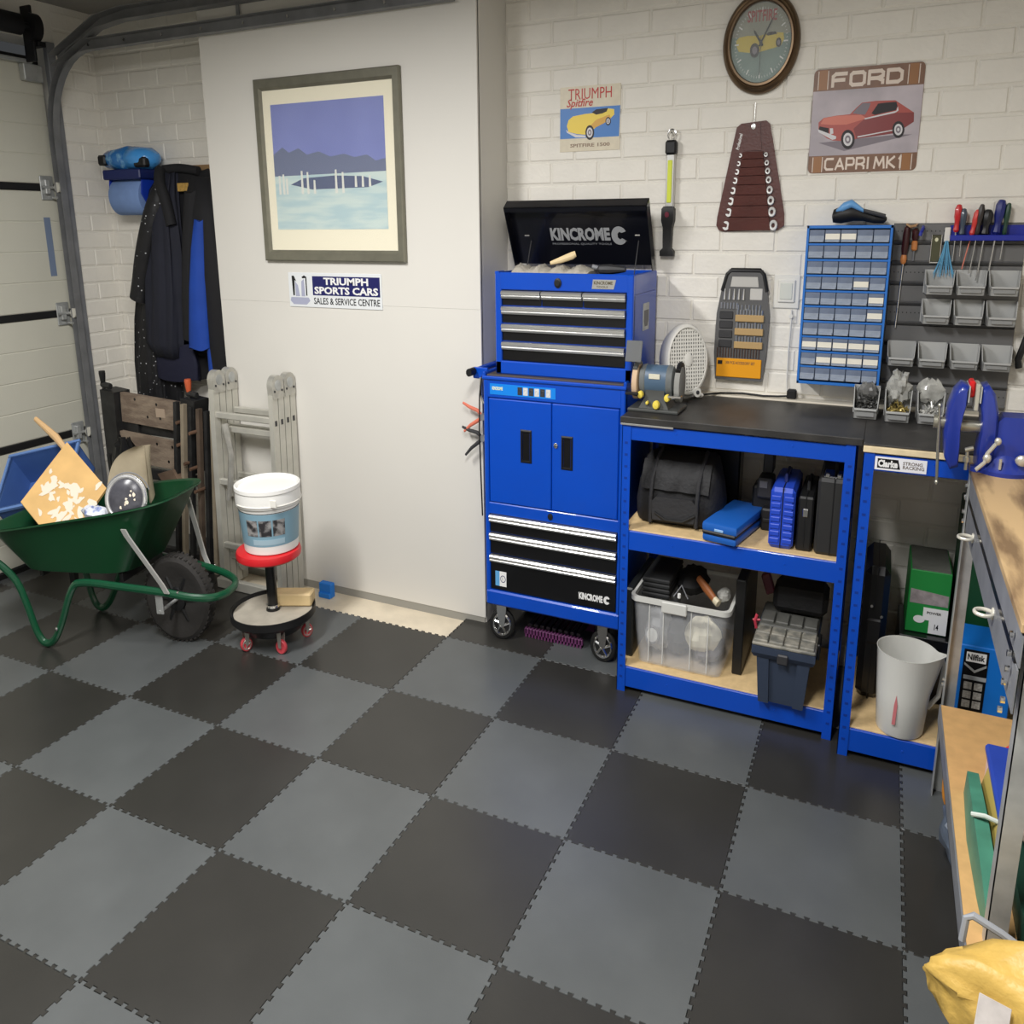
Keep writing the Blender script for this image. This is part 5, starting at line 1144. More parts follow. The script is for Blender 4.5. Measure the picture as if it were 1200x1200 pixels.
angle_leg(BX-0.003, BY1-0.03, 1, -1, 0.90); lnear = angle_leg(BX+0.020, -1.345, 1, 1, 0.905); angle_leg(BXE, BY1-0.03, -1, -1, 0.90); angle_leg(BXE, -1.345, -1, 1, 0.905)
m = M()
for y, z in ((-1.325, 0.875), (-1.325, 0.842), (-1.325, 0.815), (-1.308, 0.785), (-1.325, 0.760), (-1.308, 0.735), (-0.255, 0.87), (-0.25, 0.84), (-0.27, 0.84), (-0.25, 0.80), (-0.27, 0.78), (-0.27, 0.34), (-0.25, 0.32)):
    m.cyl((BX-0.010, y, z), (BX-0.002, y, z), 0.006, n=8)
m.build('bolts', chrome, rb, split=True)
for y in (-0.50, -1.02):
    M().torus((BX-0.018, y, 0.800), 0.020, 0.004, 'z', 20, 8).cyl((BX-0.002, y, 0.800), (BX+0.004, y, 0.800), 0.012, n=10).build('ring_hook', P('ring_cream', (214, 210, 196), 0.3, 0.3), rb)
SZ = 0.302
M().box(BX-0.014, BXE, BY0+0.02, BY1-0.135, SZ-0.012, SZ, 0.001).build('lower_shelf', P('brown_shelf', (206, 164, 108), 0.6, var=0.08, vscale=26), rb)
M().box(BX-0.018, BX-0.014, BY0+0.01, BY1-0.135, SZ-0.05, SZ+0.0005, 0.0).box(BX-0.018, BX, BY0+0.01, BY1-0.135, SZ-0.05, SZ-0.047).build('shelf_edge', galvd, rb)
M().box(BX, BXE, BY1-0.135, BY1-0.132, SZ-0.05, SZ-0.002).build('shelf_edge', galvd, rb)

# vice
vb_ = P('vice_blue', (30, 50, 140), 0.35, coat=0.2, var=0.06)
vs = thing('bench_vice', (2.19, -0.30, 0.921), 'large dark blue engineer vice bolted to the far corner of the steel bench', 'vice')
vy = -0.285
M().lathe([(0.080, 0), (0.082, 0.010), (0.070, 0.020), (0.058, 0.038), (0.045, 0.050)], (2.185, vy, 0.921), 'z', 36).build('swivel_base', vb_, vs)
for a in (200, 320, 80): M().cyl((2.185+0.082*math.cos(math.radians(a)), vy+0.082*math.sin(math.radians(a)), 0.9215), (2.185+0.082*math.cos(math.radians(a)), vy+0.082*math.sin(math.radians(a)), 0.934), 0.018, n=16).build('base_lug', vb_, vs)
m = M(); m.loft([[(x, vy+w*a, z) for a, z in ((-1, z0), (1, z0), (1.05, (z0+z1)/2), (0.9, z1), (-0.9, z1), (-1.05, (z0+z1)/2))] for x, w, z0, z1 in ((2.115, 0.030, 0.985, 1.030), (2.15, 0.040, 0.965, 1.045), (2.165, 0.046, 0.965, 1.060), (2.26, 0.050, 0.965, 1.062), (2.275, 0.045, 0.970, 1.055))])
m.build('body', vb_, vs, sharp=25)
M().box(2.15, 2.25, vy-0.035, vy+0.035, 0.955, 0.98, 0.008).build('neck', vb_, vs)
M().box(2.125, 2.175, vy-0.038, vy+0.038, 0.985, 1.05, 0.010).build('jaw_bridge', vb_, vs)
def jaw(x0, sgn, name):
    pts = [(0.0, 1.085), (0.0, 1.128), (0.018, 1.133), (0.036, 1.114), (0.050, 1.072), (0.054, 1.010), (0.046, 0.950), (0.028, 0.922), (0.006, 0.930), (0.006, 0.975), (0.010, 1.02), (0.006, 1.06)]
    m = M()
    P1 = [(x0+sgn*a, z) for a, z in pts]; y0, y1 = vy-0.055, vy+0.055
    cx_ = sum(p[0] for p in P1)/len(P1); cz_ = sum(p[1] for p in P1)/len(P1)
    rg_ = lambda y, f: [(cx_+(p[0]-cx_)*f, y, cz_+(p[1]-cz_)*(0.5+0.5*f)) for p in P1]
    m.loft([rg_(y0, 0.78), rg_(y0+0.010, 1), rg_(y1-0.010, 1), rg_(y1, 0.78)])
    return m.build(name, vb_, vs, sharp=50)
jaw(2.062, -1, 'moving_jaw'); jaw(2.098, 1, 'fixed_jaw')
M().box(2.062, 2.066, vy-0.053, vy+0.053, 1.090, 1.130, 0.001).build('jaw_plate', galv, vs); M().box(2.094, 2.098, vy-0.053, vy+0.053, 1.090, 1.130, 0.001).build('jaw_plate', galv, vs)
M().box(2.064, 2.080, vy-0.03, vy+0.03, 1.100, 1.140, 0.004).build('red_grip', P('red_plastic', (205, 28, 30)), vs)
M().box(2.081, 2.093, vy-0.045, vy+0.03, 1.070, 1.135, 0.002).build('clamped_block', P('pale_alloy', (186, 184, 170), 0.4, 0.3), vs)
M().cyl((1.985, vy, 1.030), (2.02, vy, 1.030), 0.013, n=16).cyl((1.978, vy, 1.030), (1.990, vy, 1.030), 0.017, n=16).cyl((2.05, vy, 1.025), (2.16, vy, 1.025), 0.015, n=16).build('spindle', P('bright_steel', (176, 174, 160), 0.3, 0.8), vs)
M().cyl((1.990, vy-0.012, 1.070), (2.004, vy-0.012, 0.880), 0.0045, n=10).ell((1.990, vy-0.012, 1.072), 0.007, 6).ell((2.004, vy-0.012, 0.878), 0.007, 6).build('tommy_bar', P('bright_steel', (176, 174, 160)), vs)
M().cyl((2.075, vy-0.07, 0.930), (2.075, vy-0.07, 0.975), 0.005, n=10).cyl((2.068, vy-0.07, 0.978), (2.090, vy-0.07, 0.985), 0.006, n=8).cyl((2.075, vy-0.07, 0.950), (2.075, vy-0.07, 0.962), 0.010, n=10).build('clamp_screw', P('bright_steel', (176, 174, 160)), vs)
M().tube([(2.10, vy-0.09, 0.936), (2.122, vy-0.085, 0.955), (2.126, vy-0.08, 0.975), (2.15, vy-0.075, 1.004)], 0.0055, 8).ell((2.152, vy-0.075, 1.007), 0.010, 6).ell((2.128, vy-0.08, 0.965), 0.012, 6).build('lock_lever', P('pale_steel', (200, 196, 184), 0.3, 0.5), vs)
M().cyl((2.165, vy-0.075, 0.94), (2.165, vy-0.075, 0.965), 0.004, n=8).ell((2.222, vy-0.07, 0.965), (0.02, 0.012, 0.014), 6).build('swivel_bolt', P('pale_steel', (200, 196, 184)), vs, split=True)

# black strap seen at the right end of the tool wall
tag(M().tube([(2.340, YB-0.03, 1.34), (2.315, YB-0.035, 1.20), (2.290, YB-0.03, 1.11), (2.296, YB-0.03, 1.085)], 0.012, 10).build('hanging_strap', blackm, label='black handle hanging on the wall at the right of the tool panel'), cat='handle')

# under the right bench
pwb = thing('power_tool_box', (2.235, 0.05, 0.094), 'bright blue cardboard box with black pictogram panel behind the steel bench', 'box')
pby = -0.04
M().box(2.140, 2.330, pby, 0.14, 0.094, 0.364, 0.003).build('carton', P('carton_blue', (16, 110, 200), 0.45), pwb)
M().box(2.172, 2.250, pby-0.0012, pby, 0.150, 0.352).build('black_panel', blackp, pwb)
M().box(2.180, 2.243, pby-0.002, pby-0.001, 0.316, 0.345).build('name_plate', white, pwb)
text('Nilfisk', 0.054, 0.018, blackm, pwb, (2.184, pby-0.002, 0.322), bold=0.03)
M().prism([(2.176, 0.312), (2.211, 0.292), (2.246, 0.312), (2.246, 0.305), (2.211, 0.284), (2.176, 0.305)], 'y', pby-0.002, pby-0.001).build('chevron', galv, pwb)
M().box(2.178, 2.250, pby-0.002, pby-0.001, 0.262, 0.274).build('grey_strip', P('strip_grey', (160, 164, 166), 0.4), pwb)
for i in range(2):
    for j in range(3): M().box(2.182+i*0.033, 2.208+i*0.033, pby-0.002, pby-0.001, 0.232-j*0.028, 0.254-j*0.028).build('pictogram', P('icon_pale', (168, 166, 160), 0.45, var=0.4, vscale=120), pwb)
tag(M().box(2.15, 2.60, 0.22, 0.40, 0.094, 0.70, 0.004).build('green_crate', P('forest_green', (14, 70, 40), 0.5), label='tall dark green box standing behind the bright blue carton'), cat='box')

lb_ = thing('lidded_box', (2.30, -0.90, SZ), 'pinkish plastic box with a blue lid on the lower shelf of the steel bench', 'box')
m = M(); m.box(2.172, 2.45, -1.07, -0.74, SZ+0.001, SZ+0.085, 0.008); m.build('body', P('pink_white_plastic', (226, 196, 194), 0.4, var=0.1), lb_)
M().box(2.166, 2.456, -1.076, -0.734, SZ+0.082, SZ+0.102, 0.006).build('lid', P('lid_blue', (46, 72, 168), 0.4, var=0.06), lb_)
M().prism([(2.215, -0.90), (2.235, -0.895), (2.245, -0.925), (2.235, -0.955), (2.222, -0.94)], 'z', SZ+0.1015, SZ+0.103).build('handle_slot', navy, lb_)
tag(M().box(2.23, 2.40, -0.70, -0.64, SZ+0.001, SZ+0.07, 0.01).build('red_tub', P('scarlet_plastic', (224, 54, 38), 0.4), label='small scarlet container behind the blue-lidded box'), cat='container')
gf = thing('green_files', (2.14, -1.03, SZ), 'green plastic crate edge full of folders on the lower shelf of the steel bench', 'crate')
tl = P('teal_plastic', (70, 130, 108), 0.45, var=0.2, vscale=12); 
m = M()
m.loft([[(2.120, -0.80, SZ+.001), (2.150, -0.80, SZ+.001), (2.150, -0.80, SZ+0.055), (2.122, -0.80, SZ+0.055)], [(2.112, -1.0, SZ+.001), (2.158, -1.0, SZ+.001), (2.150, -1.0, SZ+0.07), (2.118, -1.0, SZ+0.07)], [(2.118, -1.20, SZ+.001), (2.165, -1.20, SZ+.001), (2.158, -1.20, SZ+0.045), (2.124, -1.20, SZ+0.045)], [(2.126, -1.33, SZ+.001), (2.150, -1.33, SZ+.001), (2.148, -1.33, SZ+0.02), (2.128, -1.33, SZ+0.02)]])
m.build('folder_stack', tl, gf, sharp=20)
m = M().box(2.150, 2.156, -1.10, -0.80, SZ+0.001, SZ+0.105, 0.002, T=rotm('Y', 0.25, (2.15, 0, SZ))); m.build('yellow_folder', P('folder_ochre', (190, 168, 90), 0.5), gf)
M().tube([(2.112, -1.02, SZ+0.074), (2.14, -1.03, SZ+0.082), (2.18, -1.03, SZ+0.074)], 0.005, 8).build('clear_strip', P('strip_clear', (206, 214, 206), 0.3), gf)
dk = thing('green_basket', (2.30, -1.22, SZ), 'dark green basket heaped with cord behind the near steel leg', 'basket')
M().loft([rr_ring(2.19, 2.50, -1.36, -1.12, SZ+0.001, 0.03), rr_ring(2.18, 2.51, -1.37, -1.10, SZ+0.09, 0.03)]).build('body', P('deep_green', (16, 50, 38), 0.5), dk)
for k in range(5): M().tube([(2.20+0.015*k, -1.35+0.05*k, SZ+0.095), (2.24+0.01*k, -1.34+0.05*k, SZ+0.115), (2.30, -1.33+0.045*k, SZ+0.10)], 0.007, 8).build('cord_coil', P('cord_green', (20, 84, 60), 0.4), dk)
tag(M().box(2.19, 2.34, -1.15, -1.10, SZ+0.10, SZ+0.135, 0.012, T=rotm('Z', 0.3, (2.2, -1.1, 0))).build('grey_cloth', P('taupe_cloth', (134, 124, 112), 0.8, var=0.15), label='taupe cloth folded over the dark green basket'), cat='cloth')
crumple(2.17, -0.62, 0.10, 0.075, 0.12, 0.085, P('blue_grey_bag', (88, 98, 112), 0.35, var=0.3, vscale=18), 'plastic_bag', 31, 8, 0.14, label='blue-grey plastic bag on the floor under the steel bench', cat='bag')
tag(M().ell((2.118, -0.50, 0.16), (0.018, 0.03, 0.06), 8).build('orange_tag', P('orange_plastic', (214, 140, 50), 0.4), label='orange item peeping out above the blue-grey bag'), cat='item')

# yellow post bag at the bench end
yb_ = thing('yellow_bag', (2.13, -1.55, 0.10), 'crumpled yellow padded bag with a label pouch at the near end of the steel bench', 'bag')
ybm = P('yellow_poly', (198, 164, 84), 0.45, var=0.14, vscale=9, bump=0.9, bscale=16)
rings = []; nR = 30
prof = [(2.000, 0.012, 0.012, 0.355), (2.010, 0.030, 0.026, 0.352), (2.035, 0.050, 0.044, 0.345), (2.07, 0.062, 0.062, 0.338), (2.11, 0.072, 0.080, 0.330), (2.16, 0.080, 0.102, 0.326), (2.22, 0.085, 0.125, 0.322), (2.30, 0.08, 0.12, 0.32), (2.34, 0.03, 0.06, 0.32)]
for i, (x, ry, rz, cz) in enumerate(prof):
    ring = []
    for k in range(nR):
        a = 2*PI*k/nR; f = 1+0.12*math.sin(3*a+i*0.9)+0.12*math.sin(6*a-i*1.2)+0.07*math.sin(11*a+i*2.1)
        ring.append((x+0.012*math.sin(2*a+i), -1.52+ry*f*math.cos(a), cz+rz*f*math.sin(a)))
    rings.append(ring)
M().loft(rings).build('bag_body', ybm, yb_, sharp=55)
Tl = Matrix.Translation((2.100, -1.604, 0.362)) @ Matrix.Rotation(math.radians(8), 4, 'Z') @ Matrix.Rotation(math.radians(-42), 4, 'X') @ Matrix.Rotation(math.radians(14), 4, 'Y')
M().box(-0.026, 0.030, -0.004, 0.0, -0.036, 0.030, 0.001, T=Tl).build('label_pouch', P('pouch_grey', (190, 184, 180), 0.25, var=0.15, vscale=30), yb_)
M().tube([(2.062, -1.44, 0.37), (2.066, -1.43, 0.408), (2.078, -1.43, 0.416), (2.13, -1.44, 0.405), (2.19, -1.45, 0.385)], 0.007, 8).build('grey_handle', P('handle_grey', (150, 154, 160), 0.4), yb_)
bk = thing('waste_bin', (2.19, -1.52, 0), 'grey plastic bin standing at the near end of the steel bench under the yellow bag', 'bin')
M().lathe([(0.10, 0.0), (0.105, 0.01), (0.13, 0.27), (0.134, 0.27), (0.134, 0.28), (0.126, 0.28), (0.10, 0.012)], (2.20, -1.52, 0), 'z', 32).build('bin_body', P('bin_slate', (112, 114, 120), 0.5), bk)

# ------------------------------------------------------------------ wheelbarrow (local frame: +x to the handles, +y to the camera side)
wbx = thing('wheelbarrow', (-1.190, -0.545, 0), 'green wheelbarrow loaded with odds and ends in front of the garage door', 'wheelbarrow', rot=math.atan2(-0.232, -0.973))
gtr = P('barrow_green', (12, 62, 34), 0.38, var=0.06, vscale=5, coat=0.1); gfr = P('barrow_frame_green', (18, 74, 48), 0.3, coat=0.3)
def bring(x0, x1, h0, h1, z0, z1, n=48, p=0.5, inset=0.0, dz=0.0):
    out = []
    for i in range(n):
        a = 2*PI*i/n; c, s_ = math.cos(a), math.sin(a)
        u = math.copysign(abs(c)**p, c); v = math.copysign(abs(s_)**p, s_)
        x = (x0+x1)/2+(x1-x0-2*inset)/2*u; t_ = (x-x0)/(x1-x0); hw = h0+(h1-h0)*t_-inset
        out.append((x, hw*v, z0+(z1-z0)*t_+dz))
    return out
m = M()
m.loft([bring(0.13, 0.62, 0.16, 0.19, 0.305, 0.300, p=0.45), bring(0.10, 0.66, 0.185, 0.215, 0.315, 0.31, p=0.45), bring(-0.10, 0.80, 0.225, 0.30, 0.585, 0.455, p=0.5),
        bring(-0.118, 0.82, 0.238, 0.312, 0.592, 0.458, p=0.5), bring(-0.120, 0.822, 0.240, 0.314, 0.586, 0.452, p=0.5)], caps=False)
m.loft([bring(0.13, 0.62, 0.16, 0.19, 0.305, 0.300, p=0.45), bring(0.10, 0.66, 0.182, 0.212, 0.318, 0.313, p=0.45), bring(-0.10, 0.80, 0.222, 0.297, 0.587, 0.457, p=0.5), bring(-0.118, 0.82, 0.238, 0.312, 0.5935, 0.4595, p=0.5)], caps=False)
n = 48; m.add(bring(0.13, 0.62, 0.16, 0.19, 0.3055, 0.3005, p=0.45), [tuple(range(n))])
m.build('tray', gtr, wbx, sharp=40)
def smooth(pts, k=4):
    pts = [Vector(p) for p in pts]; out = []
    for i in range(len(pts)-1):
        p0, p1, p2, p3 = pts[max(i-1, 0)], pts[i], pts[i+1], pts[min(i+2, len(pts)-1)]
        for j in range(k):
            t = j/k; out.append(0.5*((2*p1)+(p2-p0)*t+(2*p0-5*p1+4*p2-p3)*t*t+(3*p1-p0-3*p2+p3)*t**3))
    out.append(pts[-1]); return out
def side(s): return [(1.25, s*0.27, 0.42), (1.0, s*0.25, 0.405), (0.86, s*0.235, 0.385), (0.755, s*0.215, 0.33), (0.685, s*0.200, 0.26), (0.650, s*0.195, 0.17), (0.62, s*0.19, 0.06), (0.585, s*0.188, 0.017), (0.535, s*0.188, 0.03), (0.48, s*0.188, 0.10), (0.40, s*0.186, 0.24), (0.33, s*0.182, 0.270), (0.15, s*0.172, 0.262), (-0.05, s*0.155, 0.248), (-0.18, s*0.140, 0.232)]
loop = [(-0.26, 0.105, 0.222), (-0.295, 0.05, 0.218), (-0.300, 0, 0.217), (-0.295, -0.05, 0.218), (-0.26, -0.105, 0.222)]
M().tube(smooth(side(1)+loop+side(-1)[::-1]), 0.0150, 10).build('frame_tube', gfr, wbx)
for s in (-1, 1): M().tube([(1.05, s*0.254, 0.408), (1.27, s*0.271, 0.421)], 0.020, 10).build('handle_grip', blackm, wbx)
TY = P('tyre_rubber', (44, 42, 40), 0.75, var=0.1, bump=0.2)
R = 0.172; w = 0.036; WX = -0.030
m = M().lathe([(R*0.60, -w*0.62), (R*0.72, -w*0.95), (R*0.88, -w), (R*0.965, -w*0.72), (R*0.995, -w*0.3), (R, 0), (R*0.995, w*0.3), (R*0.965, w*0.72), (R*0.88, w), (R*0.72, w*0.95), (R*0.60, w*0.62)], (WX, 0, R), 'y', 56)
for i in range(44):
    a = 2*PI*i/44; T = Matrix.Translation((WX, 0, R)) @ Matrix.Rotation(a, 4, 'Y')
    m.box(-0.007, 0.005, -w*0.80, -w*0.05, R*0.965, R*0.997, T=T @ Matrix.Rotation(0.12, 4, 'Z')); m.box(-0.002, 0.010, w*0.05, w*0.80, R*0.965, R*0.997, T=T @ Matrix.Rotation(-0.12, 4, 'Z'))
wh = m.build('wheel', TY, wbx, sharp=30)
m = M().lathe([(R*0.60, -w*0.55), (R*0.63, -w*0.7), (R*0.56, -w*0.72), (R*0.52, -w*0.3), (R*0.30, -w*0.2), (R*0.26, -w*0.9), (R*0.10, -w*0.95), (R*0.10, w*0.95), (R*0.26, w*0.9), (R*0.30, w*0.2), (R*0.52, w*0.3), (R*0.60, w*0.55)], (WX, 0, R), 'y', 36)
for k in range(6):
    a = 2*PI*k/6
    for s in (-1, 1): m.cyl((WX+R*0.2*math.cos(a), s*w*0.6, R+R*0.2*math.sin(a)), (WX+R*0.56*math.cos(a), s*w*0.55, R+R*0.56*math.sin(a)), 0.010, 0.008, n=6)
m.build('hub', blackm, wh)
M().cyl((WX, -0.162, R), (WX, 0.162, R), 0.007, n=10).box(WX-0.018, WX+0.018, 0.150, 0.158, R-0.01, 0.25, 0.002).box(WX-0.018, WX+0.018, -0.158, -0.150, R-0.01, 0.25, 0.002).build('axle', galv, wbx)
for s in (-1, 1): M().loft([[(x+dx, s*y+dy, z) for dx, dy in ((-.012, -.004), (.012, -.004), (.012, .004), (-.012, .004))] for x, y, z in ((0.045, 0.241, 0.505), (0.035, 0.236, 0.480), (-0.065, 0.172, 0.285), (-0.085, 0.168, 0.250))]).build('stay', P('stay_silver', (196, 196, 192), 0.35, 0.4), wbx)
M().box(0.50, 0.53, 0.02, 0.05, 0.20, 0.31, 0.002).box(0.15, 0.17, -0.15, 0.15, 0.27, 0.305, 0.002).box(0.55, 0.57, -0.18, 0.18, 0.28, 0.305, 0.002).build('under_bracket', blackm, wbx)
for s in (-1, 1): M().ell((0.495, s*0.205, 0.085), 0.007, 6).ell((-0.13, s*0.155, 0.252), 0.006, 6).build('frame_bolt', chrome, wbx, split=True)

# load in the barrow (world frame)
def quadslab(m, pts, th):
    a, b, c = Vector(pts[0]), Vector(pts[1]), Vector(pts[2]); nn = (b-a).cross(c-a).normalized()*th
    return m.loft([[Vector(p) for p in pts], [Vector(p)+nn for p in pts]])
hk = thing('plywood_board', (-1.74, -0.7, 0.45), 'plaster-spattered plywood board tilted in the green wheelbarrow', 'board')
hp = [(-1.856, -0.52, 0.706), (-1.556, -0.56, 0.560), (-1.49, -0.84, 0.420), (-1.846, -0.80, 0.534)]
# a flat rectangle through the top, right and left corners
A_, B_, D_ = Vector(hp[0]), Vector(hp[1]), Vector(hp[3]); C_ = B_+(D_-A_)
quadslab(M(), [A_, B_, C_, D_], 0.012).build('board', P('plywood', (214, 174, 112), 0.6, var=0.10, vscale=9), hk)
rnd = random.Random(9); m = M(); e1 = (B_-A_); e2 = (D_-A_); nn = e1.cross(e2).normalized(); sgn = 1 if nn.y < 0 else -1
off = nn*(-0.0015) if nn.dot(Vector((0.7, -0.7, 0.3))) < 0 else nn*(0.0135)
if nn.dot(Vector((0.7, -0.7, 0.3))) < 0: off = nn*(-0.0012)
for i in range(46):
    u, v = min(.94, max(.06, rnd.gauss(0.55, 0.22))), min(.94, max(.06, rnd.gauss(0.55, 0.2))); r = rnd.uniform(0.006, 0.030); ang = rnd.uniform(0, PI)
    c = A_+e1*u+e2*v+off*(1+rnd.random()*0.5); E1 = e1.normalized(); E2 = nn.cross(E1)
    pts = []
    for k in range(9):
        a = 2*PI*k/9; rr = r*rnd.uniform(0.5, 1.1); x, y = rr*1.5*math.cos(a), rr*0.7*math.sin(a)
        pts.append(c+E1*(x*math.cos(ang)-y*math.sin(ang))+E2*(x*math.sin(ang)+y*math.cos(ang)))
    m.add(pts, [tuple(range(9))])
m.build('plaster_splashes', P('dry_plaster', (228, 216, 196), 0.8), hk, kind='stuff')
tag(M().tube([(-1.80, -0.47, 0.58), (-1.934, -0.48, 0.664), (-2.02, -0.46, 0.70), (-2.176, -0.45, 0.762)], [0.014, 0.014, 0.017, 0.011], 10).build('wooden_stick', P('pale_stick', (222, 184, 134), 0.5), label='pale wooden tool handle sticking up behind the plywood board'), cat='handle')
cr_ = thing('blue_crate', (-2.05, -0.52, 0.46), 'open blue plastic crate tipped in the back of the wheelbarrow', 'crate')
cA = Vector((-2.27, -0.55, 0.617)); ca = Vector((0.32, 0.15, 0.06)); cc_ = Vector((0.20, -0.12, -0.12)); cn = ca.cross(cc_).normalized()
a_, b_, h_ = 0.18, 0.14, 0.085; ea = ca.normalized(); ec = cn.cross(ea).normalized(); o_ = cA+ea*a_+ec*b_+cn*h_
Tc = Matrix(((ea.x, ec.x, -cn.x, o_.x), (ea.y, ec.y, -cn.y, o_.y), (ea.z, ec.z, -cn.z, o_.z), (0, 0, 0, 1)))
m = M(); t = 0.006
m.box(-a_, a_, -b_, b_, -h_, -h_+t, T=Tc).box(-a_, -a_+t, -b_, b_, -h_, h_, T=Tc).box(a_-t, a_, -b_, b_, -h_, h_, T=Tc).box(-a_, a_, -b_, -b_+t, -h_, h_, T=Tc).box(-a_, a_, b_-t, b_, -h_, h_, T=Tc)
m.build('box', P('crate_blue', (66, 98, 158), 0.45, var=0.08), cr_)
m = M().box(-a_-0.012, a_+0.012, -b_-0.012, -b_+t, h_-0.012, h_, T=Tc).box(-a_-0.012, a_+0.012, b_-t, b_+0.012, h_-0.012, h_, T=Tc).box(-a_-0.012, -a_+t, -b_, b_, h_-0.012, h_, T=Tc).box(a_-t, a_+0.012, -b_, b_, h_-0.012, h_, T=Tc)
m.build('rim', P('crate_blue_light', (96, 130, 186), 0.45), cr_)
ld = thing('car_lamp', (-1.225, -0.72, 0.50), 'round chrome-rimmed lamp with dark glass lying in the wheelbarrow', 'lamp')
Tq = Matrix.Translation((-1.225, -0.715, 0.590)) @ Matrix.Rotation(math.radians(38), 4, 'Z') @ Matrix.Rotation(math.radians(-20), 4, 'X')
M().lathe([(0.070, -0.020), (0.088, -0.016), (0.090, 0.0), (0.082, 0.02), (0.05, 0.05)], (0, 0, 0), 'y', 36, T=Tq).build('bowl', P('lamp_chrome', (210, 210, 210), 0.2, 0.9), ld)
M().torus((0, -0.018, 0), 0.078, 0.008, 'y', 36, 10, T=Tq).build('rim', P('lamp_rim', (226, 226, 226), 0.2, 0.7), ld)
M().lathe([(0.071, -0.0195), (0.066, -0.024), (0.03, -0.029), (0.002, -0.03)], (0, 0, 0), 'y', 36, T=Tq).build('lens', P('dark_lens', (74, 74, 80), 0.25, var=0.3, vscale=25), ld)
rnd = random.Random(4); m = M()
for i in range(8):
    x, z, r = rnd.uniform(-.04, .04), rnd.uniform(-.04, .04), rnd.uniform(.003, .010)
    pts = [(x+r*rnd.uniform(.6, 1.3)*math.cos(a), -0.0305, z+r*rnd.uniform(.6, 1.3)*math.sin(a)) for a in [2*PI*k/7 for k in range(7)]]
    m.add(pts, [tuple(range(7))], T=Tq)
m.build('plaster_spots', P('dry_plaster', (228, 216, 196)), ld, kind='stuff')
M().torus((0, 0.01, 0.0), 0.096, 0.0025, 'y', 28, 6, T=Tq, a0=0.3, a1=2.6).build('wire_bail', galvd, ld)
sc_ = thing('dust_scoop', (-1.42, -0.5, 0.53), 'curved dusty beige scoop standing behind the round lamp in the wheelbarrow', 'scoop')
m = M(); rings = []
for i in range(13):
    t_ = i/12
    # left edge curves from the base up to the tip, right edge straight
    l = Vector((-1.60, -0.52, 0.56)).lerp(Vector((-1.47, -0.45, 0.705)), t_)+Vector((-0.035, 0.0, 0.02))*math.sin(PI*t_); r = Vector((-1.27, -0.56, 0.53)).lerp(Vector((-1.40, -0.45, 0.712)), t_)
    row = []
    for j in range(9):
        u = j/8; p = l.lerp(r, u); p += Vector((0.03, 0.10, 0.0))*math.sin(PI*u)*(1-0.5*t_); row.append(p)
    rings.append(row)
m.loft(rings+[[p+Vector((0.002, 0.004, 0)) for p in r] for r in rings[::-1]], closed=False, caps=False)
m.build('blade', P('dusty_beige', (168, 156, 132), 0.7, var=0.12, vscale=12), sc_, sharp=60)
crumple(-1.41, -0.74, 0.515, 0.075, 0.045, 0.035, P('white_cloth', (216, 220, 230), 0.7, col2=(120, 136, 186), vscale=26, lo=0.5, hi=0.6), 'cloth', 41, 8, 0.2, label='small white and blue cloth beside the round lamp', cat='cloth')
crumple(-1.62, -0.60, 0.40, 0.22, 0.13, 0.075, P('rubble_dark', (50, 52, 60), 0.7), 'rubble_sack', 42, 9, 0.12, label='dark sack filling the bottom of the wheelbarrow', cat='sack')
crumple(-2.02, -0.06, 0.42, 0.11, 0.07, 0.20, P('black_sack', (18, 18, 19), 0.35), 'black_bag', 43, 10, 0.14, label='black plastic sack between wheelbarrow and folding workbench', cat='bag')

# ------------------------------------------------------------------ folding workbench (leaning, closed)
wk = thing('folding_workbench', (-1.95, 0.12, 0), 'worn folding workbench with two dusty jaw boards leaning before the coats', 'workbench')
jawm = P('dusty_board', (150, 134, 116), 0.75, col2=(120, 104, 90), vscale=7, stretch=(1, 1, 3), bump=0.3, bscale=50)
stl = P('grimy_steel', (54, 54, 54), 0.5, 0.5, var=0.3, vscale=14)
def tiltq(pts, y0, y1, name, mat, parent):
    return M().prism(pts, 'y', y0, y1).build(name, mat, parent)
tiltq([(-2.205, 0.790), (-1.690, 0.770), (-1.705, 0.640), (-2.215, 0.655)], 0.095, 0.122, 'jaw_board', jawm, wk)
tiltq([(-2.225, 0.612), (-1.735, 0.592), (-1.785, 0.466), (-2.245, 0.474)], 0.080, 0.107, 'jaw_board', jawm, wk)
m = M()
for x, z in ((-2.09, .765), (-1.92, .752), (-2.0, .69), (-1.79, .675), (-1.90, .69), (-1.93, .575), (-1.81, .570), (-2.1, .52), (-1.85, .50)):
    m.lathe([(0.007, 0), (0.007, -0.001)], (x, 0.0945 if z > .64 else 0.0795, z), 'y', 10)
m.build('dog_holes', blackp, wk, split=True)
M().box(-1.93, -1.86, 0.0935, 0.0955, 0.695, 0.735).build('faded_sticker', P('faded_sticker', (178, 158, 138), 0.6), wk)
M().box(-2.11, -1.80, 0.120, 0.135, 0.60, 0.65, 0.001).box(-2.22, -2.10, 0.105, 0.118, 0.60, 0.66, 0.001).build('gap_plate', stl, wk, split=True)
for x0, x1, xb0, xb1 in ((-2.33, -2.215, -2.335, -2.235), (-1.69, -1.59, -1.76, -1.66)):
    M().prism([(x0, 0.800), (x1, 0.792), (xb1, 0.46), (xb0, 0.45)], 'y', 0.06, 0.17).build('end_frame', stl, wk)
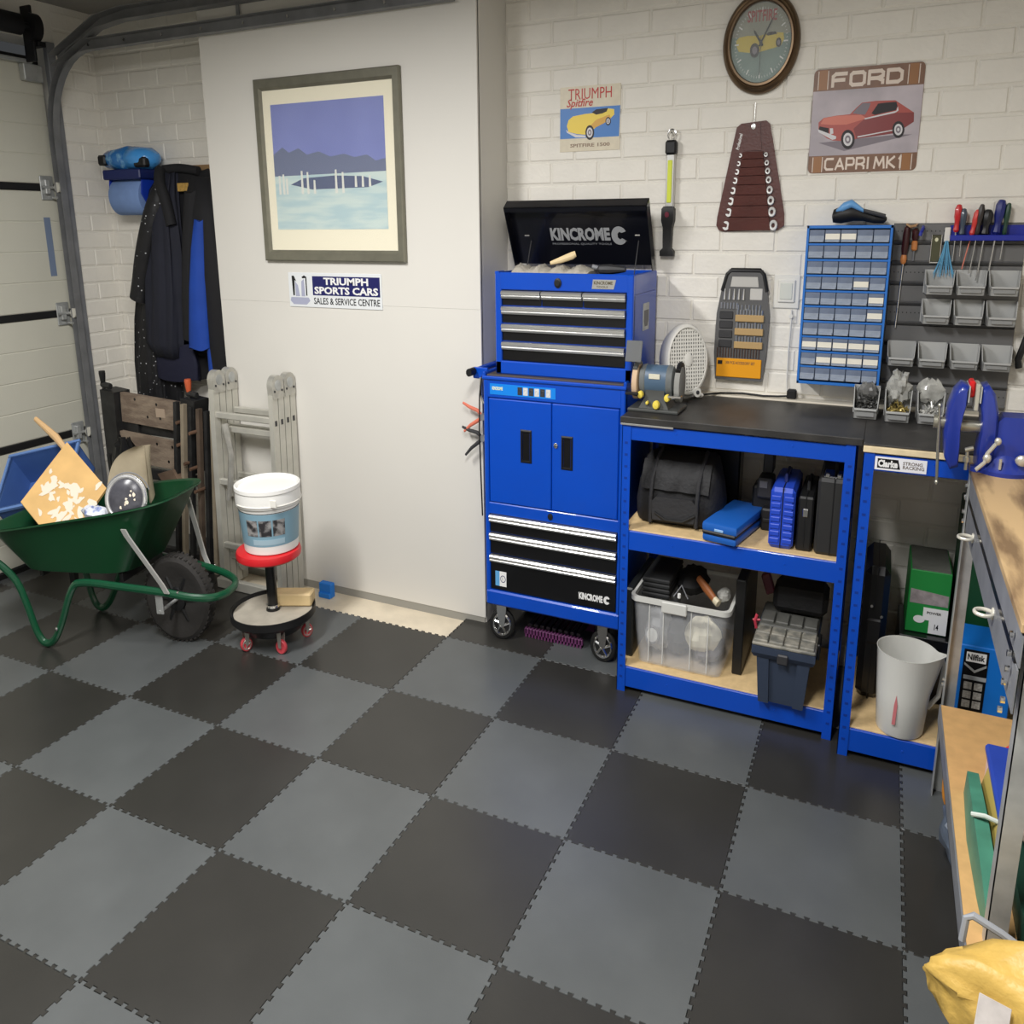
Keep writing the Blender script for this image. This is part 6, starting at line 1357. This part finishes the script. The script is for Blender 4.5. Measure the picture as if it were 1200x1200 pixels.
for x, colr, lab_ in ((-2.345, blackm, None), (-1.665, P('orange_grip', (196, 92, 56), 0.45), None)):
    h = M().cyl((x, 0.10, 0.795), (x+0.005, 0.10, 0.822), 0.010, n=10).cyl((x+0.06, 0.10, 0.812), (x-0.01, 0.10, 0.818), 0.014, n=10).build('crank', stl, wk)
    M().loft([[(x+r*math.cos(a), 0.10+r*math.sin(a), z) for a in [2*PI*k/10 for k in range(10)]] for z, r in ((0.818, .010), (0.83, .014), (0.868, .019), (0.880, .017))]).build('crank_grip', colr, wk)
# right hand legs going down
leg_mats = [stl, P('dusty_strip', (150, 138, 118), 0.6, var=0.2), stl, P('rust_strip', (92, 78, 66), 0.6, var=0.35)]
for k, (xt, xb, y) in enumerate(((-1.69, -1.80, 0.03), (-1.655, -1.765, 0.045), (-1.615, -1.72, 0.06), (-1.575, -1.66, 0.075), (-1.535, -1.62, 0.09), (-1.50, -1.575, 0.10))):
    M().loft([[(xt-0.012, y-0.012, 0.79-0.01*k), (xt+0.012, y-0.012, 0.79-0.01*k), (xt+0.012, y+0.014, 0.79-0.01*k), (xt-0.012, y+0.014, 0.79-0.01*k)], [(xb-0.012, y-0.012, 0.0), (xb+0.012, y-0.012, 0.0), (xb+0.012, y+0.014, 0.0), (xb-0.012, y+0.014, 0.0)]]).build('leg', leg_mats[k % 4], wk)
for k, (xt, xb, y) in enumerate(((-2.31, -2.28, 0.06), (-2.27, -2.20, 0.09))):
    M().loft([[(xt-0.012, y-0.012, 0.50), (xt+0.012, y-0.012, 0.50), (xt+0.012, y+0.014, 0.50), (xt-0.012, y+0.014, 0.50)], [(xb-0.012, y-0.012, 0.0), (xb+0.012, y-0.012, 0.0), (xb+0.012, y+0.014, 0.0), (xb-0.012, y+0.014, 0.0)]]).build('leg', stl, wk)
M().box(-2.25, -1.62, 0.07, 0.10, 0.06, 0.09, 0.003).box(-2.24, -1.62, 0.09, 0.11, 0.40, 0.45, 0.003).build('cross_bar', stl, wk, split=True)
m = M()
for x, z in ((-1.69, 0.70), (-1.70, 0.60), (-1.66, 0.52), (-1.60, 0.66), (-1.62, 0.50), (-1.75, 0.47), (-1.70, 0.38), (-1.6, 0.4)): m.cyl((x, 0.015, z), (x, 0.11, z), 0.008, n=8)
m.build('bolts', P('orange_rust', (104, 80, 64), 0.5, var=0.35), wk, split=True)
M().prism([(-1.86, 0.46), (-1.74, 0.49), (-1.70, 0.44), (-1.80, 0.40)], 'y', 0.0, 0.05).build('crank_block', P('bronze_block', (120, 100, 84), 0.5, 0.3, var=0.3), wk)
# old timber behind it
tag(M().box(-1.53, -1.49, 0.12, 0.15, 0.0, 0.80, 0.004).build('timber_offcut', P('old_timber', (142, 128, 106), 0.7, var=0.15), label='narrow old timber strip between folding workbench and ladder'), cat='timber')
tag(M().box(-1.52, -1.475, 0.16, 0.19, 0.0, 0.86, 0.004).build('plank', blackm, label='narrow black panel standing behind the ladder left side'), cat='panel')

# ------------------------------------------------------------------ folded ladder
la = thing('folding_ladder', (-1.2, 0.06, 0), 'folded four-section aluminium ladder leaning on the white wall behind the white bucket', 'ladder')
lal = P('ladder_aluminium', (196, 194, 184), 0.42, 0.35, var=0.10, vscale=10)
ys = [-0.020, 0.026, 0.072, 0.118]
lean = lambda z, y: y+0.035*(z/0.86)
for k, y in enumerate(ys):
    sec = M()
    for x0 in (-1.43, -1.025):
        w = 0.034 if x0 < -1.2 else 0.028
        for dz in (0,):
            m = M().loft([[(x0, lean(0, y), 0.0), (x0+w, lean(0, y), 0.0), (x0+w, lean(0, y)+0.040, 0.0), (x0, lean(0, y)+0.040, 0.0)], [(x0, lean(.86, y), 0.86), (x0+w, lean(.86, y), 0.86), (x0+w, lean(.86, y)+0.040, 0.86), (x0, lean(.86, y)+0.040, 0.86)]])
            r_l = m.build('rail', lal, la)
            if x0 > -1.2:
                M().box(x0+w-0.001, x0+w+0.0006, lean(.745, y)+0.012, lean(.745, y)+0.028, 0.735, 0.757).build('rung_socket', dgrey, r_l)
    for z in ((0.755, 0.470, 0.190) if k in (0, 3) else (0.69, 0.41, 0.13)):
        M().box(-1.40, -1.02, lean(z, y)+0.008, lean(z, y)+0.032, z-0.013, z+0.013, 0.003).build('rung', lal, la)
for x0, w in ((-1.43, 0.034), (-1.025, 0.028)):
    for (ya, yb) in ((ys[0], ys[1]), (ys[2], ys[3])):
        c = (lean(.9, ya)+lean(.9, yb)+0.04)/2
        prof = [(c+0.044*math.cos(a), 0.895+0.044*math.sin(a)) for a in [math.radians(-20+220*i/14) for i in range(15)]]
        prof = prof+[(c-0.040, 0.845), (c+0.040, 0.845)]
        hgm = M().prism(prof, 'x', x0-0.004, x0+w+0.004).build('hinge', P('hinge_alloy', (186, 184, 176), 0.35, 0.5, var=0.15, vscale=25), la)
        M().lathe([(0.022, 0), (0.022, 0.003), (0.012, 0.005), (0.005, 0.005)], (x0+w+0.004, c, 0.898), 'x', 20).build('hinge_pin', galv, hgm)
        mm = M()
        for a in (-150, -30): mm.cyl((x0+w+0.003, c+0.032*math.cos(math.radians(a)), 0.898+0.045*math.sin(math.radians(a))), (x0+w+0.007, c+0.032*math.cos(math.radians(a)), 0.898+0.045*math.sin(math.radians(a))), 0.005, n=8)
        mm.build('rivets', dgrey, hgm)
M().tube([(-1.34, 0.02, 0.72), (-1.30, 0.01, 0.60), (-1.31, 0.0, 0.48), (-1.33, -0.01, 0.40)], [0.020, 0.016, 0.018, 0.010], 8).build('locking_bar', P('hinge_alloy', (186, 184, 176)), la)
for z in (0.03,):
    for x in (-1.33, -1.07): M().lathe([(0.052, 0), (0.052, 0.004)], (x, 0.07, 0.115), 'x', 24).build('lower_hinge', P('hinge_alloy', (186, 184, 176)), la)
M().box(-1.445, -0.99, -0.035, -0.005, 0.0, 0.045, 0.004).build('foot_bar', lal, la)

tag(M().box(-0.870, -0.790, 0.128, 0.165, -0.012, 0.052, 0.004).box(-0.868, -0.792, 0.118, 0.132, -0.012, 0.012, 0.003).build('blue_wedge', P('wedge_blue', (34, 122, 214), 0.45), label='small bright blue block on the floor against the white wall'), cat='block')

# ------------------------------------------------------------------ mechanic's stool with bucket
st = thing('rolling_stool', (-0.75, -0.36, 0), 'rolling workshop stool with red seat, black post and round metal tray base', 'stool')
sx_, sy_ = -0.75, -0.36
M().lathe([(0.02, 0.118), (0.165, 0.118), (0.188, 0.122), (0.194, 0.136), (0.198, 0.136), (0.198, 0.108), (0.185, 0.096), (0.02, 0.09)], (sx_, sy_, 0), 'z', 56).build('tray_rim', blackm, st)
M().lathe([(0.0, 0.0), (0.183, 0.0), (0.183, 0.004), (0.0, 0.004)][1:3], (sx_, sy_, 0.120), 'z', 56).build('tray_base', P('tray_dusty', (172, 166, 152), 0.5, 0.1, var=0.12, vscale=14), st)
M().lathe([(0.13, 0.055), (0.16, 0.096)], (sx_, sy_, 0), 'z', 40).build('under_pan', blackp, st)
M().cyl((sx_, sy_, 0.124), (sx_, sy_, 0.335), 0.024, n=20).lathe([(0.034, 0.122), (0.032, 0.132), (0.026, 0.136)], (sx_, sy_, 0), 'z', 20).build('post', blackp, st)
M().lathe([(0.031, 0.136), (0.0285, 0.142), (0.031, 0.146)], (sx_, sy_, 0), 'z', 20).build('collar', chrome, st)
seat = M().lathe([(0.06, 0.292), (0.135, 0.298), (0.148, 0.306), (0.150, 0.320), (0.145, 0.331), (0.12, 0.334)], (sx_, sy_, 0.036), 'z', 48).build('seat', P('seat_red', (200, 30, 38), 0.4, coat=0.2), st)
for a in (250, 322, 34, 106, 178):
    x, y = sx_+0.150*math.cos(math.radians(a)), sy_+0.150*math.sin(math.radians(a))
    caster(st, x, y, R=0.028, w=0.020, wheelm=P('red_caster', (196, 70, 78), 0.4), rimm=P('zinc', (190, 188, 180), 0.3, 0.7), spokes=3, h=0.098, yaw=math.radians(a*1.7))
wd = M().box(-0.10, 0.10, -0.040, 0.040, 0.126, 0.176, 0.006, T=Matrix.Translation((-0.70, -0.275, 0)) @ Matrix.Rotation(math.radians(24), 4, 'Z'))
tag(wd.build('wood_block', P('block_wood', (206, 182, 136), 0.6, var=0.10, vscale=12), label='short pale timber block lying on the round stool base'), cat='wood')
bk = thing('paint_bucket', (-0.742, -0.345, 0.371), 'white lidded plastic bucket with a pale blue label standing on the red stool', 'bucket')
bx_, by_ = -0.742, -0.345
bw = P('bucket_white', (232, 231, 226), 0.35)
M().lathe([(0.118, 0.371), (0.123, 0.374), (0.138, 0.540), (0.138, 0.56)], (bx_, by_, 0), 'z', 56).build('pail', bw, bk)
M().lathe([(0.141, 0.545), (0.147, 0.547), (0.148, 0.570), (0.146, 0.596), (0.150, 0.600), (0.149, 0.613), (0.143, 0.616), (0.137, 0.612), (0.132, 0.604), (0.0001, 0.606)], (bx_, by_, 0), 'z', 56).build('lid', bw, bk)
def wrap(r0, z0, r1, z1, a0, a1, mat, name, n=28, off=0.0008):
    m = M(); rings = []
    for i in range(n+1):
        a = math.radians(a0+(a1-a0)*i/n)
        rings.append([(bx_+(r0+off)*math.cos(a), by_+(r0+off)*math.sin(a), z0), (bx_+(r1+off)*math.cos(a), by_+(r1+off)*math.sin(a), z1), (bx_+r1*math.cos(a), by_+r1*math.sin(a), z1), (bx_+r0*math.cos(a), by_+r0*math.sin(a), z0)])
    return m.loft(rings).build(name, mat, bk)
rr_ = lambda z: 0.123+(z-0.374)/(0.540-0.374)*0.015
wrap(rr_(.405), .405, rr_(.528), .528, -150, 40, P('label_blue_grey', (126, 160, 176), 0.4, var=0.08, vscale=6), 'wrap_label')
for a in (-97, -70, -43): wrap(rr_(.445), .445, rr_(.505), .505, a, a+24, P('label_photo', (50, 48, 50), 0.4, col2=(150, 148, 146), vscale=30, lo=0.42, hi=0.6), 'label_photo', 8, 0.0016)
wrap(rr_(.5295), .5295, rr_(.5315), .5315, -165, 60, blackm, 'label_edge', off=0.0014)
wrap(rr_(.412), .412, rr_(.432), .432, -85, -20, P('label_pale', (160, 186, 198), 0.4), 'label_text_band', 10, 0.0016)
M().torus((bx_, by_, 0.556), 0.150, 0.0022, 'z', 40, 6, a0=-2.0, a1=0.9).build('bail_handle', wp, bk)
M().box(bx_+0.095, bx_+0.125, by_-0.118, by_-0.112, 0.556, 0.585, 0.002, T=rotm('Z', 0.1, (bx_, by_, 0))).build('lid_tab', wp, bk)

# ------------------------------------------------------------------ alcove: paper roll holder and coats
ph = thing('paper_dispenser', (-2.27, 0.40, 1.58), 'blue wall-mounted paper roll holder with blue tissue roll in the alcove', 'dispenser')
hb = P('holder_blue', (22, 56, 168), 0.4)
M().box(-2.40, -2.10, 0.30, YB-0.01, 1.722, 1.765, 0.006).build('shelf_box', P('holder_navy', (20, 34, 90), 0.4), ph)
for x in (-2.385, -2.125): M().prism([(YB-0.01, 1.73), (0.33, 1.73), (0.32, 1.66), (0.35, 1.62), (YB-0.01, 1.64)], 'x', x, x+0.010).build('side_arm', hb, ph)
pb_ = P('blue_tissue', (118, 146, 196), 0.8, var=0.05, vscale=20)
M().lathe([(0.028, -0.122), (0.078, -0.122), (0.080, -0.118), (0.080, 0.118), (0.078, 0.122), (0.028, 0.122)], (-2.255, 0.385, 1.648), 'x', 40).build('tissue_roll', pb_, ph)
M().lathe([(0.027, -0.123), (0.030, -0.124), (0.030, 0.124), (0.012, 0.126)], (-2.255, 0.385, 1.648), 'x', 24).build('roll_core', P('core_grey', (110, 120, 130), 0.6), ph)
sheet = M(); rg = [[(x, 0.462+0.006*math.sin(x*40+z*9), z) for x in [-2.24+0.115*i/8 for i in range(9)]] for z in (1.64, 1.5, 1.36, 1.2)]
sheet.loft(rg+[[(x, y+0.0012, z) for x, y, z in r] for r in rg[::-1]], closed=False, caps=False).build('hanging_sheet', pb_, ph)
wb2 = thing('wrapped_packets', (-2.26, 0.40, 1.765), 'glossy blue wrapped packets piled on top of the paper roll holder', 'packets')
M().loft([[(x, 0.39+ry*math.cos(a), 1.812+rz*math.sin(a)*(1+0.08*math.sin(3*a+x*30))) for a in [2*PI*k/16 for k in range(16)]] for x, ry, rz in ((-2.435, .04, .025), (-2.41, .075, .042), (-2.33, .09, .052), (-2.24, .09, .055), (-2.225, .08, .045))]).build('left_packet', P('packet_blue', (46, 112, 178), 0.2, col2=(120, 170, 205), vscale=22, lo=0.5, hi=0.65, bump=0.4, bscale=30), wb2, sharp=50)
M().loft([[(x, 0.39+ry*math.cos(a), 1.812+rz*math.sin(a)*(1+0.08*math.sin(3*a+x*30))) for a in [2*PI*k/16 for k in range(16)]] for x, ry, rz in ((-2.235, .07, .04), (-2.22, .088, .052), (-2.12, .085, .05), (-2.08, .06, .035), (-2.06, .03, .02))]).build('right_packet', P('packet_sky', (72, 150, 220), 0.2, var=0.1, bump=0.4, bscale=30), wb2, sharp=50)
M().box(-2.43, -2.37, 0.30, 0.36, 1.785, 1.83, 0.008).box(-2.16, -2.07, 0.315, 0.36, 1.772, 1.815, 0.008).build('dark_ends', blackm, wb2, split=True)

def garment(name, rings_spec, mat, parent, n=40, fold=0.10, ph0=0.0, nf=7):
    rings = []
    for k, (z, cx, cy, rx, ry) in enumerate(rings_spec):
        ring = []
        for i in range(n):
            a = 2*PI*i/n; f = 1+fold*math.sin(nf*a+ph0+0.35*k)*min(1, k/2)+0.5*fold*math.sin((nf*2-3)*a+1.3*ph0-0.2*k)
            c, s_ = math.cos(a), math.sin(a)
            ring.append((cx+rx*math.copysign(abs(c)**0.8, c)*f, cy+ry*s_*f, z+0.006*math.sin(3*a+ph0)))
        rings.append(ring)
    return M().loft(rings).build(name, mat, parent, sharp=80)
M().box(-2.20, -1.60, YB-0.03, YB-0.006, 1.73, 1.78, 0.003).build('coat_rail', P('pine_rail', (150, 120, 84), 0.6), None)
tag(bpy.data.objects['coat_rail'], 'narrow wooden coat rail behind the hanging coats in the alcove', 'coat rail')
spk = P('waxed_black', (22, 22, 25), 0.55, col2=(24, 24, 28), vscale=30, bump=0.3, bscale=25)
# paint flecks on the cloth are real marks: a sparse noise mask
nt = spk.node_tree; vz = nt.nodes.new('ShaderNodeTexVoronoi'); vz.inputs['Scale'].default_value = 34; tcn = nt.nodes.new('ShaderNodeTexCoord'); nt.links.new(tcn.outputs['Object'], vz.inputs['Vector'])
rp = nt.nodes.new('ShaderNodeValToRGB'); rp.color_ramp.elements[0].position = 0.10; rp.color_ramp.elements[0].color = rgb(190, 192, 196); rp.color_ramp.elements[1].position = 0.16; rp.color_ramp.elements[1].color = rgb(22, 22, 25)
nt.links.new(vz.outputs['Distance'], rp.inputs[0]); nt.links.new(rp.outputs[0], nt.nodes['Principled BSDF'].inputs['Base Color'])
navyc = P('navy_cloth', (28, 30, 42), 0.8, var=0.12, vscale=9, bump=0.35, bscale=18); blkc = P('black_cloth', (24, 24, 27), 0.8, bump=0.35, bscale=18); blc = P('blue_cloth', (22, 66, 158), 0.75, var=0.08, bump=0.3, bscale=18)
ct1 = thing('long_black_coat', (-2.2, 0.38, 0.72), 'long black paint-flecked coat at the left of the hanging clothes', 'coat')
garment('body', [(0.725, -2.25, 0.36, 0.105, 0.055), (0.90, -2.24, 0.36, 0.105, 0.058), (1.10, -2.20, 0.37, 0.11, 0.06), (1.35, -2.12, 0.38, 0.12, 0.06), (1.55, -2.06, 0.39, 0.11, 0.055), (1.68, -2.02, 0.40, 0.10, 0.05), (1.75, -1.99, 0.42, 0.07, 0.035)], spk, ct1, fold=0.13, nf=8)
M().tube(smooth([(-1.98, 0.36, 1.69), (-2.045, 0.32, 1.56), (-2.13, 0.30, 1.38), (-2.205, 0.30, 1.195)]), [0.05, 0.052, 0.055, 0.056, 0.056, 0.055, 0.054, 0.053, 0.052, 0.051, 0.05, 0.052, 0.054], 16).build('sleeve', spk, ct1, sharp=80)
garment('tail', [(0.70, -2.14, 0.40, 0.09, 0.04), (0.90, -2.12, 0.40, 0.09, 0.04), (1.1, -2.08, 0.41, 0.09, 0.04)], spk, ct1, fold=0.09, ph0=2)
ct2 = thing('navy_jacket', (-1.98, 0.36, 0.82), 'dark navy work jacket hanging open with a tan neck label', 'jacket')
garment('front', [(0.935, -2.04, 0.33, 0.10, 0.045), (1.00, -2.05, 0.325, 0.125, 0.06), (1.20, -2.02, 0.33, 0.120, 0.06), (1.40, -2.00, 0.335, 0.11, 0.06), (1.55, -1.99, 0.34, 0.095, 0.05), (1.66, -1.98, 0.36, 0.075, 0.04), (1.745, -1.97, 0.39, 0.05, 0.03)], navyc, ct2, fold=0.15, ph0=1, nf=8)
garment('lining', [(0.83, -2.00, 0.42, 0.20, 0.03), (0.95, -1.98, 0.42, 0.20, 0.035), (1.30, -1.92, 0.43, 0.22, 0.035), (1.60, -1.88, 0.43, 0.22, 0.035), (1.74, -1.87, 0.44, 0.18, 0.03), (1.755, -1.87, 0.445, 0.15, 0.02)], P('black_lining', (20, 20, 23), 0.85, bump=0.2, bscale=20), ct2, fold=0.05, ph0=2, nf=5)
garment('hem', [(0.825, -2.02, 0.36, 0.17, 0.045), (0.90, -2.02, 0.36, 0.175, 0.05), (0.99, -2.03, 0.36, 0.16, 0.05)], P('navy_check', (24, 26, 48), 0.8, bump=0.3, bscale=20), ct2, fold=0.05, ph0=3, nf=5)
M().tube(smooth([(-2.00, 0.36, 1.755), (-1.97, 0.32, 1.70), (-1.925, 0.31, 1.62), (-1.90, 0.31, 1.52)]), 0.030, 12).tube(smooth([(-2.00, 0.38, 1.76), (-1.90, 0.41, 1.765), (-1.76, 0.41, 1.75)]), 0.020, 12).build('collar', blkc, ct2, sharp=80)
M().box(-1.885, -1.800, 0.362, 0.366, 1.665, 1.700, 0.001).build('neck_label', P('tan_label', (178, 142, 74), 0.6, var=0.3, vscale=60), ct2)
ct3 = thing('blue_jacket', (-1.76, 0.36, 0.8), 'bright blue and black jacket at the right of the hanging clothes', 'jacket')
garment('black_front', [(0.80, -1.60, 0.36, 0.12, 0.06), (1.00, -1.62, 0.36, 0.13, 0.06), (1.30, -1.68, 0.36, 0.12, 0.06), (1.55, -1.72, 0.37, 0.11, 0.05), (1.72, -1.74, 0.40, 0.08, 0.04)], blkc, ct3, fold=0.07, ph0=0.5, nf=5)
garment('blue_sleeve', [(0.985, -1.765, 0.31, 0.070, 0.045), (1.05, -1.76, 0.31, 0.068, 0.045), (1.25, -1.735, 0.31, 0.058, 0.045), (1.42, -1.715, 0.32, 0.045, 0.04), (1.54, -1.70, 0.33, 0.030, 0.03)], blc, ct3, fold=0.05, ph0=1.5, nf=4)
garment('blue_hem', [(0.84, -1.70, 0.33, 0.030, 0.02), (0.92, -1.70, 0.33, 0.030, 0.02), (1.02, -1.70, 0.33, 0.028, 0.02)], blc, ct3, fold=0.04)
garment('dark_sleeve', [(1.02, -1.86, 0.335, 0.045, 0.035), (1.2, -1.84, 0.335, 0.045, 0.04), (1.45, -1.80, 0.34, 0.045, 0.04), (1.66, -1.77, 0.36, 0.045, 0.04)], blkc, ct3, fold=0.07, ph0=2.5, nf=5)

# ------------------------------------------------------------------ heights: the whole place is stretched upwards from the floor
for me in bpy.data.meshes:
    if me.users:
        n = len(me.vertices)*3; co = [0.0]*n; me.vertices.foreach_get('co', co)
        for i in range(2, n, 3): co[i] *= ZS
        me.vertices.foreach_set('co', co); me.update()
for o in bpy.data.objects:
    if o.type != 'CAMERA': o.location.z *= ZS
